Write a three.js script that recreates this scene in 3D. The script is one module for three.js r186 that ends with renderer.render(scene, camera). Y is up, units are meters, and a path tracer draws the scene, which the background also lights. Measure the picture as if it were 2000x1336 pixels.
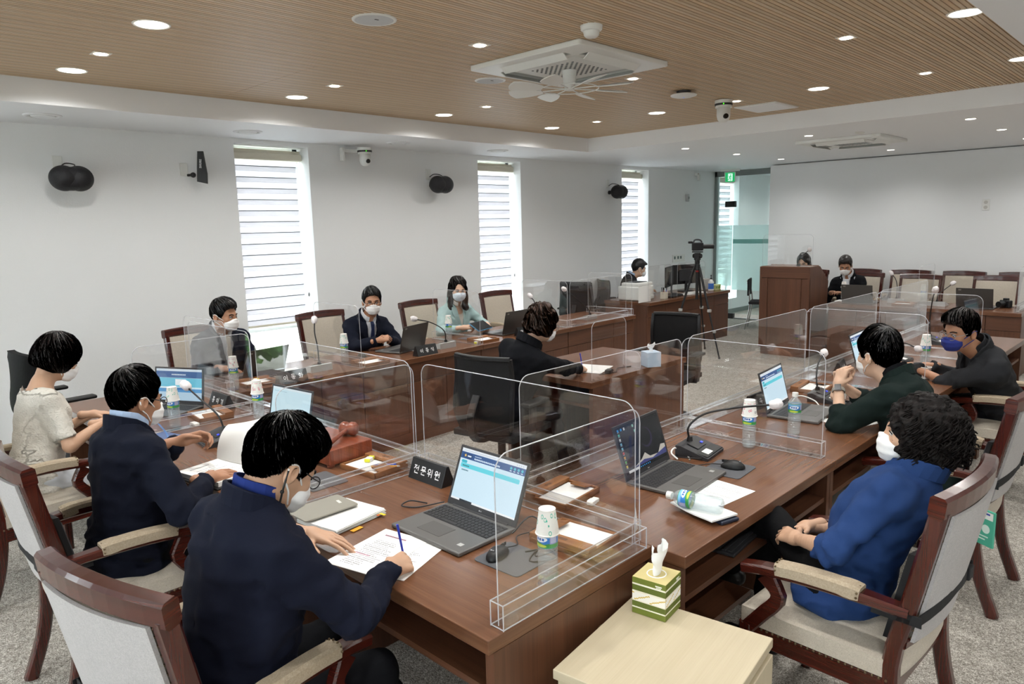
import * as THREE from 'three';
import { mergeGeometries } from 'three/addons/utils/BufferGeometryUtils.js';
import { RoundedBoxGeometry } from 'three/addons/geometries/RoundedBoxGeometry.js';
import { RectAreaLightUniformsLib } from 'three/addons/lights/RectAreaLightUniformsLib.js';

// ---------- camera, sky, exposure ----------
const scene = new THREE.Scene();
const camera = new THREE.PerspectiveCamera(2 * Math.atan(668 / 1407.25) * 180 / Math.PI, 2000 / 1336, 0.05, 200);
camera.rotation.order = 'YXZ';
camera.rotation.set(-0.159874, -0.792099, -0.024467);
camera.position.set(0, 1.85, 0);
RectAreaLightUniformsLib.init();
const renderer = new THREE.WebGLRenderer({ antialias: true });
renderer.toneMapping = THREE.LinearToneMapping;
renderer.toneMappingExposure = 1.0;
renderer.shadowMap.enabled = true;
scene.background = new THREE.Color(0.86, 0.95, 1.0);      // bright overcast sky
scene.backgroundIntensity = 13.5;
const LAMP_WARM = new THREE.Color(1.0, 0.995, 0.965), LAMP_WHITE = new THREE.Color(1.0, 1.0, 0.98);
const LAMP_POWER = 5.4, SPOT_POWER = 4.4, SMALL_POWER = 4.4;   // candela of each fitting (exposure above is relative to it)

// ---------- small helpers ----------
const PI = Math.PI, D2R = PI / 180;
let seedState = 12345;
const rnd = () => { seedState = (seedState * 1664525 + 1013904223) >>> 0; return seedState / 4294967296; };
const rr = (a, b) => a + (b - a) * rnd();
const V = (x, y, z) => new THREE.Vector3(x, y, z);
const clamp = (x, a, b) => Math.min(b, Math.max(a, x)), lerp = (a, b, t) => a + (b - a) * t;
const sstep = (a, b, x) => { const t = clamp((x - a) / (b - a), 0, 1); return t * t * (3 - 2 * t); };

function flat(g) {                                   // non-indexed, position + normal + uv only
  const h = g.index ? g.toNonIndexed() : g;
  for (const k of Object.keys(h.attributes)) if (!['position', 'normal', 'uv', 'color'].includes(k)) h.deleteAttribute(k);
  if (!h.attributes.normal) h.computeVertexNormals();
  if (!h.attributes.uv) h.setAttribute('uv', new THREE.BufferAttribute(new Float32Array(h.attributes.position.count * 2), 2));
  return h;
}
function boxUV(g, swap = false) {                    // uv in metres, chosen by the way each face points
  const p = g.attributes.position, n = g.attributes.normal, uv = new Float32Array(p.count * 2);
  for (let i = 0; i < p.count; i++) {
    const ax = Math.abs(n.getX(i)), ay = Math.abs(n.getY(i)), az = Math.abs(n.getZ(i));
    let u, v;
    if (ay >= ax && ay >= az) { u = p.getX(i); v = p.getZ(i); } else if (ax >= az) { u = p.getZ(i); v = p.getY(i); } else { u = p.getX(i); v = p.getY(i); }
    uv[2 * i] = swap ? v : u; uv[2 * i + 1] = swap ? u : v;
  }
  g.setAttribute('uv', new THREE.BufferAttribute(uv, 2));
  return g;
}
const merge = (...gs) => { const l = gs.flat(9).map(flat); return l.length === 1 ? l[0] : mergeGeometries(l, false); };
const taken = {};
const numbered = (n) => { const k = taken[n] = (taken[n] ?? -1) + 1; return k ? n + '_' + String(k).padStart(3, '0') : n; };
function obj(name, gs, mat, parent, swap) {
  const m = new THREE.Mesh(boxUVif(merge(gs), swap), mat);
  m.name = name; m.castShadow = m.receiveShadow = true;
  (parent || scene).add(m);
  if (!parent) m.name = numbered(name);
  return m;
}
const boxUVif = (g, swap) => swap === null ? g : boxUV(g, swap);
function tag(o, label, category, group) { o.userData.label = label; o.userData.category = category; if (group) o.userData.group = group; return o; }
function thing(name, label, category, [x, y, z] = [0, 0, 0], turn = 0, group) {
  const o = new THREE.Group(); o.name = numbered(name); scene.add(o);
  o.position.set(x, y, z); o.rotation.y = turn * D2R;
  return tag(o, label, category, group);
}
function struct(name, gs, mat, parent, swap) { const m = obj(name, gs, mat, parent, swap); if (!parent) { m.name = name; m.userData.kind = 'structure'; } return m; }
function dup(root, [x, y, z], turn, label, group) {
  const r = root.clone(); r.name = numbered(root.name.replace(/_\d{3}$/, '')); scene.add(r);
  r.userData = { ...root.userData }; r.position.set(x, y, z); r.rotation.y = turn * D2R;
  if (label) r.userData.label = label;
  if (group) r.userData.group = group;
  return r;
}
// geometry makers (all return BufferGeometry in place)
const mv = (g, x, y, z) => g.translate(x, y, z);
const bx = (w, h, d, x = 0, y = 0, z = 0) => new THREE.BoxGeometry(w, h, d).translate(x, y, z);
const bxx = (x0, x1, y0, y1, z0, z1) => bx(x1 - x0, y1 - y0, z1 - z0, (x0 + x1) / 2, (y0 + y1) / 2, (z0 + z1) / 2);
const rb = (w, h, d, r = 0.005, x = 0, y = 0, z = 0, s = 2) => new RoundedBoxGeometry(w, h, d, s, Math.min(r, w / 2.01, h / 2.01, d / 2.01)).translate(x, y, z);
const cyl = (r0, r1, h, x = 0, y = 0, z = 0, n = 24) => new THREE.CylinderGeometry(r1, r0, h, n).translate(x, y, z);  // r0 bottom, r1 top, centre
const sph = (r, x = 0, y = 0, z = 0, sx = 1, sy = 1, sz = 1, n = 20) => new THREE.SphereGeometry(r, n, Math.round(n * 0.7)).scale(sx, sy, sz).translate(x, y, z);
const lathe = (pts, n = 28) => new THREE.LatheGeometry(pts.map(([a, b]) => new THREE.Vector2(a, b)), n);
function tube(pts, r, n = 8, closed = false, seg) {
  const c = new THREE.CatmullRomCurve3(pts.map((p) => V(...p)), closed, 'centripetal');
  return new THREE.TubeGeometry(c, seg || Math.max(4, pts.length * 5), r, n, closed);
}
function rod(a, b, r0, r1 = r0, n = 12) {            // straight tapered bar from a to b
  const A = V(...a), B = V(...b), d = B.clone().sub(A), g = new THREE.CylinderGeometry(r1, r0, d.length(), n);
  g.applyQuaternion(new THREE.Quaternion().setFromUnitVectors(V(0, 1, 0), d.clone().normalize()));
  return g.translate((A.x + B.x) / 2, (A.y + B.y) / 2, (A.z + B.z) / 2);
}
function extr(pts, depth, bevel = 0, curve = false) { // outline in xy, thickness along z from 0 to depth
  let s;
  if (pts.isShape || pts.curves) s = pts; else { s = new THREE.Shape(); pts.forEach(([x, y], i) => i ? s.lineTo(x, y) : s.moveTo(x, y)); s.closePath(); }
  return new THREE.ExtrudeGeometry(s, { depth, bevelEnabled: bevel > 0, bevelThickness: bevel, bevelSize: bevel, bevelSegments: 2, curveSegments: 12, steps: 1 });
}
function rrect(w, h, r, x0 = -w / 2, y0 = -h / 2, top = true, bottom = true) {
  const s = new THREE.Shape(), x1 = x0 + w, y1 = y0 + h, rt = top ? r : 0, rbm = bottom ? r : 0;
  s.moveTo(x0 + rbm, y0); s.lineTo(x1 - rbm, y0); if (rbm) s.quadraticCurveTo(x1, y0, x1, y0 + rbm);
  s.lineTo(x1, y1 - rt); if (rt) s.quadraticCurveTo(x1, y1, x1 - rt, y1);
  s.lineTo(x0 + rt, y1); if (rt) s.quadraticCurveTo(x0, y1, x0, y1 - rt);
  s.lineTo(x0, y0 + rbm); if (rbm) s.quadraticCurveTo(x0, y0, x0 + rbm, y0);
  return s;
}
const rotX = (g, a) => g.rotateX(a * D2R), rotY = (g, a) => g.rotateY(a * D2R), rotZ = (g, a) => g.rotateZ(a * D2R);
// sweep a rectangle (w across, h thick) with per-point size along a polyline lying in a plane; up = reference normal
function sweep(path, sizes, side, segs = 1) {        // path: [[x,y,z]], sizes: [[across, thick]], side: vector across
  const S = V(...side).normalize(), P = path.map((p) => V(...p)), pos = [], idx = [], ring = [];
  P.forEach((p, i) => {
    const t = P[Math.min(i + 1, P.length - 1)].clone().sub(P[Math.max(i - 1, 0)]).normalize(), n = V().crossVectors(t, S).normalize(), [a, b] = sizes[Math.min(i, sizes.length - 1)];
    const c = Math.min(a, b) * 0.18, q = [[-a / 2 + c, -b / 2], [a / 2 - c, -b / 2], [a / 2, -b / 2 + c], [a / 2, b / 2 - c], [a / 2 - c, b / 2], [-a / 2 + c, b / 2], [-a / 2, b / 2 - c], [-a / 2, -b / 2 + c]];
    ring.push(q.map(([u, v]) => p.clone().addScaledVector(S, u).addScaledVector(n, v)));
  });
  const out = [], tri = (a, b, c) => out.push(a.x, a.y, a.z, b.x, b.y, b.z, c.x, c.y, c.z);
  for (let i = 0; i < ring.length - 1; i++) for (let k = 0; k < 8; k++) { const a = ring[i][k], b = ring[i][(k + 1) % 8], c = ring[i + 1][(k + 1) % 8], d = ring[i + 1][k]; tri(a, d, c); tri(a, c, b); }
  for (const [r, f] of [[ring[0], 1], [ring[ring.length - 1], 0]]) for (let k = 1; k < 7; k++) f ? tri(r[0], r[k], r[k + 1]) : tri(r[0], r[k + 1], r[k]);
  const g = new THREE.BufferGeometry();
  g.setAttribute('position', new THREE.BufferAttribute(new Float32Array(out), 3));
  g.computeVertexNormals();
  return g;
}
const spline = (pts, n = 12) => new THREE.CatmullRomCurve3(pts.map((p) => V(...p)), false, 'centripetal').getPoints(n).map((p) => [p.x, p.y, p.z]);

// ---------- noise and textures ----------
function hash3(x, y, z) { let h = Math.imul(x, 374761393) ^ Math.imul(y, 668265263) ^ Math.imul(z, 2147483647 - 1274126177); h = Math.imul(h ^ (h >>> 13), 1274126177); return ((h ^ (h >>> 16)) >>> 0) / 4294967296; }
function noise3(x, y, z) {
  const X = Math.floor(x), Y = Math.floor(y), Z = Math.floor(z); let u = x - X, v = y - Y, w = z - Z;
  u = u * u * (3 - 2 * u); v = v * v * (3 - 2 * v); w = w * w * (3 - 2 * w);
  const a = lerp(lerp(hash3(X, Y, Z), hash3(X + 1, Y, Z), u), lerp(hash3(X, Y + 1, Z), hash3(X + 1, Y + 1, Z), u), v);
  const b = lerp(lerp(hash3(X, Y, Z + 1), hash3(X + 1, Y, Z + 1), u), lerp(hash3(X, Y + 1, Z + 1), hash3(X + 1, Y + 1, Z + 1), u), v);
  return lerp(a, b, w) * 2 - 1;
}
function wrapNoise(w, h, cx, cy, seed) {             // tileable value noise on a w x h grid with cx x cy cells
  const g = new Float32Array(cx * cy).map((_, i) => hash3(i, seed, 7));
  const out = new Float32Array(w * h);
  for (let y = 0; y < h; y++) for (let x = 0; x < w; x++) {
    const fx = x / w * cx, fy = y / h * cy, X = Math.floor(fx), Y = Math.floor(fy); let u = fx - X, v = fy - Y; u = u * u * (3 - 2 * u); v = v * v * (3 - 2 * v);
    const q = (i, j) => g[(j % cy) * cx + i % cx];
    out[y * w + x] = lerp(lerp(q(X, Y), q(X + 1, Y), u), lerp(q(X, Y + 1), q(X + 1, Y + 1), u), v);
  }
  return out;
}
function dataTex(w, h, fn, srgb, rep) {              // fn(i) -> [r,g,b] 0..255
  const d = new Uint8Array(w * h * 4);
  for (let i = 0; i < w * h; i++) { const c = fn(i); d[4 * i] = clamp(c[0], 0, 255); d[4 * i + 1] = clamp(c[1], 0, 255); d[4 * i + 2] = clamp(c[2], 0, 255); d[4 * i + 3] = 255; }
  const t = new THREE.DataTexture(d, w, h); t.magFilter = THREE.LinearFilter; t.minFilter = THREE.LinearMipmapLinearFilter; t.wrapS = t.wrapT = THREE.RepeatWrapping;
  if (srgb) t.colorSpace = THREE.SRGBColorSpace;
  if (rep) t.repeat.set(rep[0], rep[1]);
  t.needsUpdate = true; return t;
}
function woodTex(c0, c1, rep, seed = 1, fine = 1) {   // grain along u
  const w = 512, h = 512, a = wrapNoise(w, h, 3, 40, seed), b = wrapNoise(w, h, 8, 160, seed + 1), c = wrapNoise(w, h, 20, 256, seed + 2), e = wrapNoise(w, h, 2, 7, seed + 3);
  return dataTex(w, h, (i) => { const t = clamp(0.5 + ((a[i] - 0.5) * 0.6 + (b[i] - 0.5) * 0.5 + (c[i] - 0.5) * 0.35 + (e[i] - 0.5) * 0.6) * fine, 0, 1); return [0, 1, 2].map((k) => lerp(c0[k], c1[k], t)); }, true, rep);
}
function grainTex(base, amp, cells, rep, seed = 5, w = 256) {
  const a = wrapNoise(w, w, cells, cells, seed), b = wrapNoise(w, w, Math.round(cells / 4), Math.round(cells / 4), seed + 1), c = wrapNoise(w, w, 5, 5, seed + 2);
  return dataTex(w, w, (i) => { const t = (a[i] - 0.5) * amp + (b[i] - 0.5) * amp * 0.3 + (c[i] - 0.5) * amp * 0.1; return base.map((v) => v + t); }, true, rep);
}
function bumpTex(cells, rep, seed = 9, w = 256, weave = false) {
  const a = wrapNoise(w, w, cells, cells, seed), b = wrapNoise(w, w, Math.max(3, cells >> 2), Math.max(3, cells >> 2), seed + 1);
  return dataTex(w, w, (i) => { const x = i % w, y = (i / w) | 0; const t = weave ? 110 + 50 * Math.sin(x / w * 2 * PI * cells) * Math.sin(y / w * 2 * PI * cells) + 60 * (a[i] - 0.5) : 128 + 150 * (a[i] - 0.5) + 80 * (b[i] - 0.5); return [t, t, t]; }, false, rep);
}
function canvasTex(w, h, draw) {
  const c = document.createElement('canvas'); c.width = w; c.height = h; const x = c.getContext('2d'); draw(x, w, h);
  const t = new THREE.CanvasTexture(c); t.colorSpace = THREE.SRGBColorSpace; t.magFilter = THREE.LinearFilter; return t;
}
const std = (color, roughness = 0.6, o = {}) => new THREE.MeshStandardMaterial({ color, roughness, ...o });
const phy = (color, roughness = 0.6, o = {}) => new THREE.MeshPhysicalMaterial({ color, roughness, ...o });

const weaveBump = bumpTex(32, [12, 12], 21, 128, true), softBump = bumpTex(24, [3, 3], 31), fineBump = bumpTex(64, [8, 8], 41);
const M = {
  wall: std(0xeceded, 0.9, { bumpMap: bumpTex(80, [2, 2], 51), bumpScale: 0.0006 }),
  white: std(0xecedee, 0.85),
  soffit: std(0xf0f1f3, 0.55),
  carpet: std(0xffffff, 0.98, { map: grainTex([158, 152, 143], 100, 128, [2.2, 2.2], 61, 512), bumpMap: bumpTex(120, [2.2, 2.2], 62), bumpScale: 0.004 }),
  ceilSlat: [0, 1, 2].map((k) => std([0xffffff, 0xf2ede6, 0xfff6ea][k], 0.5, { map: woodTex([188, 165, 136], [214, 192, 163], [0.5, 1.7], 71 + k * 7, 0.8) })),
  deskTop: std(0xffffff, 0.26, { map: woodTex([88, 56, 38], [122, 82, 57], [0.55, 1.3], 81, 0.6) }),
  deskBody: std(0xffffff, 0.38, { map: woodTex([76, 47, 32], [106, 68, 47], [0.6, 1.5], 91, 0.7) }),
  mahog: phy(0xffffff, 0.24, { map: woodTex([52, 17, 12], [82, 30, 19], [1, 3], 101, 0.9), clearcoat: 0.5, clearcoatRoughness: 0.15 }),
  chairFab: std(0xffffff, 0.95, { map: grainTex([188, 178, 163], 22, 90, [6, 6], 111), bumpMap: weaveBump, bumpScale: 0.0006 }),
  chairFabBack: std(0xffffff, 0.95, { map: grainTex([172, 168, 166], 18, 90, [6, 6], 112), bumpMap: weaveBump, bumpScale: 0.0005 }),
  chairFabPad: std(0xffffff, 0.95, { map: grainTex([168, 152, 130], 24, 90, [6, 6], 113), bumpMap: weaveBump, bumpScale: 0.0006 }),
  nail: std(0x6a5a44, 0.4, { metalness: 0.8 }),
  acrylic: phy(0xffffff, 0.0, { transmission: 1, thickness: 0, ior: 1.49 }),
  acrylicEdge: phy(0xe6e6ea, 0.15, { transmission: 0.45, thickness: 0 }),
  glassTint: phy(0xf3fbfa, 0.02, { transmission: 1, thickness: 0, ior: 1.5 }),
  glassFrost: phy(0xeef9f8, 0.75, { transmission: 0.85, thickness: 0, ior: 1.5 }),
  glass: phy(0xffffff, 0.0, { transmission: 1, thickness: 0, ior: 1.5 }),
  black: std(0x101012, 0.45), blackMatte: std(0x141416, 0.85), blackGloss: std(0x0c0c0e, 0.18),
  darkGrey: std(0x2a2a2d, 0.5), mesh: std(0x0e0e10, 0.9),
  lapDeck: std(0x6e6c6a, 0.42, { metalness: 0.55 }), lapLid: std(0x4a4745, 0.35, { metalness: 0.45 }), key: std(0x2a2a2c, 0.6),
  chrome: std(0xc8c8c8, 0.2, { metalness: 1 }), silver: std(0xb9b9b6, 0.35, { metalness: 0.3 }), alu: std(0x9a9a9a, 0.4, { metalness: 0.8 }),
  paper: std(0xe6e5e2, 0.85), paperCream: std(0xefe9d8, 0.85), cupW: std(0xefece6, 0.75), tissue: std(0xf6f6f4, 0.9, { side: THREE.DoubleSide }),
  foam: std(0xe6e0e0, 0.95, { bumpMap: softBump, bumpScale: 0.002 }), plasticW: std(0xe4e4e0, 0.4), ivory: std(0xd8d2c0, 0.5),
  tray: std(0xffffff, 0.4, { map: woodTex([118, 74, 38], [158, 104, 58], [1.5, 5], 121, 0.8) }),
  gavel: std(0xffffff, 0.3, { map: woodTex([106, 48, 28], [146, 74, 46], [2, 6], 131, 1) }),
  pad: std(0x55565a, 0.95, { bumpMap: fineBump, bumpScale: 0.0006 }),
  cabinet: std(0xffffff, 0.45, { map: woodTex([186, 172, 144], [198, 185, 158], [0.8, 2.5], 141, 0.7) }),
  frame: std(0x8b9290, 0.5, { metalness: 0.3 }), frameW: std(0xdfe3e2, 0.5), 
  pet: phy(0xf0f6f8, 0.08, { transmission: 0.8, thickness: 0, ior: 1.6 }),
};
// ---------- the room ----------
const CEIL = 2.761, WOOD = 2.93, ZW = -7, XE = 12.0, XG = 12.69, XW = -2.2, ZS = 3.2;
const WX = [[0.08, 0.9], [3.29, 4.1], [6.54, 7.34], [9.69, 10.45], [12.86, 13.64], [16.05, 16.85]], SILL = 0.3, HEAD = 2.715;
struct('floor', bxx(XW - 0.3, 18.5, -0.15, 0, ZW - 0.3, ZS + 0.3), M.carpet);
{ // window wall with openings
  const g = []; let x = XW - 0.3;
  for (const [a, b] of WX) { g.push(bxx(x, a, 0, 3.2, ZW - 0.32, ZW), bxx(a, b, 0, SILL, ZW - 0.32, ZW), bxx(a, b, HEAD, 3.2, ZW - 0.32, ZW)); x = b; }
  g.push(bxx(x, 18.5, 0, 3.2, ZW - 0.32, ZW));
  struct('wall_north', g, M.wall);
}
struct('wall_east', [bxx(XE, XE + 0.75, 0, CEIL - 0.016, -5.6, ZS), bxx(XE + 0.12, XE + 0.75, CEIL - 0.016, 3.2, -5.5, ZS)], M.wall);
struct('wall_corridor', [bxx(18.2, 18.5, 0, 3.2, ZW, -5.2), bxx(XE + 0.75, 18.5, 0, 3.2, -5.2, -5.0)], M.wall);
struct('wall_south', bxx(XW - 0.3, XE + 0.75, 0, 3.2, ZS, ZS + 0.3), M.wall);
const WZ = [[-5.4, -4.6], [-3.0, -2.2], [-0.6, 0.2], [1.8, 2.6]];
{ // west wall behind the head table with its own slim windows
  const g = []; let z = ZW;
  for (const [a, b] of WZ) { g.push(bxx(XW - 0.3, XW, 0, 3.2, z, a), bxx(XW - 0.3, XW, 0, SILL, a, b), bxx(XW - 0.3, XW, HEAD, 3.2, a, b)); z = b; }
  g.push(bxx(XW - 0.3, XW, 0, 3.2, z, ZS)); struct('wall_west', g, M.wall);
  WZ.forEach(([a, b], i) => { const x0 = XW - 0.28, x1 = XW - 0.22, w = struct('window_' + (7 + i), [bxx(x0, x1, SILL, HEAD, a, a + 0.05), bxx(x0, x1, SILL, HEAD, b - 0.05, b), bxx(x0, x1, HEAD - 0.05, HEAD, a, b), bxx(x0, x1, SILL, SILL + 0.06, a, b), bxx(x0, x1, 0.8, 0.88, a, b)], M.frameW); obj('pane', bxx(XW - 0.252, XW - 0.25, 0.88, HEAD - 0.05, a + 0.05, b - 0.05), M.glass, w); obj('pane', bxx(XW - 0.252, XW - 0.25, SILL + 0.06, 0.8, a + 0.05, b - 0.05), M.glass, w); });
}
struct('baseboard_north', bxx(XW, 18.2, 0, 0.09, ZW, ZW + 0.012), M.frame);
// ceiling: white soffit round a recessed field of wood slats
const RX0 = 0.4, RX1 = 7.5, RZ0 = -5.95, RZ1 = -0.89;
struct('ceiling', [bxx(XW - 0.3, RX0, CEIL, 3.2, ZW, ZS), bxx(RX1, 18.5, CEIL, 3.2, ZW, ZS), bxx(RX0, RX1, CEIL, 3.2, ZW, RZ0), bxx(RX0, RX1, CEIL, 3.2, RZ1, ZS)], M.soffit);
{
  const f = struct('ceiling_field', bxx(RX0 - 0.01, RX1 + 0.01, WOOD + 0.016, WOOD + 0.1, RZ0 - 0.01, RZ1 + 0.01), M.ceilSlat[1]);
  const n = 176, pitch = (RZ1 - RZ0) / n, cache = {};
  for (let i = 0; i < n; i++) {
    const z = RZ0 + (i + 0.5) * pitch, cuts = [RX0];
    if (z < -4.42) cuts.push(2.7); if (z > -5.3 && z < -4.25) cuts.push(5.12); if (z > -2.72 && z < -2.15) cuts.push(4.16);
    cuts.push(RX1);
    for (let k = 0; k < cuts.length - 1; k++) {
      const a = cuts[k] + (k ? 0.002 : 0), b = cuts[k + 1] - (k < cuts.length - 2 ? 0.002 : 0), key = a + '_' + b + '_' + (i % 6);
      if (!cache[key]) { const g = boxUV(flat(bx(b - a, 0.018, pitch - 0.0065))); const uv = g.attributes.uv; for (let j = 0; j < uv.count; j++) uv.setXY(j, uv.getX(j) + (i % 6) * 0.37, uv.getY(j) + (i % 6) * 0.11); cache[key] = g; }
      const m = new THREE.Mesh(cache[key], M.ceilSlat[(i * 7) % 3]); m.name = 'slat'; m.position.set((a + b) / 2, WOOD + 0.009, z); m.castShadow = m.receiveShadow = true; f.add(m);
    }
  }
}
// ---------- windows: frame, zebra roller blind, clear lower pane ----------
const blindMat = phy(0xeeedf0, 0.95, { transmission: 0.3, thickness: 0 }), blindSheer = phy(0xf6f7fa, 0.9, { transmission: 0.6, thickness: 0 });
M.blindSeam = std(0x767a80, 0.8);
const bandG = {};
WX.forEach(([a, b], i) => {
  const w = struct('window_' + (i + 1), [bxx(a, a + 0.05, SILL, HEAD, ZW - 0.3, ZW - 0.24), bxx(b - 0.05, b, SILL, HEAD, ZW - 0.3, ZW - 0.24), bxx(a, b, HEAD - 0.05, HEAD, ZW - 0.3, ZW - 0.24), bxx(a, b, SILL, SILL + 0.06, ZW - 0.3, ZW - 0.24), bxx(a, b, 0.8, 0.88, ZW - 0.3, ZW - 0.23)], M.frameW);
  const p1 = obj('pane', bxx(a + 0.05, b - 0.05, 0.88, HEAD - 0.05, ZW - 0.272, ZW - 0.27), M.glass, w), p2 = obj('pane', bxx(a + 0.05, b - 0.05, SILL + 0.06, 0.8, ZW - 0.272, ZW - 0.27), M.glass, w);
  const c = (a + b) / 2, wd = b - a;
  const bl = thing('roller_blind', ['striped roller blind in the window beside the black swivel chair', 'striped roller blind behind the man in the navy suit and pale tie', 'striped roller blind behind the mint jacket woman', 'striped roller blind behind the clerk at the printer desk', 'striped roller blind seen through the glass door', 'striped roller blind far down the corridor behind the glass door'][i], 'blind', [c, 0, ZW - 0.16], 0);
  obj('headrail', [rb(wd - 0.02, 0.075, 0.09, 0.015, 0, HEAD - 0.1, 0), bxx(-wd / 2 + 0.01, wd / 2 - 0.01, HEAD - 0.06, HEAD - 0.03, -0.02, 0)], M.ivory, bl);
  // overlapping bands of cloth: opaque and sheer in turn
  const bw = wd - 0.085, step = 0.113, y1 = HEAD - 0.14; let y = y1, k = 0;
  const low = i > 1 ? 0.93 : 0.87;
  while (y > low + 0.02) {
    const hh = Math.min(k % 2 ? step * 0.5 : step * 0.5, y - low), key = wd.toFixed(2) + (k % 2) + hh.toFixed(3);
    bandG[key] = bandG[key] || bx(bw, hh, 0.0015);
    const m = new THREE.Mesh(bandG[key], k % 2 ? blindMat : blindSheer); m.name = 'fabric_band'; m.position.set(-0.025, y - hh / 2, 0); m.castShadow = m.receiveShadow = true; bl.add(m);
    if (k % 2) { const s = obj('seam', bx(bw, 0.009, 0.004, -0.025, y, 0.002), M.blindSeam, bl); }
    y -= hh; k++;
  }
  obj('bottom_bar', rb(bw, 0.022, 0.018, 0.006, -0.025, y - 0.01, 0), M.ivory, bl);
  obj('chain', tube([[wd / 2 - 0.03, HEAD - 0.12, 0.02], [wd / 2 - 0.028, 1.7, 0.03], [wd / 2 - 0.03, 1.18, 0.03]], 0.003, 6), M.plasticW, bl);
  obj('weight', sph(0.016, wd / 2 - 0.03, 1.16, 0.03, 0.8, 1.6, 0.8, 12), M.alu, bl);
});
// outside: lawn, paving and garden shrubs seen through the lower panes
struct('ground_outside', [bxx(-40, 40, -0.6, -0.3, -60, ZW - 0.5), bxx(-40, XW - 0.5, -0.6, -0.3, ZW - 0.5, 40)], std(0xa9a89c, 0.95));
{
  const leaf = [std(0x3f6b33, 0.8), std(0x5b8a45, 0.8), std(0x2e5428, 0.8)];
  const lg = new THREE.PlaneGeometry(0.16, 0.09).rotateX(-0.6);
  let n = 0;
  for (const [x, z, r] of [[-3.2, -10.6, 1.1], [-0.9, -10.4, 1.1], [1.3, -10.7, 1.0], [-5.6, -11, 1.1], [-2.2, -13.3, 1.3], [0.7, -13.2, 1.2]]) {
    const t = thing('garden_shrub', 'leafy green shrub on the ground outside the window wall', 'shrub', [x, -0.3, z], 0, 'shrubs outside the windows');
    obj('stem', [rod([0, 0, 0], [0, r, 0], 0.05, 0.03), rod([0, r * 0.4, 0], [r * 0.5, r * 1.1, 0.2], 0.03, 0.015), rod([0, r * 0.4, 0], [-r * 0.5, r * 1.2, -0.1], 0.03, 0.015)], std(0x4d3b2a, 0.9), t);
    for (let c = 0; c < 3; c++) {
      const gs = [];
      for (let i = 0; i < 420; i++) { const a = rr(0, 2 * PI), b = Math.acos(rr(-1, 1)), q = r * Math.cbrt(rr(0.35, 1)); const g = lg.clone().rotateZ(rr(-1, 1)).rotateY(rr(0, 6)); gs.push(g.translate(q * Math.sin(b) * Math.cos(a), r + 0.15 + q * Math.cos(b) * 0.95, q * Math.sin(b) * Math.sin(a))); }
      const f = obj('foliage', gs, leaf[c], t); f.userData.kind = 'stuff';
    }
  }
}
// ---------- ceiling fittings ----------
const glowLamp = std(0xffffff, 0.4, { emissive: 0xfff6e6, emissiveIntensity: 6 });
const glowEdge = std(0xffffff, 0.3, { emissive: 0xfff2da, emissiveIntensity: 1.4 });
const trimM = std(0xe6e4de, 0.5);
function spotAt(x, y, z, cd, angle, pen, color, rad = 2) {
  const s = new THREE.SpotLight(color, cd, 0, angle * D2R, pen, 2); s.position.set(x, y, z); s.target.position.set(x, 0, z); s.castShadow = true; s.shadow.radius = rad; s.name = 'downlight_beam';
  scene.add(s); scene.add(s.target); return s;
}
const roundRing = [[1.54, -5.53], [3.17, -5.53], [4.75, -5.54], [6.35, -5.55], [1.54, -4.1], [6.38, -4.18], [1.54, -2.57], [6.36, -2.57], [1.54, -1.12], [3.15, -1.12], [4.7, -1.12], [6.37, -1.14]];
const downG = { ring: lathe([[0.074, 0.02], [0.078, 0], [0.09, -0.004], [0.094, 0], [0.094, 0.004], [0.074, 0.02]], 32), disc: cyl(0.076, 0.076, 0.004, 0, -0.001, 0, 32) };
roundRing.forEach(([x, z], i) => {
  const t = thing('round_downlight', 'large round recessed downlight glowing white in the wood slat ceiling', 'light', [x, WOOD, z], 0, 'large round downlights in the wood ceiling');
  obj('trim', downG.ring, trimM, t); obj('lamp_disc', downG.disc, glowLamp, t);
  spotAt(x, WOOD - 0.012, z, LAMP_POWER, 80, 0.45, LAMP_WARM, 3.5);
});
const squares = []; for (const z of [-4.93, -3.32, -1.76]) for (const x of [1.54, 3.15, 4.74, 6.37]) squares.push([x, z]);
squares.forEach(([x, z]) => {
  const t = thing('square_downlight', 'small square recessed spotlight in the wood slat ceiling', 'light', [x, WOOD, z], 0, 'small square downlights in the wood ceiling');
  const s = rrect(0.1, 0.1, 0.004), hole = rrect(0.08, 0.08, 0.004); s.holes.push(hole);
  obj('trim', rotX(extr(s, 0.006), 90).translate(0, 0.003, 0), trimM, t);
  obj('lamp_reflector', lathe([[0.03, -0.002], [0.042, -0.003]], 20), glowEdge, t);
  obj('lamp_disc', cyl(0.034, 0.034, 0.004, 0, -0.004, 0, 20), glowLamp, t);
  spotAt(x, WOOD - 0.012, z, SPOT_POWER, 55, 0.8, LAMP_WHITE, 2);
});
const smalls = []; for (const x of [8.25, 9.6, 11.02]) for (const z of [-4.98, -3.42, -1.86, -0.3]) if (!(x === 9.6 && z === -3.42)) smalls.push([x, z]);
for (const x of [-1.2, 0.6, 2.4, 4.2, 6.0]) for (const z of [0.5, 2.0]) smalls.push([x, z]);
for (const z of [-1.4, -3.2, -5.0]) smalls.push([-1.2, z]);
for (const x of [13.8, 15.4]) smalls.push([x, -6.1]);
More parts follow.
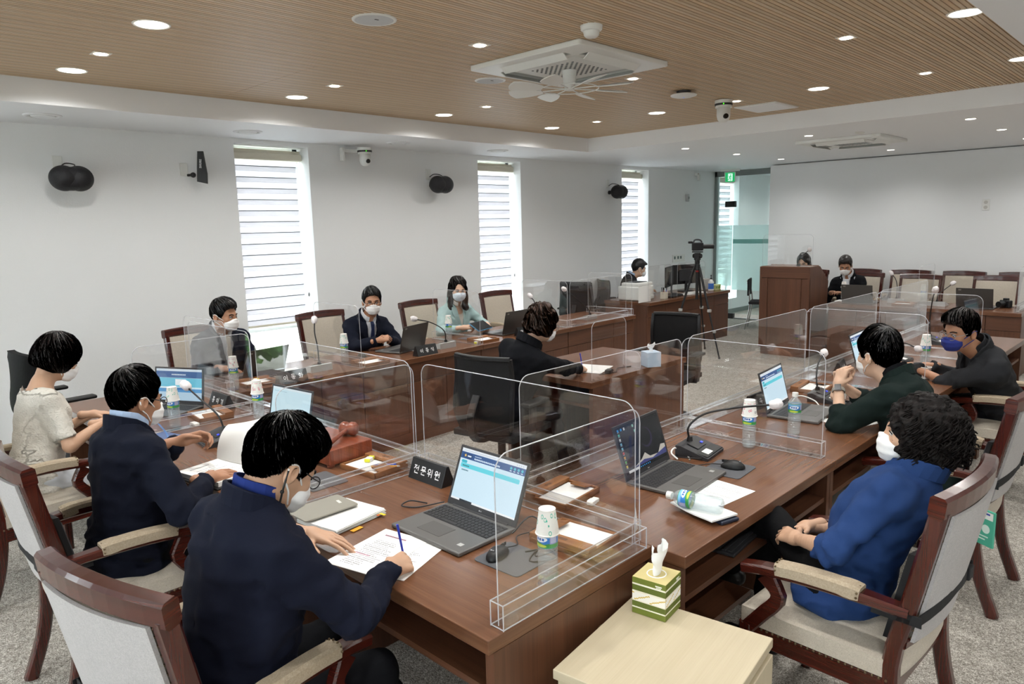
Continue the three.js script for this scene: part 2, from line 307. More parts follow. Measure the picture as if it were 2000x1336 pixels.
smalls.forEach(([x, z]) => {
  const t = thing('small_downlight', 'small round downlight set in the white plaster ceiling', 'light', [x, CEIL, z], 0, 'small round downlights in the white ceiling');
  obj('trim', lathe([[0.04, 0.01], [0.043, -0.002], [0.055, -0.003], [0.057, 0.002]], 24), trimM, t); obj('lamp_disc', cyl(0.043, 0.043, 0.004, 0, -0.003, 0, 24), glowLamp, t);
  spotAt(x, CEIL - 0.012, z, SMALL_POWER, 74, 0.7, LAMP_WARM, 2);
});
for (const [x, z, label] of [[1.57, -6.48, 'above the first black wall speaker'], [3.2, -6.49, 'beside the blind behind the pale tie man'], [4.88, -6.46, 'beside the wall mounted white camera'], [6.36, -6.44, 'above the blind behind the mint jacket woman']]) {
  const t = thing('ceiling_air_vent', 'round white ring air vent in the soffit ' + label, 'vent', [x, CEIL, z]);
  obj('outer_ring', lathe([[0.1, 0.002], [0.105, -0.012], [0.128, -0.006], [0.13, 0.002]], 36), M.white, t);
  obj('disc', lathe([[0.0001, -0.014], [0.07, -0.014], [0.078, -0.008], [0.08, -0.002]], 36), M.white, t);
  obj('throat', cyl(0.1, 0.1, 0.003, 0, 0.0005, 0, 30), std(0xb5b5b2, 0.9), t);
}
for (const [x, z, l] of [[2.36, -3.28, 'flush round white ceiling loudspeaker with grille near the downlights at the head table'], [3.94, -4.05, 'flush round white ceiling loudspeaker beside the fan of the air conditioner']]) {
  const t = thing('ceiling_speaker', l, 'speaker', [x, WOOD, z]);
  obj('rim', lathe([[0.1, 0.001], [0.1, -0.006], [0.115, -0.004], [0.118, 0.003]], 40), M.plasticW, t);
  obj('grille', cyl(0.1, 0.1, 0.004, 0, -0.002, 0, 40), std(0xc9cbcc, 0.7, { bumpMap: bumpTex(100, [14, 14], 77), bumpScale: 0.0008 }), t);
  obj('logo_plate', rb(0.024, 0.0015, 0.008, 0.0005, 0, -0.005, 0.02), M.darkGrey, t);
}
{
  const t = thing('smoke_detector', 'white round fire detector on the wood ceiling behind the air conditioner', 'detector', [3.33, WOOD, -2.61]);
  obj('base', lathe([[0.0001, -0.03], [0.05, -0.03], [0.06, -0.022], [0.062, 0.002]], 32), M.plasticW, t);
  obj('sensor_head', lathe([[0.0001, -0.062], [0.03, -0.062], [0.042, -0.052], [0.046, -0.03], [0.046, -0.026]], 32), M.plasticW, t);
}
{
  const t = thing('wireless_access_point', 'white disc wireless access point with tiny blue lamp on ceiling', 'access point', [5.53, WOOD, -3.36]);
  obj('bracket', cyl(0.06, 0.06, 0.03, 0, -0.012, 0, 30), M.darkGrey, t);
  obj('cover', lathe([[0.0001, -0.052], [0.07, -0.05], [0.105, -0.04], [0.11, -0.032], [0.1, -0.026], [0.0001, -0.024]], 40), M.plasticW, t);
  obj('status_light', sph(0.005, 0.0, -0.052, 0, 1, 0.4, 1, 8), std(0x2a6cff, 0.4, { emissive: 0x2a6cff, emissiveIntensity: 2 }), t);
}
function ptz(name, label, x, y, z, bracket) {
  const t = thing(name, label, 'camera', [x, y, z], bracket ? 0 : -40);
  if (bracket) obj('bracket', [rb(0.03, 0.14, 0.06, 0.004, -0.18, -0.07, -0.16), rb(0.2, 0.04, 0.05, 0.005, -0.09, -0.03, -0.16), rb(0.05, 0.04, 0.2, 0.004, 0, -0.03, -0.08)], M.plasticW, t);
  obj('base', [cyl(0.078, 0.078, 0.03, 0, -0.02, 0, 32), cyl(0.074, 0.07, 0.02, 0, -0.062, 0, 32)], M.plasticW, t);
  obj('base_band', cyl(0.079, 0.079, 0.016, 0, -0.043, 0, 32), M.black, t);
  obj('status_light', sph(0.006, -0.03, -0.045, 0.074, 1, 1, 0.4, 8), std(0x58ff30, 0.4, { emissive: 0x58ff30, emissiveIntensity: 1.5 }), t);
  const h = obj('head', lathe([[0.0001, -0.2], [0.03, -0.196], [0.052, -0.175], [0.06, -0.14], [0.06, -0.07], [0.0001, -0.07]], 32), M.plasticW, t);
  const l = obj('lens', [rotX(cyl(0.026, 0.022, 0.03, 0, 0, 0, 24), 90).translate(0, -0.15, 0.052)], M.blackGloss, t);
  return t;
}
ptz('dome_camera', 'white motorised dome camera hanging from the wood slat ceiling', 6.21, WOOD, -3.36, false);
ptz('dome_camera', 'white motorised dome camera on a wall bracket beside the blind', 4.66, CEIL - 0.03, ZW + 0.22, true);
{
  const t = thing('access_panel', 'flat white square hatch in the wood ceiling beside the dome camera', 'hatch', [6.94, WOOD, -3.3]);
  obj('panel', rb(0.5, 0.012, 0.42, 0.003, 0, -0.004, 0), M.plasticW, t); obj('inner_door', rb(0.46, 0.004, 0.38, 0.001, 0, -0.011, 0), M.white, t);
}
// cassette air conditioner with a fan hung below it
function cassette(label, x, y, z, fan, hw = 0.475) {
  const t = thing('ceiling_air_conditioner', label, 'air conditioner', [x, y, z]);
  const s = rrect(2 * hw, 2 * hw, 0.02);
  for (const [dx, dz, rot] of [[0, -1, 0], [0, 1, 0], [-1, 0, 1], [1, 0, 1]]) { const w = rot ? 0.075 : 0.56, h = rot ? 0.56 : 0.075, q = rrect(w, h, 0.01, dx * 0.345 - w / 2, dz * 0.345 - h / 2); s.holes.push(q); }
  obj('panel', rotX(extr(s, 0.022, 0.006), 90).translate(0, -0.006, 0), M.plasticW, t);
  obj('duct', bx(0.86, 0.004, 0.86, 0, 0.0, 0), std(0x6f7478, 0.7), t);
  for (const [dx, dz, rot] of [[0, -1, 0], [0, 1, 0], [-1, 0, 1], [1, 0, 1]]) {
    const g = rotX(rb(0.55, 0.008, 0.07, 0.003), 38 * (rot ? 1 : 1)); if (rot) rotY(g, 90);
    if (dz > 0) rotY(g, 180); if (dx > 0) rotY(g, 180);
    obj('louvre', g.translate(dx * 0.37, -0.045, dz * 0.37), M.plasticW, t);
  }
  const gr = obj('intake_grille', rb(0.56, 0.016, 0.56, 0.006, 0, -0.034, 0), M.plasticW, t);
  const hole = new THREE.BoxGeometry(0.014, 0.003, 0.014).rotateY(PI / 4), hs = [];
  for (let i = -8; i <= 8; i++) for (let j = -8; j <= 8; j++) if ((i + j) % 2 === 0) hs.push(hole.clone().translate(i * 0.022, -0.0425, j * 0.022));
  const h = obj('grille_holes', hs, std(0x6a6e70, 0.8), gr); h.userData.kind = 'stuff';
  if (fan) {
    obj('fan_hub', [cyl(0.045, 0.05, 0.06, 0, -0.075, 0, 30), cyl(0.03, 0.045, 0.05, 0, -0.13, 0, 30), cyl(0.035, 0.035, 0.02, 0, -0.165, 0, 30)], M.plasticW, t);
    for (let k = 0; k < 8; k++) {
      const sh = new THREE.Shape(); sh.moveTo(0.2, -0.02); sh.quadraticCurveTo(0.3, -0.085, 0.43, -0.06); sh.quadraticCurveTo(0.46, 0, 0.42, 0.05); sh.quadraticCurveTo(0.3, 0.06, 0.2, 0.02); sh.closePath();
      const b = rotX(extr(sh, 0.004, 0.001), 90); rotX(b, 16);
      const bl = obj('fan_blade', rotY(b, 20 + k * 45).translate(0, -0.165, 0), M.plasticW, t);
      obj('blade_arm', rotY(rod([0.03, -0.165, 0], [0.22, -0.165, 0], 0.004), 20 + k * 45), M.plasticW, bl);
    }
    obj('fan_ring', new THREE.TorusGeometry(0.2, 0.004, 6, 48).rotateX(PI / 2).translate(0, -0.165, 0), M.plasticW, t);
  }
  return t;
}
cassette('white square ceiling air conditioner with an eight blade fan in the wood ceiling', 3.965, WOOD, -3.3, true);
cassette('white square ceiling air conditioner in the plaster ceiling above the podium', 9.2, CEIL, -3.3, false);
for (const [x, z, r] of [[8.45, -2.95, 0], [9.95, -3.85, 0]]) { const t = thing('ceiling_sensor', 'small white oval sensor cover on the plaster ceiling beside the air conditioner', 'sensor', [x, CEIL, z], 0, 'sensor covers on the plaster ceiling'); obj('cover', sph(0.07, 0, 0, 0, 1.2, 0.25, 0.7, 20), M.plasticW, t); }
// ---------- wall fittings ----------
const spk = [];
function wallSpeaker(x, y, label) {
  const t = thing('wall_speaker', label, 'speaker', [x, y, ZW]);
  obj('body', [sph(0.115, -0.055, 0, 0.2, 0.95, 0.9, 0.85, 28), sph(0.115, 0.055, 0, 0.2, 0.95, 0.9, 0.85, 28), rb(0.15, 0.19, 0.17, 0.06, 0, -0.003, 0.2, 4)], std(0x15151a, 0.55, { bumpMap: fineBump, bumpScale: 0.001 }), t);
  obj('bracket', [cyl(0.03, 0.03, 0.02, 0, 0, 0, 20).rotateX(PI / 2).translate(0, 0.0, 0.01), rod([0, 0, 0.01], [0, 0, 0.12], 0.014)], M.black, t);
  obj('wall_plate', [rb(0.075, 0.13, 0.012, 0.004, -0.04, 0.13, 0.006)], M.plasticW, t);
  obj('cable', tube([[-0.03, 0.1, 0.015], [0, 0.13, 0.06], [0.05, 0.12, 0.12], [0.03, 0.09, 0.2]], 0.005, 6), M.black, t);
  return t;
}
wallSpeaker(1.8, 2.32, 'black double-bulb wall speaker nearest the slim black antenna');
const sp2 = wallSpeaker(5.75, 2.36, 'black bulb wall speaker between the first two bright blinds'); sp2.rotation.y = 0;
wallSpeaker(9.35, 2.33, 'black bulb wall speaker at the edge of the clerk side blind');
{
  const t = thing('wall_antenna', 'slim black wireless microphone antenna with white lettering on the wall', 'antenna', [2.88, 2.46, ZW]);
  obj('wall_plate', rb(0.07, 0.12, 0.012, 0.004, -0.09, -0.02, 0.006), M.plasticW, t);
  obj('ball_mount', [sph(0.025, -0.03, -0.07, 0.06, 1, 1, 1, 16), rod([-0.06, -0.07, 0.01], [-0.02, -0.07, 0.08], 0.012)], M.black, t);
  const bd = obj('paddle', rotY(extr([[-0.04, -0.13], [0.045, -0.15], [0.05, -0.06], [0.03, 0.14], [-0.015, 0.14], [-0.03, 0.0]], 0.022, 0.003), -35).translate(0.03, 0.0, 0.11), M.black, t);
  const tx = canvasTex(128, 32, (c) => { c.fillStyle = '#141416'; c.fillRect(0, 0, 128, 32); c.fillStyle = '#e8e8e8'; c.font = 'bold 28px sans-serif'; c.fillText('SHURE', 8, 27); });
  const pl = new THREE.Mesh(new THREE.PlaneGeometry(0.12, 0.03), std(0xffffff, 0.5, { map: tx })); pl.name = 'lettering'; pl.rotation.order = 'YXZ'; pl.rotation.set(0, -35 * D2R, PI / 2 - 0.08); pl.position.set(0.012, 0.04, 0.1422); bd.add(pl);
}
{ // switches and sensors on the wall by the glass door
  const t = thing('wall_thermostat', 'white wall control panel with small grey displays behind the tripod', 'thermostat', [11.41, 1.2, ZW]);
  obj('plate', [rb(0.4, 0.13, 0.014, 0.004, 0, 0, 0.007)], M.plasticW, t);
  for (const x of [-0.14, -0.03, 0.06]) obj('display', rb(0.05, 0.05, 0.004, 0.002, x, 0.015, 0.016), std(0x53605c, 0.3), t);
  const s = thing('wall_sounder', 'small grey box alarm on the wall beside the glass door', 'alarm', [11.66, 2.27, ZW]);
  obj('box', rb(0.08, 0.13, 0.04, 0.01, 0, 0, 0.02), std(0xc2c4c4, 0.5), s); obj('grille', cyl(0.025, 0.025, 0.006, 0, 0, 0, 20).rotateX(PI / 2).translate(0.01, 0.0, 0.042), std(0x9a9c9c, 0.5), s);
  const c = thing('corner_sensor', 'small white motion sensor under the ceiling by the glass door', 'sensor', [11.95, 2.66, ZW]);
  obj('box', [rb(0.05, 0.05, 0.06, 0.005, 0, 0.03, 0.03), rb(0.06, 0.1, 0.045, 0.01, 0.01, -0.03, 0.07)], M.plasticW, c); obj('red_mark', rb(0.02, 0.012, 0.002, 0.0005, 0.01, 0.04, 0.062), std(0xb52a2a, 0.5), c);
  const o = thing('wall_outlet', 'white double socket high on the blank end wall', 'outlet', [XE, 1.98, -2.44], -90);
  obj('plate', rb(0.09, 0.15, 0.012, 0.004, 0, 0, 0.006), M.plasticW, o); for (const y of [-0.035, 0.035]) obj('socket', cyl(0.024, 0.024, 0.006, 0, 0, 0, 20).rotateX(PI / 2).translate(0, y, 0.013), std(0xc4c2bc, 0.5), o);
}
// glass screen and door to the corridor
{
  const g = struct('door_1', [bxx(XG - 0.03, XG + 0.03, CEIL - 0.1, CEIL, -7, -5.6), bxx(XG - 0.03, XG + 0.03, 0, CEIL, -7, -6.95), bxx(XG - 0.03, XG + 0.03, 0, 0.02, -7, -5.6)], M.frame);
  const hz = -6.62;
  obj('side_pane', bxx(XG - 0.005, XG + 0.005, 0.02, CEIL - 0.1, -6.95, hz - 0.005), M.glassTint, g);
  obj('door_pane', bxx(XG - 0.005, XG + 0.005, 0.1, CEIL - 0.1, hz + 0.005, -5.62), M.glassTint, g);
  obj('frosted_film', bxx(XG - 0.009, XG - 0.007, 0.62, 1.76, -6.95, hz - 0.006), M.glassFrost, g);
  obj('frosted_film', bxx(XG - 0.009, XG - 0.007, 0.55, 1.76, hz + 0.006, -5.62), M.glassFrost, g);
  obj('bottom_rail', bxx(XG - 0.035, XG + 0.035, 0.0, 0.1, hz - 0.18, hz + 0.06), M.darkGrey, g);
  obj('top_patch', rb(0.07, 0.11, 0.2, 0.006, XG - 0.01, 2.15, hz - 0.05), M.black, g);
  obj('pull_handle', [rod([XG - 0.05, 0.75, -5.72], [XG - 0.05, 1.7, -5.72], 0.016)], M.chrome, g);
  obj('crossbar', bxx(XG - 0.012, XG - 0.009, 1.42, 1.5, hz + 0.01, -5.62), phy(0x9ed6d0, 0.5, { transmission: 0.4, thickness: 0 }), g);
}
{
  const t = thing('exit_sign', 'green glowing emergency exit sign with running figure above the glass door', 'sign', [12.3, CEIL, -6.5], -60);
  obj('housing', [rb(0.34, 0.035, 0.06, 0.004, 0, -0.016, 0), rb(0.19, 0.19, 0.03, 0.004, 0, -0.14, 0)], M.plasticW, t);
  const tx = canvasTex(128, 128, (c) => {
    c.fillStyle = '#12a05a'; c.fillRect(0, 0, 128, 128); c.fillStyle = '#d8fff0'; c.fillRect(38, 14, 60, 100); c.fillStyle = '#12a05a'; c.beginPath(); c.arc(74, 34, 9, 0, 7); c.fill();
    c.lineWidth = 10; c.strokeStyle = '#12a05a'; c.lineCap = 'round'; c.beginPath(); c.moveTo(70, 48); c.lineTo(62, 72); c.lineTo(78, 86); c.lineTo(72, 106); c.moveTo(62, 72); c.lineTo(52, 92); c.lineTo(40, 96); c.moveTo(68, 52); c.lineTo(86, 64); c.moveTo(68, 52); c.lineTo(50, 62); c.stroke();
  });
  const m = new THREE.Mesh(new THREE.PlaneGeometry(0.165, 0.165), std(0xffffff, 0.4, { map: tx, emissive: 0xffffff, emissiveMap: tx, emissiveIntensity: 0.9 })); m.name = 'sign_face'; m.position.set(0, -0.14, 0.0157); t.add(m);
}
// ---------- desks ----------
const TOPH = 0.75;
// local axes: width along x, sitter on +z, audience side on -z; origin on the floor at the middle of the desk
function desk(label, x, z, turn, w, d, o = {}) {
  const t = thing(o.name || 'conference_desk', label, 'desk', [x, 0, z], turn, o.group), hw = w / 2, hd = d / 2, sw = o.swap;
  obj('desktop', rb(w - 0.002, 0.045, d, 0.004, 0, TOPH - 0.0225, 0), M.deskTop, t, sw);
  for (const s of [-1, 1]) obj('side_panel', bxx(s > 0 ? hw - 0.036 : -hw + 0.002, s > 0 ? hw - 0.002 : -hw + 0.036, 0, TOPH - 0.045, -hd + 0.05, hd - 0.02), M.deskBody, t, true);
  // panels on the audience side
  const n = o.cols || 3, cw = (w - 0.004) / n, yU = 0.54;
  for (let i = 0; i < n; i++) {
    const a = -hw + 0.002 + i * cw;
    obj('upper_panel', rb(cw - 0.005, TOPH - 0.05 - yU, 0.02, 0.002, a + cw / 2, (TOPH - 0.05 + yU) / 2, -hd + 0.04), M.deskBody, t);
    obj('lower_panel', rb(cw - 0.005, yU - 0.105, 0.02, 0.002, a + cw / 2, (yU + 0.095) / 2, -hd + 0.04), M.deskBody, t, true);
  }
  obj('plinth', bxx(-hw + 0.004, hw - 0.004, 0, 0.098, -hd + 0.035, -hd + 0.06), M.deskBody, t);
  obj('back_board', bxx(-hw + 0.036, hw - 0.036, 0.1, TOPH - 0.05, -hd + 0.05, -hd + 0.058), M.deskBody, t);
  // shelf under the top on the sitter's side
  obj('shelf', bxx(-hw + 0.036, hw - 0.036, 0.555, 0.577, -hd + 0.2, hd - 0.03), M.deskBody, t, sw);
  if (o.low) { const k = o.low === true ? -hw + 0.036 : o.low; if (k > -hw + 0.04) obj('lower_shelf', bxx(-hw + 0.036, k, 0.36, 0.382, -hd + 0.2, hd - 0.05), M.deskBody, t, sw); obj('lower_shelf', bxx(k, hw - 0.036, 0.36, 0.382, -hd + 0.1, -hd + 0.32), M.deskBody, t, sw); }
  for (const k of o.div || []) obj('divider', bxx(k - 0.012, k + 0.012, o.low ? 0.382 : 0.577, TOPH - 0.045, -hd + 0.2, hd - 0.035), M.deskBody, t, true);
  return t;
}
// head table (sitters face +x), from the near end to the window wall
const BX = 1.6, BD = 0.78;
const nearDesk = desk('walnut head table unit with the open laptop and the blue pen paper', BX, -1.93, -90, 1.24, BD, { swap: false });
obj('cable_hole', [new THREE.TorusGeometry(0.02, 0.003, 8, 24).rotateY(PI / 2).translate(0.6195, 0.56, -0.1)], M.nail, nearDesk);
obj('cable_hole_cover', cyl(0.018, 0.018, 0.002, 0, 0, 0, 20).rotateZ(PI / 2).translate(0.6192, 0.56, -0.1), M.mahog, nearDesk);
desk('walnut head table unit carrying the gavel block', BX, -3.35, -90, 1.6, BD);
desk('walnut head table unit of the woman in white lace', BX, -4.79, -90, 1.28, BD);
// right row (sitters face -z)
const RZ = -1.59, RD = 0.82;
[[1.99, 3.29, 'walnut row desk unit under the lying water bottle'], [3.29, 4.88, 'walnut row desk unit of the man in the green jacket'], [4.88, 6.28, 'walnut row desk unit of the man with the blue mask'], [6.28, 7.68, 'walnut row desk unit at the far free end beyond the blue mask man']].forEach(([a, b, l]) => desk(l, (a + b) / 2, RZ, 0, b - a, RD, { div: [-(b - a) / 2 + 0.02], low: a < 2 ? -0.06 : true }));
// window row (sitters face +z), slightly turned
const WD = 0.76, winZ = (x) => -4.86 - (x - 3.7) * 0.04;
[[2.03, 3.2, 'walnut window row desk unit of the man with the pale tie'], [3.2, 4.56, 'walnut window row desk unit of the man with dark-rimmed glasses'], [4.56, 5.9, 'walnut window row desk unit in front of the mint jacket woman'], [5.9, 7.2, 'walnut window row desk unit with only a microphone on it']].forEach(([a, b, l]) => desk(l, (a + b) / 2, winZ((a + b) / 2) - WD / 2, 180 + 2.3, b - a, WD, { cols: 3 }));
// clerk's desk, centre desk, back row
desk('long walnut clerk desk carrying the printer and monitors', 9.55, -5.99, 180, 2.3, 0.78, { cols: 5, name: 'clerk_desk' });
desk('walnut centre desk where the brown haired woman writes', 4.52, -3.5, -90, 0.86, 1.26, { cols: 2, name: 'centre_desk' });
desk('walnut back row desk unit beside the podium', 9.92, -3.1, 90, 1.06, 0.72, { cols: 3 });
desk('walnut back row desk unit with the video camera on it', 9.99, -2.05, 90, 1.03, 0.72, { cols: 3 });
// podium
{
  const t = thing('podium', 'tall dark walnut speaking podium with a sloping top', 'podium', [9.8, 0, -4.19], 0);
  const side = [[-0.29, 0.1], [0.29, 0.1], [0.32, 1.0], [0.02, 1.215], [-0.31, 1.215]];
  for (const s of [-1, 1]) obj('side_panel', extr(side, 0.03).translate(0, 0, s > 0 ? 0.315 : -0.345), M.deskBody, t, true);
  obj('front_panel', [sweep([[-0.275, 0.1, 0], [-0.292, 1.06, 0]], [[0.46, 0.02]], [0, 0, 1])], M.deskBody, t, true);
  obj('front_stile', [sweep([[-0.278, 0.1, -0.29], [-0.296, 1.06, -0.29]], [[0.11, 0.025]], [0, 0, 1])], M.deskBody, t, true);
  obj('front_stile', [sweep([[-0.278, 0.1, 0.29], [-0.296, 1.06, 0.29]], [[0.11, 0.025]], [0, 0, 1])], M.deskBody, t, true);
  obj('top_band', [sweep([[-0.297, 1.068, 0], [-0.302, 1.213, 0]], [[0.68, 0.025]], [0, 0, 1])], M.deskBody, t);
  obj('reading_board', [rotZ(rb(0.4, 0.025, 0.66, 0.004), -35).translate(0.16, 1.105, 0), rb(0.33, 0.02, 0.66, 0.004, -0.14, 1.212, 0)], M.deskTop, t);
  obj('plinth', rb(0.56, 0.1, 0.64, 0.004, 0, 0.05, 0), M.deskBody, t);
  obj('shelf', bxx(-0.26, 0.28, 0.7, 0.72, -0.31, 0.31), M.deskBody, t);
}
// beech side cabinet by the head table
{
  const t = thing('side_cabinet', 'pale beech low cabinet standing beside the head table end', 'cabinet', [1.665, 0, -1.045], 8);
  obj('top', rb(0.5, 0.03, 0.46, 0.003, 0, 0.6, 0), M.cabinet, t);
  obj('body', [rb(0.48, 0.545, 0.44, 0.003, 0, 0.312, 0)], M.cabinet, t, true);
  obj('door', rb(0.235, 0.5, 0.016, 0.003, -0.12, 0.32, 0.227), M.cabinet, t, true); obj('door', rb(0.235, 0.5, 0.016, 0.003, 0.12, 0.32, 0.227), M.cabinet, t, true);
  for (const x of [-0.03, 0.03]) obj('knob', sph(0.012, x, 0.4, 0.243, 1, 1, 1, 12), M.alu, t);
  obj('plinth', bxx(-0.22, 0.22, 0, 0.04, -0.2, 0.2), M.darkGrey, t);
}
// ---------- acrylic desk dividers ----------
// local: stands on y = 0, runs along x
const sheetCache = {};
function divider(label, x, z, turn, len, h = 0.5, y = TOPH, base = true, group) {
  const t = thing('acrylic_divider', label, 'divider', [x, y, z], turn, group), key = len.toFixed(3) + h;
  if (!sheetCache[key]) {
    const s = rrect(len - 0.012, h - 0.006, 0.055, -(len - 0.012) / 2, 0.006, true, false), pts = s.getPoints(8).filter((p, i, a) => !i || p.distanceTo(a[i - 1]) > 0.002).map((p) => [p.x, p.y, 0]);
    sheetCache[key] = [flat(new THREE.ShapeGeometry(s, 10)), (() => { const hw = (len - 0.012) / 2, r = 0.055, P = [[-hw, 0.006, 0]]; P.push([-hw, h - r, 0]); for (let k = 1; k <= 6; k++) { const a = PI - k / 6 * PI / 2; P.push([-hw + r + r * Math.cos(a), h - r + r * Math.sin(a), 0]); } for (let k = 0; k <= 6; k++) { const a = PI / 2 - k / 6 * PI / 2; P.push([hw - r + r * Math.cos(a), h - r + r * Math.sin(a), 0]); } P.push([hw, 0.006, 0]); const g = []; for (let k = 0; k < P.length - 1; k++) g.push(rod(P[k], P[k + 1], 0.0019, 0.0019, 6)); return merge(g); })()];
  }
  const [sheet, edge] = sheetCache[key];
  obj('sheet', [sheet.clone().translate(0, 0, 0.0027), sheet.clone().rotateY(PI).translate(0, 0, -0.0027)], M.acrylic, t, null);
  obj('polished_edge', edge, M.acrylicEdge, t, null);
  if (base) {
    const L = len, bh = 0.075, bw = 0.05;
    obj('base_channel', [bx(L, bh, 0.003, 0, bh / 2, bw / 2), bx(L, bh, 0.003, 0, bh / 2, -bw / 2), bx(L, 0.003, bw, 0, 0.0025, 0), bx(L, 0.003, bw / 2 - 0.004, 0, bh, bw / 4 + 0.002), bx(L, 0.003, bw / 2 - 0.004, 0, bh, -bw / 4 - 0.002)], M.acrylic, t, null);
    const e = []; for (const s of [-1, 1]) for (const yy of [0.003, bh]) e.push(bx(L, 0.0025, 0.0025, 0, yy, s * bw / 2)); for (const s of [-1, 1]) for (const q of [-1, 1]) e.push(bx(0.0025, bh, 0.0025, s * L / 2, bh / 2, q * bw / 2)); for (const s of [-1, 1]) e.push(bx(0.0025, 0.0025, bw, s * L / 2, bh, 0), bx(0.0025, 0.0025, bw, s * L / 2, 0.003, 0));
    obj('base_edges', e, M.acrylicEdge, t, null);
    for (const s of [-1, 1]) obj('corner_block', bx(0.07, 0.02, 0.035, s * (L / 2 - 0.06), 0.015, 0), M.acrylic, t, null);
  }
  return t;
}
// head table: cross dividers and front shields
divider('clear acrylic divider across the near end of the head table', 1.615, -1.338, 0, 0.69, 0.495);
divider('clear acrylic divider between the note writing man and the gavel', 1.62, -2.56, 0, 0.68);
divider('clear acrylic divider between the woman in lace and the paper flipping man', 1.62, -4.16, 0, 0.68);
divider('clear acrylic shield before the laptop of the note writing man', 1.976, -1.95, 90, 1.17);
divider('clear acrylic shield before the gavel block', 1.968, -3.36, 90, 1.54);
divider('clear acrylic shield before the woman in white lace', 1.968, -4.66, 90, 0.94);
// right row
divider('clear acrylic divider beside the capped bottle and the upturned cup bottle', 3.295, -1.62, 90, 0.76);
divider('clear acrylic divider between the green jacket and the blue mask', 4.885, -1.62, 90, 0.76);
divider('clear acrylic divider beyond the man with the blue mask', 6.285, -1.62, 90, 0.76);
divider('clear acrylic shield before the dark desktop laptop', 2.65, -1.975, 0, 1.24);
divider('clear acrylic shield before the green jacket man', 4.09, -1.975, 0, 1.54);
divider('clear acrylic shield before the blue mask man', 5.58, -1.975, 0, 1.34);
divider('clear acrylic shield on the far unit of the right row', 6.98, -1.975, 0, 1.34);
// window row
const wdiv = (x, l) => divider(l, x, winZ(x) - WD / 2 + 0.02, 92.3, 0.66);
wdiv(2.09, 'clear acrylic divider at the window row corner by the pale tie man');
wdiv(3.2, 'clear acrylic divider left of the man in dark-rimmed glasses');
wdiv(4.56, 'clear acrylic divider between the glasses man and the mint jacket');
wdiv(5.9, 'clear acrylic divider right of the mint jacket woman');
wdiv(7.16, 'clear acrylic divider at the free end of the window row');
divider('clear acrylic shield on the window row before the lone microphone', 6.5, winZ(6.5) - 0.035, 2.3, 1.1);
// back row and centre desk
divider('clear acrylic divider between the two back row desk units', 10.0, -2.6, 0, 0.66);
divider('clear acrylic divider at the end of the back row by the camera', 10.05, -1.6, 0, 0.66);
divider('clear acrylic shield on the writing woman\'s centre desk', 4.14, -3.1, 0, 0.42, 0.42, TOPH, false);
divider('clear acrylic sheet standing on the centre desk beside the tissue box', 4.56, -3.2, 80, 0.2, 0.12, TOPH, false);
divider('clear acrylic shield on top of the speaking podium', 9.56, -4.19, 90, 0.7, 0.42, 1.222, false);
divider('clear acrylic shield on the clerk desk before the printer', 8.75, -5.66, 0, 0.6, 0.5, TOPH, false);
divider('clear acrylic shield on the clerk desk before the monitors', 9.6, -5.66, 0, 0.8, 0.5, TOPH, false);
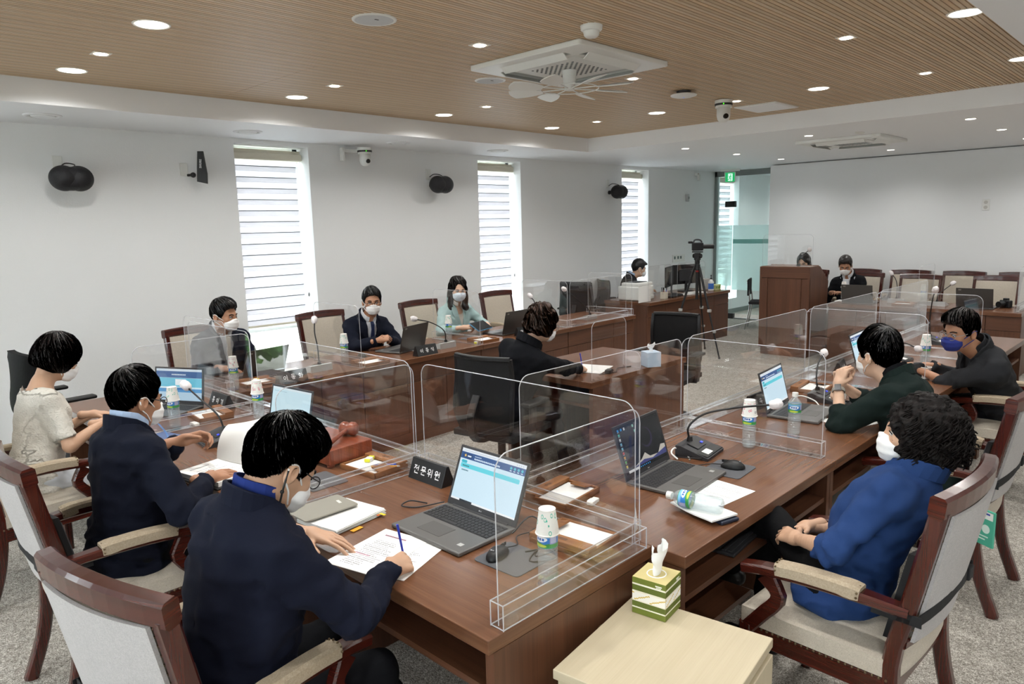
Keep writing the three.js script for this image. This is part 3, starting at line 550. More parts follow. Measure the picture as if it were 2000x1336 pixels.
// ---------- chairs (local: sitter faces -z, origin on the floor under the seat) ----------
function bent(w, h, t, fz, nx = 10, ny = 8, round = 0.3) {     // upholstered slab; fz(x, y) = how far back the middle sits
  const g = new THREE.BoxGeometry(w, h, t, nx, ny, 2), p = g.attributes.position;
  for (let i = 0; i < p.count; i++) {
    const x = p.getX(i), y = p.getY(i), z = p.getZ(i), ex = Math.abs(x) / (w / 2), ey = Math.abs(y) / (h / 2), f = 1 - round * Math.max(ex ** 6, ey ** 6);
    p.setZ(i, z * f * (1 + 0.25 * (1 - ex * ex) * (1 - ey * ey)) + fz(x, y));
  }
  g.computeVertexNormals(); return g;
}
const backZ = (y) => 0.245 + (y > 0.46 ? (y - 0.46) * 0.2 : 0), bow = (x) => 0.03 * (1 - (x / 0.25) ** 2);
function woodChair(label, x, z, face, o = {}) {
  const t = thing('wooden_armchair', label, 'chair', [x, 0, z], face - 90, o.group);
  for (const s of [-1, 1]) {
    const X = s * 0.245;
    obj('rear_leg', sweep(spline([[X, 0, 0.345], [X, 0.2, 0.275], [X, 0.46, 0.245], [X, 0.7, backZ(0.7)], [X, 1.0, backZ(1.0)]], 14), [[0.042, 0.05]], [1, 0, 0]), M.mahog, t, true);
    obj('front_leg', sweep([[s * 0.255, 0, -0.235], [s * 0.255, 0.2, -0.235], [s * 0.255, 0.42, -0.235]], [[0.036, 0.036], [0.042, 0.042], [0.052, 0.052]], [1, 0, 0]), M.mahog, t, true);
    const arm = obj('arm', [sweep(spline([[s * 0.25, 0.655, 0.29], [s * 0.268, 0.668, 0.16], [s * 0.275, 0.665, -0.02], [s * 0.272, 0.65, -0.17], [s * 0.272, 0.635, -0.245]], 12), [[0.045, 0.032], [0.05, 0.034], [0.05, 0.034], [0.055, 0.036]], [1, 0, 0]), sweep(spline([[s * 0.27, 0.63, -0.16], [s * 0.27, 0.56, -0.115], [s * 0.268, 0.48, -0.17], [s * 0.258, 0.4, -0.232]], 10), [[0.036, 0.075], [0.036, 0.06], [0.036, 0.05], [0.036, 0.05]], [1, 0, 0])], M.mahog, t);
    obj('arm_pad', sweep(spline([[s * 0.268, 0.676, 0.155], [s * 0.275, 0.682, 0.08], [s * 0.276, 0.679, -0.03], [s * 0.273, 0.668, -0.12]], 10), [[0.058, 0.048], [0.062, 0.054], [0.062, 0.054], [0.058, 0.05]], [1, 0, 0]), M.chairFabPad, t);
    const nl = []; for (const zz of [0.15, -0.117]) for (let k = 0; k < 7; k++) { const a = PI * (k / 6); nl.push(sph(0.0042, s * 0.272 + 0.033 * Math.cos(a), 0.672 + 0.027 * Math.sin(a), zz, 1, 1, 1, 6)); }
    obj('brass_nails', nl, M.nail, arm);
  }
  obj('crest_rail', sweep(Array.from({ length: 11 }, (_, i) => { const q = -0.27 + i * 0.054; return [q, 1.012 + 0.01 * (1 - (q / 0.27) ** 2), backZ(1.0) + bow(q)]; }), [[0.07, 0.05]], [0, 1, 0.1]), M.mahog, t);
  obj('back_rest', bent(0.455, 0.44, 0.055, (qx, qy) => backZ(qy + 0.765) + bow(qx) - 0.008).translate(0, 0.765, 0), M.chairFab, t);
  obj('back_cover', bent(0.45, 0.435, 0.012, (qx, qy) => backZ(qy + 0.765) + bow(qx) + 0.026, 10, 8, 0.1).translate(0, 0.765, 0), M.chairFabBack, t);
  obj('lower_back', bent(0.455, 0.12, 0.04, (qx, qy) => backZ(qy + 0.47) + bow(qx) * 0.6).translate(0, 0.47, 0), M.chairFab, t);
  obj('back_rail', sweep(Array.from({ length: 9 }, (_, i) => { const q = -0.24 + i * 0.06; return [q, 0.542, backZ(0.54) + bow(q) * 0.8]; }), [[0.035, 0.045]], [0, 1, 0.1]), M.mahog, t);
  obj('seat', bent(0.53, 0.5, 0.085, (qx, qy) => 0).rotateX(-PI / 2).translate(0, 0.447, -0.005), M.chairFab, t);
  obj('seat_rail', [rb(0.52, 0.07, 0.03, 0.006, 0, 0.38, -0.25), rb(0.03, 0.07, 0.48, 0.006, -0.25, 0.38, 0), rb(0.03, 0.07, 0.48, 0.006, 0.25, 0.38, 0), rb(0.5, 0.07, 0.03, 0.006, 0, 0.38, 0.24)], M.mahog, t);
  const nl = []; for (let k = 0; k < 24; k++) { const q = -0.24 + k * 0.48 / 23; nl.push(sph(0.005, q, 0.412, -0.266, 1, 1, 1, 6), sph(0.005, 0.266, 0.412, q, 1, 1, 1, 6), sph(0.005, -0.266, 0.412, q, 1, 1, 1, 6)); if (k % 2) nl.push(sph(0.0042, q * 0.93, 0.972, backZ(0.97) + bow(q) + 0.02, 1, 1, 1, 6)); }
  for (let k = 0; k < 16; k++) { const y = 0.56 + k * 0.026; for (const s of [-1, 1]) nl.push(sph(0.004, s * 0.222, y, backZ(y) + bow(0.222) + 0.018, 1, 1, 1, 6)); }
  obj('brass_nails', nl, M.nail, t);
  if (o.cushion) {
    obj('strap', [sweep(Array.from({ length: 9 }, (_, i) => { const q = -0.262 + i * 0.0655; return [q, 0.665 - Math.abs(q) * 0.1, backZ(0.66) + bow(q) + 0.034]; }), [[0.035, 0.004]], [0, 1, 0]), ...[-1, 1].map((s) => sweep([[s * 0.264, 0.64, backZ(0.65) + 0.045], [s * 0.264, 0.64, backZ(0.65) - 0.1]], [[0.035, 0.004]], [0, 1, 0])), rb(0.05, 0.045, 0.016, 0.005, 0.17, 0.652, backZ(0.66) + bow(0.17) + 0.04)], M.blackMatte, t);
    obj('lumbar_cushion', bent(0.4, 0.3, 0.06, (qx, qy) => backZ(qy + 0.67) - 0.06 + bow(qx) * 1.2, 10, 8, 0.7).translate(0, 0.67, 0), M.blackMatte, t);
  }
  return t;
}
function officeChair(label, x, z, face, o = {}) {
  const t = thing('swivel_chair', label, 'chair', [x, 0, z], face - 90);
  const h = o.h || 1.0, curve = (y) => 0.2 + 0.06 * Math.cos((y - 0.55) * 7) * (y < 0.8 ? 1 : 0.7) + (y - 0.5) * 0.22 - 0.05, w = (y) => 0.235 - 0.05 * Math.max(0, (y - 0.75)) + (y < 0.58 ? -0.3 * (0.58 - y) : 0);
  const g = new THREE.PlaneGeometry(1, 1, 12, 14), p = g.attributes.position;
  for (let i = 0; i < p.count; i++) { const u = p.getX(i) * 2, y = 0.5 + (p.getY(i) + 0.5) * (h - 0.5); p.setXYZ(i, u * w(y), y, curve(y) - 0.05 * u * u + 0.03); }
  g.computeVertexNormals();
  const lf = (s) => spline([0.5, 0.6, 0.7, 0.8, 0.9, h].map((y) => [s * w(y), y, curve(y) - 0.02]), 12);
  if (o.leather) {
    obj('back_rest', [bent(0.5, h - 0.5, 0.1, (qx, qy) => curve(qy + 0.5 + (h - 0.5) / 2) + 0.02 - 0.4 * qx * qx, 10, 12, 0.5).translate(0, 0.5 + (h - 0.5) / 2, 0)], M.blackGlossLeather, t);
    const r = []; for (let k = 0; k < 6; k++) r.push(sweep([[-0.22, h - 0.05 - k * 0.07, curve(h - 0.05 - k * 0.07) - 0.035], [0, h - 0.05 - k * 0.07, curve(h - 0.05 - k * 0.07) - 0.02 - 0.018], [0.22, h - 0.05 - k * 0.07, curve(h - 0.05 - k * 0.07) - 0.035]], [[0.05, 0.03]], [0, 1, 0]));
    obj('back_ribs', r, M.blackGlossLeather, t);
  } else {
    obj('back_mesh', [g, g.clone().translate(0, 0, 0.008)], M.mesh, t);
    obj('back_frame', [sweep(lf(-1), [[0.03, 0.025]], [1, 0, 0]), sweep(lf(1), [[0.03, 0.025]], [1, 0, 0]), sweep(Array.from({ length: 7 }, (_, i) => { const u = -1 + i / 3; return [u * w(h), h, curve(h) - 0.05 * u * u + 0.03]; }), [[0.03, 0.03]], [0, 1, 0]), sweep(Array.from({ length: 7 }, (_, i) => { const u = -1 + i / 3; return [u * w(0.5), 0.5, curve(0.5) - 0.05 * u * u + 0.03]; }), [[0.05, 0.03]], [0, 1, 0]), sweep(spline([[0, 0.42, 0.1], [0, 0.45, 0.3], [0, 0.6, 0.34], [0, 0.74, curve(0.74) + 0.05]], 10), [[0.07, 0.035], [0.06, 0.03]], [1, 0, 0])], M.black, t);
  }
  obj('seat', bent(0.5, 0.48, 0.08, () => 0, 10, 10, 0.5).rotateX(-PI / 2).translate(0, 0.45, -0.02), o.leather ? M.blackGlossLeather : M.blackMatte, t);
  for (const s of [-1, 1]) { const a = obj('arm', [sweep([[s * 0.27, 0.42, 0.03], [s * 0.285, 0.55, 0.03], [s * 0.28, 0.655, 0.02]], [[0.03, 0.06]], [1, 0, 0]), rod([s * 0.1, 0.41, 0.03], [s * 0.27, 0.42, 0.03], 0.016)], M.darkGrey, t); obj('arm_pad', rb(0.085, 0.028, 0.25, 0.013, s * 0.28, 0.67, -0.01), M.black, a); }
  obj('gas_column', [cyl(0.028, 0.028, 0.28, 0, 0.26, 0, 16), rb(0.2, 0.04, 0.22, 0.01, 0, 0.4, 0)], M.darkGrey, t);
  for (let k = 0; k < 5; k++) { const a = k * 2 * PI / 5 + 0.3, c = Math.cos(a), s = Math.sin(a); const l = obj('base_leg', sweep([[0, 0.12, 0], [c * 0.15, 0.11, s * 0.15], [c * 0.29, 0.075, s * 0.29]], [[0.05, 0.035], [0.045, 0.03], [0.035, 0.025]], [-s, 0, c]), M.black, t); obj('caster', [cyl(0.026, 0.026, 0.018, 0, 0, 0, 14).rotateX(PI / 2).rotateY(-a).translate(c * 0.29 - s * 0.014, 0.027, s * 0.29 + c * 0.014), cyl(0.026, 0.026, 0.018, 0, 0, 0, 14).rotateX(PI / 2).rotateY(-a).translate(c * 0.29 + s * 0.014, 0.027, s * 0.29 - c * 0.014)], M.black, l); }
  return t;
}
M.blackGlossLeather = phy(0x0a0a0b, 0.7, { specularIntensity: 0.25, bumpMap: softBump, bumpScale: 0.001 });
woodChair('wooden armchair whose glossy crest rail is behind the man writing with a blue pen', 0.8, -1.945, 13, { cushion: true });
woodChair('wooden armchair with black strap under the paper flipping man', 0.88, -3.2, 0, { cushion: true });
woodChair('wooden armchair under the woman in white lace', 0.83, -4.5, 8);
woodChair('wooden armchair under the blue linen shirt woman', 2.545, -0.86, 88, { cushion: true });
woodChair('wooden armchair with a green packet hanging from it under the green jacket man', 3.99, -0.95, 90, { cushion: true });
woodChair('wooden armchair under the man with the blue mask', 5.62, -0.95, 90);
woodChair('wooden armchair under the man with the pale tie', 2.5, -6.0, -90);
woodChair('wooden armchair under the man with dark-rimmed glasses', 3.78, -6.05, -88);
woodChair('wooden armchair partly hidden by the mint jacket woman', 5.02, -6.05, -88);
woodChair('empty wooden armchair between the mint jacket and the lone window row microphone', 6.27, -6.1, -90);
woodChair('wooden armchair under the man beside the podium', 10.86, -3.74, 180);
woodChair('empty wooden armchair drawn up to the back row microphone', 10.72, -2.95, 180, { group: 'empty chairs at the back row' });
woodChair('empty wooden armchair behind the back row laptop', 10.82, -2.08, 180, { group: 'empty chairs at the back row' });
[[-4.0, 'right behind the podium man'], [-3.32, 'behind the back row microphone'], [-2.62, 'between the two back row microphones'], [-1.93, 'behind the back row video camera']].forEach(([z, l]) => woodChair('empty wooden armchair against the end wall ' + l, 11.55, z, 180, { group: 'empty chairs against the end wall' }));
officeChair('black mesh swivel chair under the brown haired woman', 3.42, -3.5, 10, { h: 0.99 });
officeChair('black mesh swivel chair standing at the far side of the centre desk', 5.62, -3.55, 190, { h: 1.0 });
officeChair('dark high backed swivel chair behind the window row end', 7.95, -6.45, 20, { h: 1.05 });
officeChair('dark swivel chair under the clerk', 9.12, -6.72, -30, { h: 0.98 });
officeChair('black leather swivel chair with ribbed back by the window wall', 1.4, -6.2, 5, { h: 1.02, leather: true });
{
  const t = thing('chrome_chair', 'small chrome legged chair with black seat beside the podium', 'chair', [11.75, 0, -5.55], 200);
  obj('seat', rb(0.42, 0.05, 0.42, 0.02, 0, 0.46, 0), M.blackMatte, t); obj('back_rest', rb(0.4, 0.28, 0.03, 0.012, 0, 0.72, 0.22), M.blackMatte, t);
  for (const s of [-1, 1]) { obj('leg', tube([[s * 0.2, 0, -0.22], [s * 0.19, 0.44, -0.16]], 0.011, 8), M.chrome, t); obj('leg', tube([[s * 0.2, 0, 0.26], [s * 0.19, 0.44, 0.19], [s * 0.18, 0.84, 0.24]], 0.011, 8), M.chrome, t); }
}
M.pageTwo = std(0xeceae6, 0.85, { side: THREE.DoubleSide });
// ---------- lettering: Korean syllables drawn stroke by stroke in a unit cell ----------
const JAMO = {
  o: (c) => { c.ellipse(0.5, 0.5, 0.42, 0.42, 0, 0, 7); }, i: (c) => { c.moveTo(0.5, 0); c.lineTo(0.5, 1); },
  a: (c) => { c.moveTo(0.35, 0); c.lineTo(0.35, 1); c.moveTo(0.35, 0.48); c.lineTo(0.85, 0.48); }, eo: (c) => { c.moveTo(0.75, 0); c.lineTo(0.75, 1); c.moveTo(0.1, 0.48); c.lineTo(0.75, 0.48); },
  u: (c) => { c.moveTo(0, 0.2); c.lineTo(1, 0.2); c.moveTo(0.5, 0.2); c.lineTo(0.5, 1); }, oh: (c) => { c.moveTo(0, 0.8); c.lineTo(1, 0.8); c.moveTo(0.5, 0); c.lineTo(0.5, 0.8); },
  n: (c) => { c.moveTo(0.1, 0); c.lineTo(0.1, 0.9); c.lineTo(1, 0.9); }, d: (c) => { c.moveTo(0.95, 0.08); c.lineTo(0.1, 0.08); c.lineTo(0.1, 0.9); c.lineTo(1, 0.9); }, m: (c) => { c.rect(0.1, 0.1, 0.8, 0.8); },
  j: (c) => { c.moveTo(0.05, 0.1); c.lineTo(0.95, 0.1); c.moveTo(0.52, 0.1); c.quadraticCurveTo(0.45, 0.6, 0.02, 0.95); c.moveTo(0.5, 0.45); c.lineTo(0.98, 0.95); },
  s: (c) => { c.moveTo(0.5, 0.05); c.quadraticCurveTo(0.45, 0.6, 0.02, 0.95); c.moveTo(0.48, 0.4); c.lineTo(0.98, 0.95); }, g: (c) => { c.moveTo(0.05, 0.1); c.lineTo(0.9, 0.1); c.quadraticCurveTo(0.88, 0.6, 0.6, 1); },
  r: (c) => { c.moveTo(0.05, 0.06); c.lineTo(0.92, 0.06); c.lineTo(0.92, 0.48); c.lineTo(0.1, 0.48); c.lineTo(0.1, 0.94); c.lineTo(1, 0.94); }, h: (c) => { c.moveTo(0.35, 0.02); c.lineTo(0.65, 0.02); c.moveTo(0.05, 0.24); c.lineTo(0.95, 0.24); c.moveTo(0.82, 0.66); c.ellipse(0.5, 0.66, 0.32, 0.3, 0, 0, 7); },
};
const SYL = {
  jeon: [['j', 0.02, 0.02, 0.55, 0.52], ['eo', 0.52, 0, 0.45, 0.66], ['n', 0.2, 0.7, 0.72, 0.3]], mun: [['m', 0.15, 0, 0.7, 0.4], ['u', 0, 0.44, 1, 0.26], ['n', 0.18, 0.72, 0.7, 0.28]],
  wi: [['o', 0.04, 0.02, 0.56, 0.5], ['u', 0, 0.55, 0.68, 0.4], ['i', 0.68, 0, 0.3, 1]], won: [['o', 0.06, 0, 0.5, 0.4], ['u', 0, 0.42, 0.62, 0.28], ['eo', 0.5, 0, 0.48, 0.7], ['n', 0.2, 0.74, 0.72, 0.26]],
  i: [['o', 0.02, 0.18, 0.55, 0.6], ['i', 0.6, 0, 0.38, 1]], dong: [['d', 0.15, 0, 0.7, 0.3], ['oh', 0, 0.3, 1, 0.28], ['o', 0.24, 0.62, 0.52, 0.38]], hwa: [['h', 0.02, 0, 0.58, 0.58], ['oh', 0, 0.6, 0.64, 0.34], ['a', 0.6, 0, 0.42, 1]],
  jong: [['j', 0.15, 0, 0.7, 0.32], ['oh', 0, 0.32, 1, 0.26], ['o', 0.24, 0.62, 0.52, 0.38]], seok: [['s', 0, 0.02, 0.55, 0.52], ['eo', 0.5, 0, 0.46, 0.62], ['g', 0.2, 0.68, 0.7, 0.32]],
  an: [['o', 0.02, 0.04, 0.55, 0.5], ['a', 0.55, 0, 0.48, 0.68], ['n', 0.18, 0.72, 0.72, 0.28]], ri: [['r', 0.02, 0.1, 0.58, 0.75], ['i', 0.64, 0, 0.36, 1]], gi: [['g', 0.02, 0.1, 0.58, 0.75], ['i', 0.64, 0, 0.36, 1]],
  sok: [['s', 0.14, 0, 0.72, 0.34], ['oh', 0, 0.34, 1, 0.26], ['g', 0.2, 0.68, 0.66, 0.32]], hong: [['h', 0.14, 0, 0.72, 0.36], ['oh', 0, 0.36, 1, 0.24], ['o', 0.24, 0.64, 0.52, 0.36]],
};
function hangul(c, list, x, y, size, gap, color, lw) {
  list.forEach((s, k) => SYL[s].forEach(([j, a, b, w, h]) => {
    c.save(); c.translate(x + k * (size + gap) + a * size, y + b * size); c.scale(w * size, h * size); c.beginPath(); JAMO[j](c); c.restore(); c.strokeStyle = color; c.lineWidth = lw; c.lineCap = 'butt'; c.stroke();
  }));
}
const UP = TOPH + 0.0003;
function plane(name, w, h, mat, parent, pos, rot = [0, 0, 0]) { const m = new THREE.Mesh(new THREE.PlaneGeometry(w, h), mat); m.name = name; m.rotation.order = 'YXZ'; m.rotation.set(rot[0] * D2R, rot[1] * D2R, rot[2] * D2R); m.position.set(...pos); parent.add(m); return m; }
// name plates: black three-sided bars; local front (audience) is -z
function nameplate(label, x, z, turn, text) {
  const t = thing('name_plate', label, 'name plate', [x, UP, z], turn), L = 0.23, H = 0.085, W = 0.075;
  obj('bar', rotY(extr([[-W / 2, 0.001], [W / 2, 0.001], [0.006, H], [-0.006, H]], L - 0.004, 0.002), 90).translate(-L / 2 + 0.002, 0, 0), std(0x131416, 0.35), t);
  const tx = canvasTex(256, 96, (c) => { c.fillStyle = '#131416'; c.fillRect(0, 0, 256, 96); const n = text.length, sz = n > 3 ? 44 : 46, gap = n > 3 ? 14 : 28, w = n * sz + (n - 1) * gap; hangul(c, text, (256 - w) / 2, 24, sz, gap, '#f2f2f2', 5.5); });
  const m = std(0xffffff, 0.4, { map: tx }), a = Math.atan2(W / 2 - 0.006, H) / D2R, yy = H / 2, zz = W / 4 + 0.0062;
  plane('lettering', L - 0.02, H * 0.92, m, t, [0, yy, -zz], [-a, 180, 0]); plane('lettering', L - 0.02, H * 0.92, m, t, [0, yy, zz], [-a, 0, 0]);
  return t;
}
nameplate('black name plate with four white Korean characters before the open laptop', 1.905, -2.4, -90, ['jeon', 'mun', 'wi', 'won']);
nameplate('black name plate with white Korean characters before the pale tie man', 2.57, -4.83, 180, ['i', 'dong', 'hwa']);
nameplate('black name plate with white Korean characters before the glasses man', 3.91, -4.93, 182, ['i', 'jong', 'seok']);
nameplate('black name plate with white Korean characters before the mint jacket woman', 5.25, -5.0, 182, ['an', 'ri', 'gi']);
nameplate('black name plate behind the upturned pink ring cup', 3.98, -1.955 + 0.06, 0, ['i', 'sok', 'i']);
nameplate('black name plate with white characters beside the green jacket man\'s wrist', 5.27, -1.89, 12, ['sok', 'i']);
nameplate('black name plate by the window corner of the head table', 1.895, -4.5, -90, ['hong', 'i', 'gi']);
// ---------- laptops; local: user on +z ----------
const page = (c, w, h) => {
  c.fillStyle = '#cfe9f7'; c.fillRect(0, 0, w, h); c.fillStyle = '#e6edf4'; c.fillRect(0, 0, w, h * 0.07); c.fillStyle = '#b9c6d2'; c.fillRect(w * 0.04, h * 0.035, w * 0.5, 3); for (let k = 0; k < 4; k++) c.fillRect(w * (0.86 + k * 0.03), h * 0.03, 6, 6);
  c.fillStyle = '#1f4f8c'; c.fillRect(0, h * 0.07, w, h * 0.13); c.fillStyle = '#173f75'; c.fillRect(w * 0.03, h * 0.09, w * 0.15, h * 0.09); c.fillStyle = '#e8c25a'; c.beginPath(); for (let k = 0; k < 10; k++) { const r = k % 2 ? 5 : 13, a = k * PI / 5 - PI / 2; c.lineTo(w * 0.07 + r * Math.cos(a), h * 0.135 + r * Math.sin(a)); } c.fill();
  c.fillStyle = '#dfeefc'; c.fillRect(w * 0.105, h * 0.125, w * 0.06, 9); for (let k = 0; k < 22; k++) c.fillRect(w * 0.22 + k * 9.5, h * 0.145 + (k % 2), 7, 10); for (let k = 0; k < 8; k++) c.fillRect(w * 0.22 + k * 7, h * 0.105, 5, 5);
  c.fillStyle = '#4db8cf'; for (let k = 0; k < 4; k++) { c.beginPath(); c.arc(w * (0.79 + k * 0.055), h * 0.125, 9, 0, 7); c.fill(); } c.fillStyle = '#dfeefc'; for (let k = 0; k < 4; k++) c.fillRect(w * (0.775 + k * 0.055), h * 0.165, 15, 5);
  c.fillStyle = '#3ab7cc'; c.beginPath(); c.roundRect(w * 0.03, h * 0.225, w * 0.09, h * 0.055, 8); c.fill(); c.fillStyle = '#5fd3e2'; c.beginPath(); c.roundRect(w * 0.03, h * 0.285, w * 0.92, h * 0.085, 7); c.fill(); c.fillStyle = '#3a6d7c'; for (let k = 0; k < 7; k++) { c.fillRect(w * 0.06 + k * 8, h * 0.318, 6, 8); c.fillRect(w * 0.06 + k * 8, h * 0.405, 6, 7); }
  c.fillStyle = '#eef3f6'; c.fillRect(w * 0.0, h * 0.965, w, h * 0.035); c.fillStyle = '#16202c'; c.fillRect(w * 0.14, h * 0.965, w * 0.2, h * 0.035);
};
const pageTex = canvasTex(512, 320, page);
const plainTex = canvasTex(512, 320, (c, w, h) => { c.fillStyle = '#cdeaf4'; c.fillRect(0, 0, w, h); c.fillStyle = '#dfeff5'; c.fillRect(0, 0, w, 18); c.fillStyle = '#90b6c6'; for (let k = 0; k < 14; k++) c.fillRect(w * 0.05 + k * 12, 34, 9, 4); });
const portalTex = canvasTex(512, 320, (c, w, h) => { c.fillStyle = '#4a94cc'; c.fillRect(0, 0, w, h); c.fillStyle = '#d5e3ee'; c.fillRect(0, 0, w, 24); c.fillStyle = '#2a5d97'; c.fillRect(0, 24, w, 66); c.fillStyle = '#d6eef8'; c.fillRect(0, 90, w, 110); c.fillStyle = '#69c5df'; c.fillRect(0, 92, w, 90); c.fillStyle = '#eef7fb'; c.fillRect(w * 0.42, 104, w * 0.24, 62); c.fillStyle = '#2f79b8'; c.fillRect(w * 0.46, 190, w * 0.14, 24); c.fillStyle = '#d8e8f2'; for (let k = 0; k < 9; k++) c.fillRect(w * 0.34 + k * 18, 52, 14, 12); c.fillStyle = '#b8d6ea'; c.fillRect(0, 236, w, 84); });
const deskTex = canvasTex(512, 320, (c, w, h) => {
  c.fillStyle = '#15171d'; c.fillRect(0, 0, w, h); c.fillStyle = '#2a2140'; c.beginPath(); c.arc(w * 0.62, h * 0.42, 70, 0, 7); c.fill(); c.fillStyle = '#15171d'; c.beginPath(); c.arc(w * 0.6, h * 0.4, 62, 0, 7); c.fill();
  c.fillStyle = '#d9d2c6'; c.beginPath(); c.moveTo(w * 0.18, h * 0.93); c.lineTo(w * 0.4, h * 0.82); c.lineTo(w * 0.5, h * 0.72); c.lineTo(w * 0.6, h * 0.84); c.lineTo(w * 0.8, h * 0.86); c.lineTo(w * 0.9, h * 0.7); c.lineTo(w, h * 0.72); c.lineTo(w, h * 0.93); c.fill(); c.fillStyle = '#4a4f8a'; c.beginPath(); c.moveTo(w * 0.2, h * 0.93); c.lineTo(w * 0.45, h * 0.85); c.lineTo(w * 0.65, h * 0.9); c.lineTo(w, h * 0.8); c.lineTo(w, h * 0.93); c.fill();
  const cols = ['#3aa0e8', '#49c7b0', '#e6e6e6', '#8fd0e8', '#8fd0e8', '#d84040', '#e8a33a', '#58b868', '#e8d050']; cols.forEach((q, k) => { c.fillStyle = q; c.fillRect(16, 12 + k * 31, 18, 16); c.fillStyle = '#c8ccd4'; c.fillRect(14, 30 + k * 31, 22, 3); }); c.fillStyle = '#3aa0e8'; c.fillRect(52, 12, 18, 16); c.fillStyle = '#e6e6e6'; c.fillRect(88, 12, 16, 18); c.fillStyle = '#8fd0b8'; c.fillRect(190, 14, 16, 18); c.fillRect(200, 52, 16, 18);
  c.fillStyle = '#0b0d12'; c.fillRect(0, h * 0.93, w, h * 0.07); c.fillStyle = '#f2f2f2'; c.fillRect(30, h * 0.938, 130, h * 0.055); c.fillStyle = '#3aa0e8'; for (let k = 0; k < 6; k++) c.fillRect(170 + k * 22, h * 0.95, 10, 10);
});
const scr = (tx, e) => std(0x101010, 0.25, { emissive: 0xffffff, emissiveMap: tx, emissiveIntensity: e });
const SCREEN = { page: scr(pageTex, 0.95), plain: scr(plainTex, 0.9), portal: scr(portalTex, 0.85), desk: scr(deskTex, 0.6) };
const keyG = (() => { const g = []; for (let r = 0; r < 6; r++) for (let k = 0; k < 19; k++) { const w = 0.0148; if (r === 5 && k > 4 && k < 10) continue; g.push(bx(w, 0.0022, r ? 0.0148 : 0.009, -0.166 + k * 0.01845, 0.0185, -0.094 + r * 0.0182)); } g.push(bx(0.088, 0.0022, 0.0148, -0.166 + 7 * 0.01845, 0.0185, -0.003)); return merge(g); })();
const logoTex = canvasTex(64, 32, (c) => { c.fillStyle = '#2c2c2e'; c.fillRect(0, 0, 64, 32); c.fillStyle = '#d8d8d8'; c.beginPath(); c.arc(14, 16, 9, 0, 7); c.fill(); c.fillStyle = '#2c2c2e'; c.fillRect(14, 10, 2, 8); c.fillRect(14, 16, 6, 2); c.fillStyle = '#d8d8d8'; c.font = 'bold 20px sans-serif'; c.fillText('LG', 28, 23); });
const logoMat = std(0xffffff, 0.5, { map: logoTex });
const lapGeo = { body: rb(0.38, 0.016, 0.28, 0.006, 0, 0.009, 0.009), well: rb(0.352, 0.002, 0.112, 0.0008, 0, 0.0172, -0.048), tp: rb(0.125, 0.0012, 0.08, 0.0005, -0.025, 0.0174, 0.068), lid: rb(0.38, 0.238, 0.006, 0.0028, 0, 0.119, -0.003), bezel: rb(0.376, 0.234, 0.0014, 0.0005, 0, 0.119, 0.0005), hinge: rotZ(cyl(0.006, 0.006, 0.3, 0, 0, 0, 12), 90) };
function laptop(label, x, z, turn, o = {}) {
  const t = thing('laptop', label, 'laptop', [x, UP, z], turn);
  const b = obj('base', lapGeo.body, M.lapDeck, t, null);
  obj('keyboard_tray', lapGeo.well, M.darkGrey, t, null); const k = obj('keys', keyG, M.key, t, null); k.userData.kind = 'stuff';
  obj('touchpad', lapGeo.tp, o.tp || M.touch, t, null); obj('sticker', rb(0.022, 0.0006, 0.02, 0.0002, 0.145, 0.0178, 0.1), M.silver, t);
  obj('hinge', lapGeo.hinge.clone().translate(0, 0.016, -0.125), M.darkGrey, t, null);
  const lid = new THREE.Group(); lid.name = 'lid'; lid.position.set(0, 0.016, -0.126); lid.rotation.x = -(o.tilt ?? 20) * D2R; t.add(lid);
  obj('lid_shell', lapGeo.lid, M.lapLid, lid, null); obj('bezel', lapGeo.bezel, M.darkGrey, lid, null);
  plane('screen', 0.352, 0.202, SCREEN[o.s || 'off'] || M.blackGloss, lid, [0, 0.126, 0.0015]);
  plane('maker_mark', 0.02, 0.01, logoMat, lid, [0, 0.013, 0.0015]); plane('lid_mark', 0.03, 0.015, M.lidMark, lid, [0.15, 0.215, -0.0064], [0, 180, 0]);
  obj('hinge_foot', rb(0.3, 0.008, 0.012, 0.003, 0, 0.0, -0.002), M.darkGrey, lid);
  return t;
}
M.touch = std(0x62605e, 0.5, { metalness: 0.5 }); M.lidMark = std(0x8d8a86, 0.4, { metalness: 0.5 });
laptop('grey laptop showing a blue web page beside the four character name plate', 1.632, -1.93, -90, { s: 'page', tilt: 22 });
laptop('grey laptop with a dark desktop picture and icons on its screen', 2.605, -1.6, 4, { s: 'desk', tilt: 18 });
laptop('grey laptop showing a web page behind the capped water bottle', 4.0, -1.64, 6, { s: 'page', tilt: 14 });
laptop('grey laptop showing a web page beyond the green jacket man\'s fist', 5.66, -1.73, 4, { s: 'page', tilt: 16 });
laptop('grey laptop with pale blank screen behind the gavel', 1.74, -3.58, -84, { s: 'plain', tilt: 12 });
laptop('grey laptop with a blue portal page by the woman in lace', 1.6, -4.66, -62, { s: 'portal', tilt: 8 });
laptop('open laptop of the pale tie man seen from behind', 2.48, -5.26, 190, { tilt: 20 });
laptop('dark laptop lid before the man with dark-rimmed glasses', 3.92, -5.3, 196, { tilt: 14 });
laptop('dark laptop lid before the mint jacket woman', 5.24, -5.27, 184, { tilt: 14 });
laptop('grey laptop lid on the back row before the man by the podium', 9.85, -3.32, 92, { tilt: 14 });
laptop('grey laptop lid on the back row beside the video camera', 9.98, -2.04, 90, { tilt: 14 });
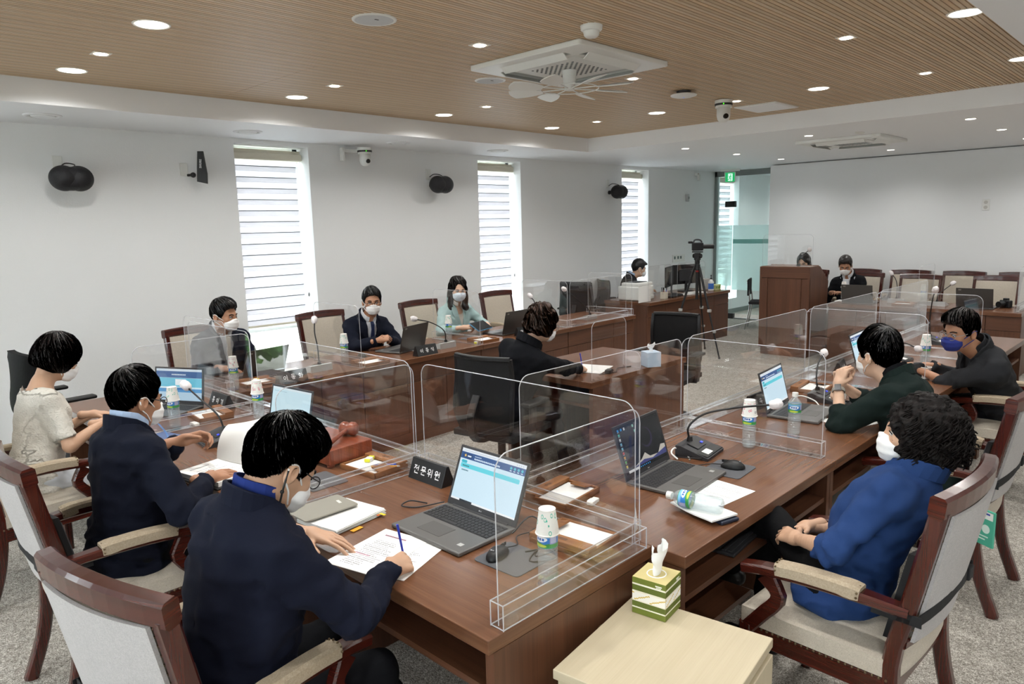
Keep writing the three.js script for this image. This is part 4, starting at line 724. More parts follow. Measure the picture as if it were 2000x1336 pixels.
{ // closed laptop-like folder at the note writer
  const t = thing('document_folder', 'flat grey closed cover lying on the clipped papers beside the note writer', 'folder', [1.375, UP + 0.028, -2.42], 0);
  obj('cover', rotX(extr(rrect(0.23, 0.155, 0.012), 0.004, 0.001), -90), std(0x8f8b80, 0.5, { metalness: 0.2 }), t);
  plane('small_mark', 0.035, 0.012, std(0xd8d6d0, 0.5), t, [0.075, 0.0057, 0.0], [-90, 0, 80]);
}
// ---------- gooseneck microphones; local: user on +z ----------
function micUnit(label, x, z, turn, o = {}) {
  const t = thing('desk_microphone', label, 'microphone', [x, UP, z], turn), dark = o.silver ? M.silver : M.darkGrey;
  const g = extr([[-0.075, 0.002], [0.085, 0.002], [0.085, 0.012], [0.02, 0.03], [-0.05, 0.052], [-0.075, 0.05]], 0.196, 0.002).translate(0, 0, -0.098);
  obj('base', rotY(g, -90), dark, t);
  obj('speaker_slot', rotX(rb(0.1, 0.004, 0.06, 0.002), 19).translate(0, 0.0455, -0.01), M.black, t);
  obj('control_panel', rotX(rb(0.19, 0.003, 0.055, 0.001), 12).translate(0, 0.024, 0.055), o.silver ? M.darkGrey : M.black, t);
  if (!o.silver) { obj('display', rotX(rb(0.018, 0.003, 0.012, 0.0005), 19).translate(0.035, 0.048, 0.0), std(0x2233aa, 0.3, { emissive: 0x3a4ae0, emissiveIntensity: 0.8 }), t); obj('paper_sticker', rotX(rb(0.06, 0.001, 0.035, 0.0003), 12).translate(-0.03, 0.0268, 0.055), M.paper, t); }
  const sock = [0, 0.055, -0.045], P = o.neck || [[0, 0.055, -0.045], [0, 0.16, -0.03], [0, 0.27, 0.06], [0, 0.32, 0.2]];
  obj('socket', cyl(0.016, 0.012, 0.03, 0, 0.062, -0.045, 14), M.black, t);
  obj('gooseneck', tube(P, 0.0052, 8, false, 40), M.black, t);
  const e = P[P.length - 1], q = P[P.length - 2], d = V(e[0] - q[0], e[1] - q[1], e[2] - q[2]).normalize();
  const f = lathe([[0.0001, -0.03], [0.016, -0.028], [0.024, -0.012], [0.026, 0.008], [0.021, 0.026], [0.01, 0.034], [0.0001, 0.035]], 16), p = f.attributes.position;
  for (let i = 0; i < p.count; i++) { const n = 1 + 0.16 * noise3(p.getX(i) * 90 + x * 7, p.getY(i) * 90, p.getZ(i) * 90); p.setXYZ(i, p.getX(i) * n, p.getY(i) * n, p.getZ(i) * n); }
  f.computeVertexNormals(); f.applyQuaternion(new THREE.Quaternion().setFromUnitVectors(V(0, 1, 0), d));
  obj('windscreen', f.translate(e[0] + d.x * 0.02, e[1] + d.y * 0.02, e[2] + d.z * 0.02), M.foam, t, null);
  return t;
}
micUnit('black gooseneck microphone between the dark laptop and its mouse', 2.99, -1.71, 8, { neck: [[0, 0.055, -0.045], [-0.01, 0.12, -0.05], [0.03, 0.18, 0.0], [0.1, 0.215, 0.12], [0.185, 0.235, 0.28]] });
micUnit('black gooseneck microphone beside the green jacket man\'s watch', 4.4, -1.66, 6, { neck: [[0, 0.055, -0.045], [0.02, 0.13, -0.06], [0.12, 0.2, -0.08], [0.3, 0.23, -0.1]] });
micUnit('black gooseneck microphone before the man with the blue mask', 5.98, -1.72, 0, { neck: [[0, 0.055, -0.045], [-0.02, 0.12, -0.02], [-0.06, 0.15, 0.06], [-0.12, 0.13, 0.16]] });
micUnit('black gooseneck microphone at the far unit of the right row', 7.0, -1.72, 0, { neck: [[0, 0.055, -0.045], [-0.02, 0.2, -0.05], [-0.1, 0.38, -0.02], [-0.2, 0.47, 0.02]] });
micUnit('black gooseneck microphone hidden behind the turned white page', 1.53, -3.74, -96, { neck: [[0, 0.055, -0.045], [-0.03, 0.13, -0.03], [-0.13, 0.22, 0.03], [-0.22, 0.27, 0.06]] });
micUnit('silver backed gooseneck microphone before the pale tie man', 2.92, -5.08, 183, { silver: true, neck: [[0, 0.055, -0.045], [0, 0.2, -0.035], [0, 0.3, -0.01], [-0.03, 0.38, 0.03]] });
micUnit('silver backed gooseneck microphone before the glasses man', 4.25, -5.1, 183, { silver: true, neck: [[0, 0.055, -0.045], [0.02, 0.16, -0.05], [0.1, 0.24, 0.03], [0.22, 0.28, 0.1]] });
micUnit('silver backed gooseneck microphone behind the dark lid of the mint jacket woman', 5.6, -5.2, 183, { silver: true, neck: [[0, 0.055, -0.045], [0, 0.16, -0.04], [0, 0.3, -0.02], [0, 0.34, 0.02]] });
micUnit('silver backed gooseneck microphone alone on the window row end', 6.58, -5.25, 183, { silver: true, neck: [[0, 0.055, -0.045], [0.03, 0.12, -0.04], [0.2, 0.26, 0.0], [0.36, 0.37, 0.04]] });
micUnit('silver backed gooseneck microphone on the back row beside the laptop lid', 10.1, -2.95, 90, { silver: true, neck: [[0, 0.055, -0.045], [0, 0.2, -0.04], [0.03, 0.3, -0.02], [0.08, 0.36, 0.0]] });
micUnit('silver backed gooseneck microphone on the back row before the empty chair', 10.0, -2.46, 90, { silver: true, neck: [[0, 0.055, -0.045], [0, 0.13, -0.03], [-0.06, 0.2, 0.02], [-0.12, 0.26, 0.06]] });
{
  const t = thing('podium_microphone', 'thin gooseneck microphone rising from the podium top', 'microphone', [9.72, 1.222, -4.1]);
  obj('gooseneck', tube([[0, 0, 0], [0.02, 0.12, 0.03], [0.06, 0.2, 0.1]], 0.005, 8), M.black, t); obj('base', cyl(0.03, 0.02, 0.02, 0, 0.01, 0, 20), M.black, t); obj('windscreen', sph(0.028, 0.07, 0.215, 0.115, 1, 1.1, 1, 16), M.foam, t);
}
// ---------- water bottles and paper cups ----------
const labelTex = canvasTex(512, 128, (c, w, h) => {
  c.fillStyle = '#2f7fd0'; c.fillRect(0, 0, w, h); for (let q = 0; q < 2; q++) { const o = q * 256; c.fillStyle = '#7fbde8'; c.fillRect(o, 0, 256, 40); c.fillStyle = '#2f7fd0'; c.fillRect(o, 34, 256, 40); c.fillStyle = '#3f9a48'; c.beginPath(); c.moveTo(o, 128); c.lineTo(o, 92); c.quadraticCurveTo(o + 70, 66, o + 128, 94); c.quadraticCurveTo(o + 200, 70, o + 256, 92); c.lineTo(o + 256, 128); c.fill(); c.fillStyle = '#c9d64a'; c.beginPath(); c.ellipse(o + 90, 108, 60, 14, 0, 0, 7); c.fill(); c.fillStyle = '#f4f8ff'; c.beginPath(); c.ellipse(o + 96, 52, 62, 24, -0.1, 0, 7); c.fill(); c.fillStyle = '#1f62b8'; for (let k = 0; k < 3; k++) c.fillRect(o + 58 + k * 27, 40, 19, 22); c.fillStyle = '#8d93c8'; c.fillRect(o + 176, 12, 66, 78); c.fillStyle = '#e8ecf8'; for (let k = 0; k < 8; k++) c.fillRect(o + 182, 20 + k * 8, 54, 3); }
  c.fillStyle = '#3fa07a'; c.fillRect(0, 0, w, 6); c.fillRect(0, 120, w, 8);
});
const labelMat = std(0xffffff, 0.4, { map: labelTex });
const cupTex = [['#3cb59b', 0], ['#d1506a', 1]].map(([col, kind]) => canvasTex(512, 128, (c, w, h) => {
  c.fillStyle = '#f1efe9'; c.fillRect(0, 0, w, h); c.strokeStyle = c.fillStyle = col; c.lineWidth = 4; let s = 7; const q = () => { s = (s * 75 + 74) % 65537; return s / 65537; };
  for (let i = 0; i < (kind ? 16 : 22); i++) { const x = q() * w, y = kind ? 60 + q() * 44 : 10 + q() * 106; if (kind) { c.strokeStyle = i % 4 ? '#d1506a' : '#554a50'; c.beginPath(); c.arc(x, y, 8, 0, 7); c.stroke(); } else if (i % 2) { c.beginPath(); c.arc(x, y, 10, 0, 7); c.stroke(); } else { c.beginPath(); for (let k = 0; k < 10; k++) { const r = k % 2 ? 4 : 9, a = k * PI / 5; c.lineTo(x + r * Math.cos(a), y + r * Math.sin(a)); } c.fill(); } }
  if (kind) { c.fillStyle = '#d1506a'; for (let k = 0; k < 6; k++) c.fillRect(k * 86 + 10, 24, 56, 3); }
}));
const cupMats = cupTex.map((t) => std(0xffffff, 0.75, { map: t }));
const petG = (() => { const P = [[0.0001, 0.003], [0.018, 0.001], [0.027, 0.003], [0.0305, 0.012]]; for (let k = 0; k < 9; k++) { const y = 0.016 + k * 0.012; P.push([0.0315, y], [0.0315, y + 0.006], [0.0292, y + 0.009]); } P.push([0.0315, 0.125], [0.0315, 0.16], [0.029, 0.172], [0.02, 0.186], [0.0125, 0.194], [0.0125, 0.206]); return lathe(P, 28); })();
const capG = cyl(0.0155, 0.015, 0.02, 0, 0.21, 0, 22), lblG = new THREE.CylinderGeometry(0.0322, 0.0322, 0.046, 28, 1, true).translate(0, 0.142, 0);
const cupG = (() => merge(new THREE.CylinderGeometry(0.0255, 0.0365, 0.078, 28, 1, true)))(), cupTop = merge(cyl(0.0255, 0.0255, 0.001, 0, 0.037, 0, 28), new THREE.TorusGeometry(0.0365, 0.0022, 8, 28).rotateX(PI / 2).translate(0, -0.039, 0), new THREE.TorusGeometry(0.0255, 0.0015, 8, 28).rotateX(PI / 2).translate(0, 0.038, 0));
const waterM = phy(0xf4faff, 0.0, { transmission: 1, thickness: 0, ior: 1.2 });
function bottle(label, x, z, o = {}) {
  const t = thing('water_bottle', label, 'bottle', [x, UP + (o.y || 0), z], o.turn ?? rr(0, 360), o.group);
  obj('pet_body', petG, M.pet, t, null); obj('label', lblG, labelMat, t, null);
  if (o.lie) { t.rotation.order = 'YXZ'; t.rotation.z = PI / 2; t.position.y += 0.034; }
  obj('cap', capG, M.plasticW, t, null);
  if (o.cup !== undefined) { const c = thing('paper_cup', o.cupLabel, 'cup', [x, UP + 0.1985, z], rr(0, 360)); obj('wall', cupG, cupMats[o.cup], c, null); obj('rim_and_base', cupTop, M.cupW, c, null); }
  return t;
}
bottle('water bottle under a green star cup beside the near mouse pad', 1.57, -1.415, { turn: 200, cup: 0, cupLabel: 'white paper cup with green stars upturned over the bottle by the near divider' });
bottle('water bottle under a pink ring cup beside the black microphone', 3.232, -1.575, { turn: 210, cup: 1, cupLabel: 'white paper cup with pink rings upturned over the bottle by the right row divider' });
bottle('capped water bottle before the web page laptop of the green jacket man', 3.58, -1.5, { turn: 220 });
bottle('water bottle under a green print cup before the blue mask man', 5.86, -1.5, { cup: 0, cupLabel: 'white paper cup upturned over the bottle before the blue mask man' });
bottle('water bottle under a cup beside the portal page laptop', 1.5, -4.225, { cup: 0, cupLabel: 'white paper cup upturned over the bottle near the woman in lace' });
bottle('water bottle under a pink print cup by the pale blank screen', 1.9, -4.0, { cup: 1, cupLabel: 'white paper cup with pink print upturned near the pale blank screen' });
bottle('water bottle under a cup before the pale tie man', 2.18, -4.93, { cup: 1, cupLabel: 'white paper cup upturned before the pale tie man' });
bottle('water bottle under a cup left of the glasses man', 3.275, -5.22, { cup: 0, cupLabel: 'white paper cup upturned left of the glasses man' });
bottle('water bottle under a cup left of the mint jacket woman', 4.62, -5.44, { cup: 0, cupLabel: 'white paper cup upturned left of the mint jacket woman' });
bottle('water bottle under a cup before the man by the podium', 10.19, -3.66, { cup: 1, cupLabel: 'white paper cup upturned before the man by the podium' });
bottle('water bottle under a cup near the back row divider', 10.2, -2.68, { cup: 0, cupLabel: 'white paper cup upturned near the back row divider' });
// lying bottle on the stapled booklet
{ const b = bottle('water bottle lying on its side on the white booklet', 2.345, -1.325, { y: 0.02, lie: true }); b.rotation.y = 88 * D2R; b.position.set(2.34, UP + 0.055, -1.235); b.rotation.y = -82 * D2R; }
{
  const t = thing('phone_wallet', 'dark blue phone wallet case under the white booklet', 'phone case', [2.36, UP, -1.28], 74);
  obj('case', rb(0.17, 0.014, 0.09, 0.006, 0, 0.0075, 0), std(0x1b2336, 0.5), t); obj('clasp', rb(0.022, 0.02, 0.04, 0.004, 0.02, 0.01, 0.04), std(0x222c44, 0.5), t);
  const b = thing('white_booklet', 'folded white booklet lying on the dark phone case', 'booklet', [2.35, UP + 0.015, -1.32], 74);
  const g = new THREE.BoxGeometry(0.22, 0.006, 0.13, 12, 1, 1), p = g.attributes.position; for (let i = 0; i < p.count; i++) p.setY(i, p.getY(i) + 0.0035 + 0.004 * Math.sin(p.getX(i) * 14) ** 2); g.computeVertexNormals(); obj('pages', g, M.paper, b);
}
{ const t = thing('paper_cup', 'white paper cup standing upright beside the watch microphone', 'cup', [4.5, UP + 0.0395, -1.6]); const c1 = obj('wall', cupG.clone().rotateX(PI), cupMats[0], t, null); obj('rim_and_base', cupTop.clone().rotateX(PI), M.cupW, t, null); }
{ const t = thing('paper_cup', 'white paper cup held near the blue mask man\'s hand', 'cup', [5.42, UP + 0.0395, -1.38]); obj('wall', cupG.clone().rotateX(PI), cupMats[1], t, null); obj('rim_and_base', cupTop.clone().rotateX(PI), M.cupW, t, null); }
// ---------- mice, pads, trays, papers ----------
const mouseG = (() => { const g = new THREE.SphereGeometry(1, 26, 18), p = g.attributes.position; for (let i = 0; i < p.count; i++) { const x = p.getX(i), y = p.getY(i), z = p.getZ(i); p.setXYZ(i, x * (0.03 + 0.003 * z), y < 0 ? y * 0.004 : y * (0.033 - 0.006 * z * z + 0.004 * z), z * 0.054); } g.translate(0, 0.005, 0); g.computeVertexNormals(); return g; })();
function mouse(label, x, z, turn, y = 0.0035) {
  const t = thing('computer_mouse', label, 'mouse', [x, UP + y, z], turn);
  obj('shell', mouseG, M.black, t, null); obj('wheel', rotZ(cyl(0.008, 0.008, 0.006, 0, 0, 0, 14), 90).translate(0, 0.028, -0.032), M.darkGrey, t); obj('button_gap', rb(0.0012, 0.012, 0.045, 0.0004, 0, 0.03, -0.026), M.blackMatte, t);
  plane('maker_mark', 0.018, 0.008, logoMat, t, [0, 0.0345, 0.03], [-74, 0, 0]);
  obj('cable', tube([[0, 0.012, -0.053], [0.01, 0.005, -0.1], [-0.03, 0.004, -0.16], [0.0, 0.004, -0.23]], 0.0022, 6), M.black, t);
  return t;
}
function pad(label, x, z, turn) { const t = tag(obj('mouse_pad', rotX(extr(rrect(0.2, 0.18, 0.02), 0.003), -90), M.pad), label, 'mouse pad'); t.position.set(x, UP, z); t.rotation.y = turn * D2R; return t; }
pad('grey mouse pad beside the near laptop', 1.6, -1.6, -88); mouse('black mouse on the pad beside the near laptop', 1.575, -1.645, -80);
pad('grey mouse pad beside the dark desktop laptop', 2.87, -1.49, 4); mouse('black mouse on the pad beside the dark desktop laptop', 2.89, -1.48, 20);
pad('grey mouse pad beside the green jacket man\'s laptop', 4.36, -1.5, 4); mouse('black mouse by the green jacket man\'s elbow', 4.32, -1.46, 20);
pad('grey mouse pad beside the gavel block', 1.57, -2.77, -90);
pad('grey mouse pad before the pale tie man', 2.2, -5.25, 180); mouse('black mouse before the pale tie man', 2.22, -5.24, 190);
mouse('black mouse left of the glasses man\'s laptop', 3.5, -5.3, 180, 0); pad('grey mouse pad left of the mint jacket woman', 4.78, -5.3, 182);
function tray(label, x, z, turn, o = {}) {
  const t = thing('memo_tray', label, 'tray', [x, UP, z], turn), w = 0.25, d = 0.2, h = 0.024;
  obj('box', [rb(w, 0.006, d, 0.002, 0, 0.004, 0), rb(w, h, 0.01, 0.002, 0, h / 2 + 0.0005, -d / 2 + 0.005), rb(0.01, h, d, 0.002, -w / 2 + 0.005, h / 2 + 0.0005, 0), rb(0.01, h, d, 0.002, w / 2 - 0.005, h / 2 + 0.0005, 0), rb(w, h * 0.7, 0.01, 0.002, 0, h * 0.35 + 0.0005, d / 2 - 0.005)], M.tray, t);
  obj('pen_rest', rb(w, 0.018, 0.05, 0.003, 0, h + 0.003, d / 2 - 0.026), M.tray, t);
  plane('engraving', 0.04, 0.016, M.engrave, t, [0, h + 0.0122, d / 2 - 0.026], [-90, 0, 0]);
  obj('memo_paper', rb(0.215, 0.012, 0.135, 0.001, 0, 0.013, -0.022), M.paper, t);
  obj('paper_clip_bar', rotZ(rb(0.06, 0.008, 0.075, 0.002, 0, 0, 0), 12).translate(-w / 2 + 0.03, h + 0.004, -0.03), M.tray, t);
  return t;
}
M.engrave = std(0x5a3416, 0.5);
tray('wooden memo tray holding pens and a yellow eraser before the gavel', 1.835, -2.735, 95);
tray('wooden memo tray with white paper beside the dark desktop laptop', 2.14, -1.84, 186);
tray('wooden memo tray with white paper beside the near divider', 1.845, -1.535, -85);
tray('wooden memo tray with white paper behind the watch microphone', 4.62, -1.83, 186);
tray('wooden memo tray beside the portal page laptop', 1.74, -4.31, 84);
tray('wooden memo tray at the window row corner', 2.37, -4.98, 180); tray('wooden memo tray left of the glasses man\'s laptop', 3.36, -4.97, 182); tray('wooden memo tray before the mint jacket woman', 4.74, -5.07, 182); tray('wooden memo tray on the back row', 9.85, -2.79, 90);
tray('wooden memo tray beside the back row laptop lid', 10.12, -3.4, 90);
for (const [l, c, x, z, y, r] of [['blue ballpoint pen in the tray before the gavel', 0x2a50c8, 1.86, -2.67, 0.024, 20], ['red ballpoint pen in the tray before the gavel', 0xc83030, 1.885, -2.655, 0.024, 26], ['orange pen in the tray before the gavel', 0xe0a020, 1.84, -2.66, 0.024, 12]]) { const t = thing('ballpoint_pen', l, 'pen', [x, UP + y, z], r - 60); obj('barrel', rotZ(cyl(0.004, 0.004, 0.12, 0, 0, 0, 10), 90), std(c, 0.4), t); obj('tip', rotZ(cyl(0.004, 0.001, 0.014, 0, 0, 0, 10), -90).translate(0.067, 0, 0), M.silver, t); }
function eraser(label, x, z, r, y = 0, c = 0xf0eee6) { const t = thing('eraser', label, 'eraser', [x, UP + y, z], r); obj('rubber', rb(0.06, 0.016, 0.028, 0.004, 0, 0.0085, 0), std(c, 0.8), t); obj('sleeve', rb(0.032, 0.0175, 0.0295, 0.002, -0.008, 0.009, 0), M.paper, t); return t; }
eraser('white eraser beside the memo tray of the dark desktop laptop', 2.16, -1.7, 10); eraser('white eraser on the desk before the portal page laptop', 1.59, -4.175, -80); eraser('yellow eraser on the memo paper before the gavel', 1.85, -2.79, 30, 0.02, 0xe2e23a); eraser('yellow eraser in the tray at the window row corner', 2.36, -4.98, 30, 0.022, 0xe8c81e); eraser('yellow eraser before the mint jacket woman', 4.6, -5.02, 30, 0, 0xe6df3c);
function docTex(seed, head, pink) { return canvasTex(360, 512, (c, w, h) => { c.fillStyle = '#f3f2ef'; c.fillRect(0, 0, w, h); let s = seed; const q = () => { s = (s * 75 + 74) % 65537; return s / 65537; }; if (pink) { c.fillStyle = '#e7b9c3'; c.fillRect(60, 62, 170, 20); c.fillRect(60, 330, 120, 18); } if (head) { c.fillStyle = '#35353a'; for (let k = 0; k < 15; k++) c.fillRect(64 + k * 11, 66, 8, 12); } for (let r = 0; r < 20; r++) { const y = 104 + r * 19; if (q() < 0.15) continue; c.fillStyle = q() < 0.2 ? '#55555c' : '#8d8d95'; const ind = 50 + (q() < 0.5 ? 20 : 0); let x = ind; const end = 180 + q() * 140; while (x < end) { const l = 5 + q() * 5; c.fillRect(x, y, l, 7); x += l + (q() < 0.2 ? 9 : 3); } } }); }
const docM = [docTex(11, true, true), docTex(23, true, false), docTex(37, false, false)].map((t) => std(0xffffff, 0.85, { map: t }));
function sheet(label, x, z, turn, o = {}) {
  const t = thing('paper_sheet', label, 'paper', [x, UP + (o.y || 0), z], turn), w = o.w || 0.21, h = o.h || 0.297, n = o.n || 1;
  for (let k = 0; k < n; k++) obj('sheet', rotY(rb(w, 0.0012, h, 0.0003, (k % 3) * 0.004, 0.0008 + k * 0.0014, (k % 2) * 0.004), k * 2.2 * (o.fan ?? 1)), M.paper, t);
  if (o.doc !== undefined) plane('print', w, h, docM[o.doc], t, [0, 0.0018 + (n - 1) * 0.0014, 0], [-90, 0, 0]);
  return t;
}
sheet('printed page with pink headings under the pen of the note writer', 1.335, -1.985, -78, { doc: 0, n: 2, y: 0.0002 });
sheet('printed page lying half under the note writer\'s page', 1.365, -1.9, -70, { doc: 2 });
sheet('thick stack of clipped papers under the grey cover', 1.41, -2.34, -83, { n: 14, w: 0.215, h: 0.25, fan: 0.12 });
{ const t = thing('sticky_tabs', 'small yellow and orange index tabs at the paper stack edge', 'tabs', [1.52, UP + 0.008, -2.225], -83, undefined); obj('yellow_tab', rb(0.03, 0.0006, 0.012, 0.0002, 0.0, 0.004, 0), std(0xd8c02a, 0.7), t); obj('orange_tab', rb(0.03, 0.0006, 0.012, 0.0002, -0.02, 0.002, 0.012), std(0xd86a2a, 0.7), t); const y = thing('sticky_marker', 'yellow tab sticking out under the paper stack', 'tab', [1.385, UP + 0.001, -2.2], 10); obj('tab', rb(0.05, 0.003, 0.02, 0.0015, 0, 0.002, 0), std(0xd69a1a, 0.6), y); }
sheet('white page between the dark desktop laptop and the lying bottle', 2.58, -1.385, 84, { doc: 2, w: 0.19, h: 0.25 });
sheet('white page under the green jacket man\'s elbow', 4.02, -1.36, 70, { doc: 2 });
sheet('white page under the green jacket man\'s sleeve by the desk edge', 4.3, -1.3, 30, { w: 0.15, h: 0.2 });
sheet('printed page with blue headings at the woman in lace', 1.5, -4.82, -100, { doc: 1, n: 3 });
sheet('white page under the hands of the woman in lace', 1.38, -4.6, -70, { doc: 2 });
sheet('open notebook page where the brown haired woman writes', 4.28, -3.4, -72, { w: 0.28, h: 0.3, n: 3, fan: 0.2 });
sheet('white page behind the name plate of the glasses man', 4.05, -5.12, 180, { w: 0.2, h: 0.14 });
sheet('white page leaning by the pale tie man\'s microphone', 2.75, -5.2, 170, { w: 0.2, h: 0.28 });
sheet('white page on the back row before the podium man', 9.98, -3.6, 92, { w: 0.14, h: 0.2 });
// gavel and its sounding block
{
  const t = thing('gavel_block', 'reddish wooden sounding block on little feet', 'gavel block', [1.8, UP, -3.06], 4);
  obj('block', rb(0.25, 0.075, 0.36, 0.006, 0, 0.052, 0), M.gavel, t, true); for (const a of [-1, 1]) for (const b of [-1, 1]) obj('foot', cyl(0.018, 0.02, 0.014, a * 0.1, 0.008, b * 0.15, 14), M.gavel, t);
  const g = thing('gavel', 'reddish wooden gavel lying on the sounding block', 'gavel', [1.82, UP + 0.1245, -2.98], 30);
  obj('head', rotZ(lathe([[0.0001, -0.045], [0.026, -0.043], [0.034, -0.03], [0.034, -0.012], [0.029, -0.008], [0.029, 0.008], [0.034, 0.012], [0.034, 0.03], [0.026, 0.043], [0.0001, 0.045]], 24), 90).rotateY(PI / 2).translate(0.085, 0, 0), M.gavel, g);
  obj('handle', [rod([0.06, 0, 0], [-0.16, -0.02, 0], 0.009, 0.014)], M.gavel, g);
}
// tissues
{
  const t = thing('tissue_box', 'square green and white patterned tissue box on the beech cabinet', 'tissue box', [1.85, 0.6155, -1.2], 8);
  const tx = canvasTex(256, 256, (c, w, h) => { const st = [[0, '#6e7a2a'], [40, '#f3efe0'], [52, '#5d6a24'], [92, '#efe9d4'], [104, '#f6f3ea'], [160, '#efe9d4'], [168, '#5d6a24'], [206, '#f3efe0'], [216, '#6e7a2a']]; st.forEach(([y, q], i) => { c.fillStyle = q; c.fillRect(0, y, w, (st[i + 1]?.[0] ?? 256) - y); }); c.fillStyle = '#d6b32e'; for (let k = 0; k < 34; k++) c.fillRect((k * 53) % 250, 106 + (k * 29) % 50, 9, 7); c.fillStyle = '#7d8a3a'; for (let k = 0; k < 300; k++) c.fillRect((k * 97) % 256, (k * 41) % 40 + (k % 3 === 0 ? 0 : k % 3 === 1 ? 52 : 168), 3, 2); c.fillStyle = '#f8f6ee'; c.fillRect(178, 20, 50, 8); c.fillRect(184, 32, 38, 6); });
  const m = std(0xffffff, 0.55, { map: tx });
  const b = obj('box', bx(0.114, 0.122, 0.114, 0, 0.062, 0), std(0xcabb82, 0.6), t);
  for (let k = 0; k < 4; k++) { const a = k * 90; plane('printed_side', 0.114, 0.122, m, t, [0.0575 * Math.sin(a * D2R), 0.062, 0.0575 * Math.cos(a * D2R)], [0, a, 0]); }
  obj('opening', new THREE.TorusGeometry(0.03, 0.002, 6, 28).rotateX(PI / 2).translate(0, 0.1235, 0), M.tissue, t);
  tissue(t, [0, 0.122, 0], 0.11, 1.2);
}
function tissue(parent, [x, y, z], h, s) {
  const g = new THREE.PlaneGeometry(1, 1, 14, 12), p = g.attributes.position;
  for (let i = 0; i < p.count; i++) { const u = p.getX(i) * 2, v = p.getY(i) + 0.5, r = (0.012 + 0.022 * v) * s, a = u * 2.2; p.setXYZ(i, x + r * Math.sin(a) + 0.012 * v * Math.sin(5 * u) + 0.006 * Math.sin(v * 9 + u * 3), y + h * v * (0.92 + 0.1 * Math.sin(4 * u)) - 0.004, z + r * Math.cos(a) * 0.6 + 0.012 * v * Math.cos(7 * u)); }
  g.computeVertexNormals(); return obj('tissue', g, M.tissue, parent);
}
{
  const t = thing('tissue_box', 'pale blue square tissue box on the centre desk', 'tissue box', [4.66, UP, -3.09], -30);
  obj('box', rb(0.115, 0.115, 0.115, 0.003, 0, 0.058, 0), std(0xb9c9da, 0.6), t); tissue(t, [0, 0.114, 0], 0.075, 0.9);
}
// cables and little things
function cable(label, pts, r = 0.003, m = M.black) { return tag(obj('cable', tube(pts, r, 6, false, 60), m), label, 'cable'); }
cable('black charging cable with an adapter beside the near laptop', [[1.72, UP + 0.003, -2.2], [1.66, UP + 0.02, -2.24], [1.63, UP + 0.008, -2.25], [1.66, UP + 0.004, -2.2], [1.76, UP + 0.012, -2.14]]);
cable('black cables tangled behind the near laptop', [[1.72, UP + 0.015, -1.72], [1.8, UP + 0.06, -1.7], [1.83, UP + 0.02, -1.66], [1.74, UP + 0.004, -1.6], [1.66, UP + 0.004, -1.55], [1.73, UP + 0.015, -1.52], [1.7, UP + 0.01, -1.57], [1.62, UP + 0.004, -1.54], [1.68, UP + 0.015, -1.48], [1.72, UP + 0.01, -1.55], [1.66, UP + 0.005, -1.6]]);
cable('white plug cable behind the dark desktop laptop', [[2.82, UP + 0.01, -1.72], [2.83, UP + 0.03, -1.76], [2.88, UP + 0.04, -1.77], [2.9, UP + 0.012, -1.72], [2.86, UP + 0.006, -1.68]], 0.004, M.plasticW);
cable('black microphone cable curled beside the dark desktop laptop', [[2.92, UP + 0.01, -1.75], [2.86, UP + 0.008, -1.76], [2.84, UP + 0.02, -1.68], [2.9, UP + 0.012, -1.64], [2.94, UP + 0.006, -1.66], [2.88, UP + 0.015, -1.7]]);
cable('white cable loop behind the capped water bottle', [[4.16, UP + 0.01, -1.77], [4.2, UP + 0.05, -1.74], [4.23, UP + 0.03, -1.66], [4.18, UP + 0.006, -1.6]], 0.004, M.plasticW);
cable('thin black cable on the centre desk', [[4.15, UP + 0.003, -3.2], [4.3, UP + 0.004, -3.16], [4.4, UP + 0.006, -3.22], [4.55, UP + 0.003, -3.2]]);
{ const t = thing('power_adapter', 'small black box with cables on the centre desk', 'adapter', [4.24, UP, -3.18], 20); obj('box', rb(0.07, 0.03, 0.045, 0.006, 0, 0.0155, 0), M.black, t); obj('cable_stub', rod([0.03, 0.015, 0], [0.09, 0.006, 0.01], 0.004), M.black, t); }
{ const t = thing('usb_plug', 'blue and white plugs at the side of the near laptop', 'plug', [1.79, UP, -1.68], 20); obj('plug', [rb(0.045, 0.012, 0.02, 0.002, 0, 0.008, 0)], M.black, t); obj('blue_plug', rb(0.03, 0.008, 0.014, 0.002, -0.03, 0.006, 0.01), std(0x2456b8, 0.5), t); obj('white_lead', rod([0.02, 0.008, 0], [0.08, 0.01, 0.02], 0.004), M.plasticW, t); }
{ const t = thing('blue_notebook', 'blue notebook with a clear cover at the chairman\'s seat', 'notebook', [1.36, UP, -4.02], -75); obj('cover', rb(0.2, 0.012, 0.15, 0.002, 0, 0.0065, 0), std(0x4a5d86, 0.5), t); obj('page_block', rb(0.195, 0.008, 0.147, 0.001, 0.004, 0.0066, 0.004), M.paper, t); }
{ const t = thing('lanyard', 'pale blue lanyard strap hanging over the desk edge', 'lanyard', [1.3, UP, -3.94]); obj('strap', sweep(spline([[0.03, 0.1, -0.05], [0.05, 0.05, 0.0], [0.04, 0.004, 0.05], [-0.01, 0.003, 0.09], [-0.05, 0.012, 0.05]], 14), [[0.014, 0.0015]], [0.3, 0.2, 1]), std(0x6d93c8, 0.7), t); }
{ const t = thing('paper_tag', 'small torn white paper stuck on the near shield corner', 'paper', [2.01, UP + 0.04, -1.39], 50); obj('scrap', extr([[-0.02, 0], [0.02, -0.03], [0.03, 0.01], [0.01, 0.07]], 0.0008), M.paper, t); }
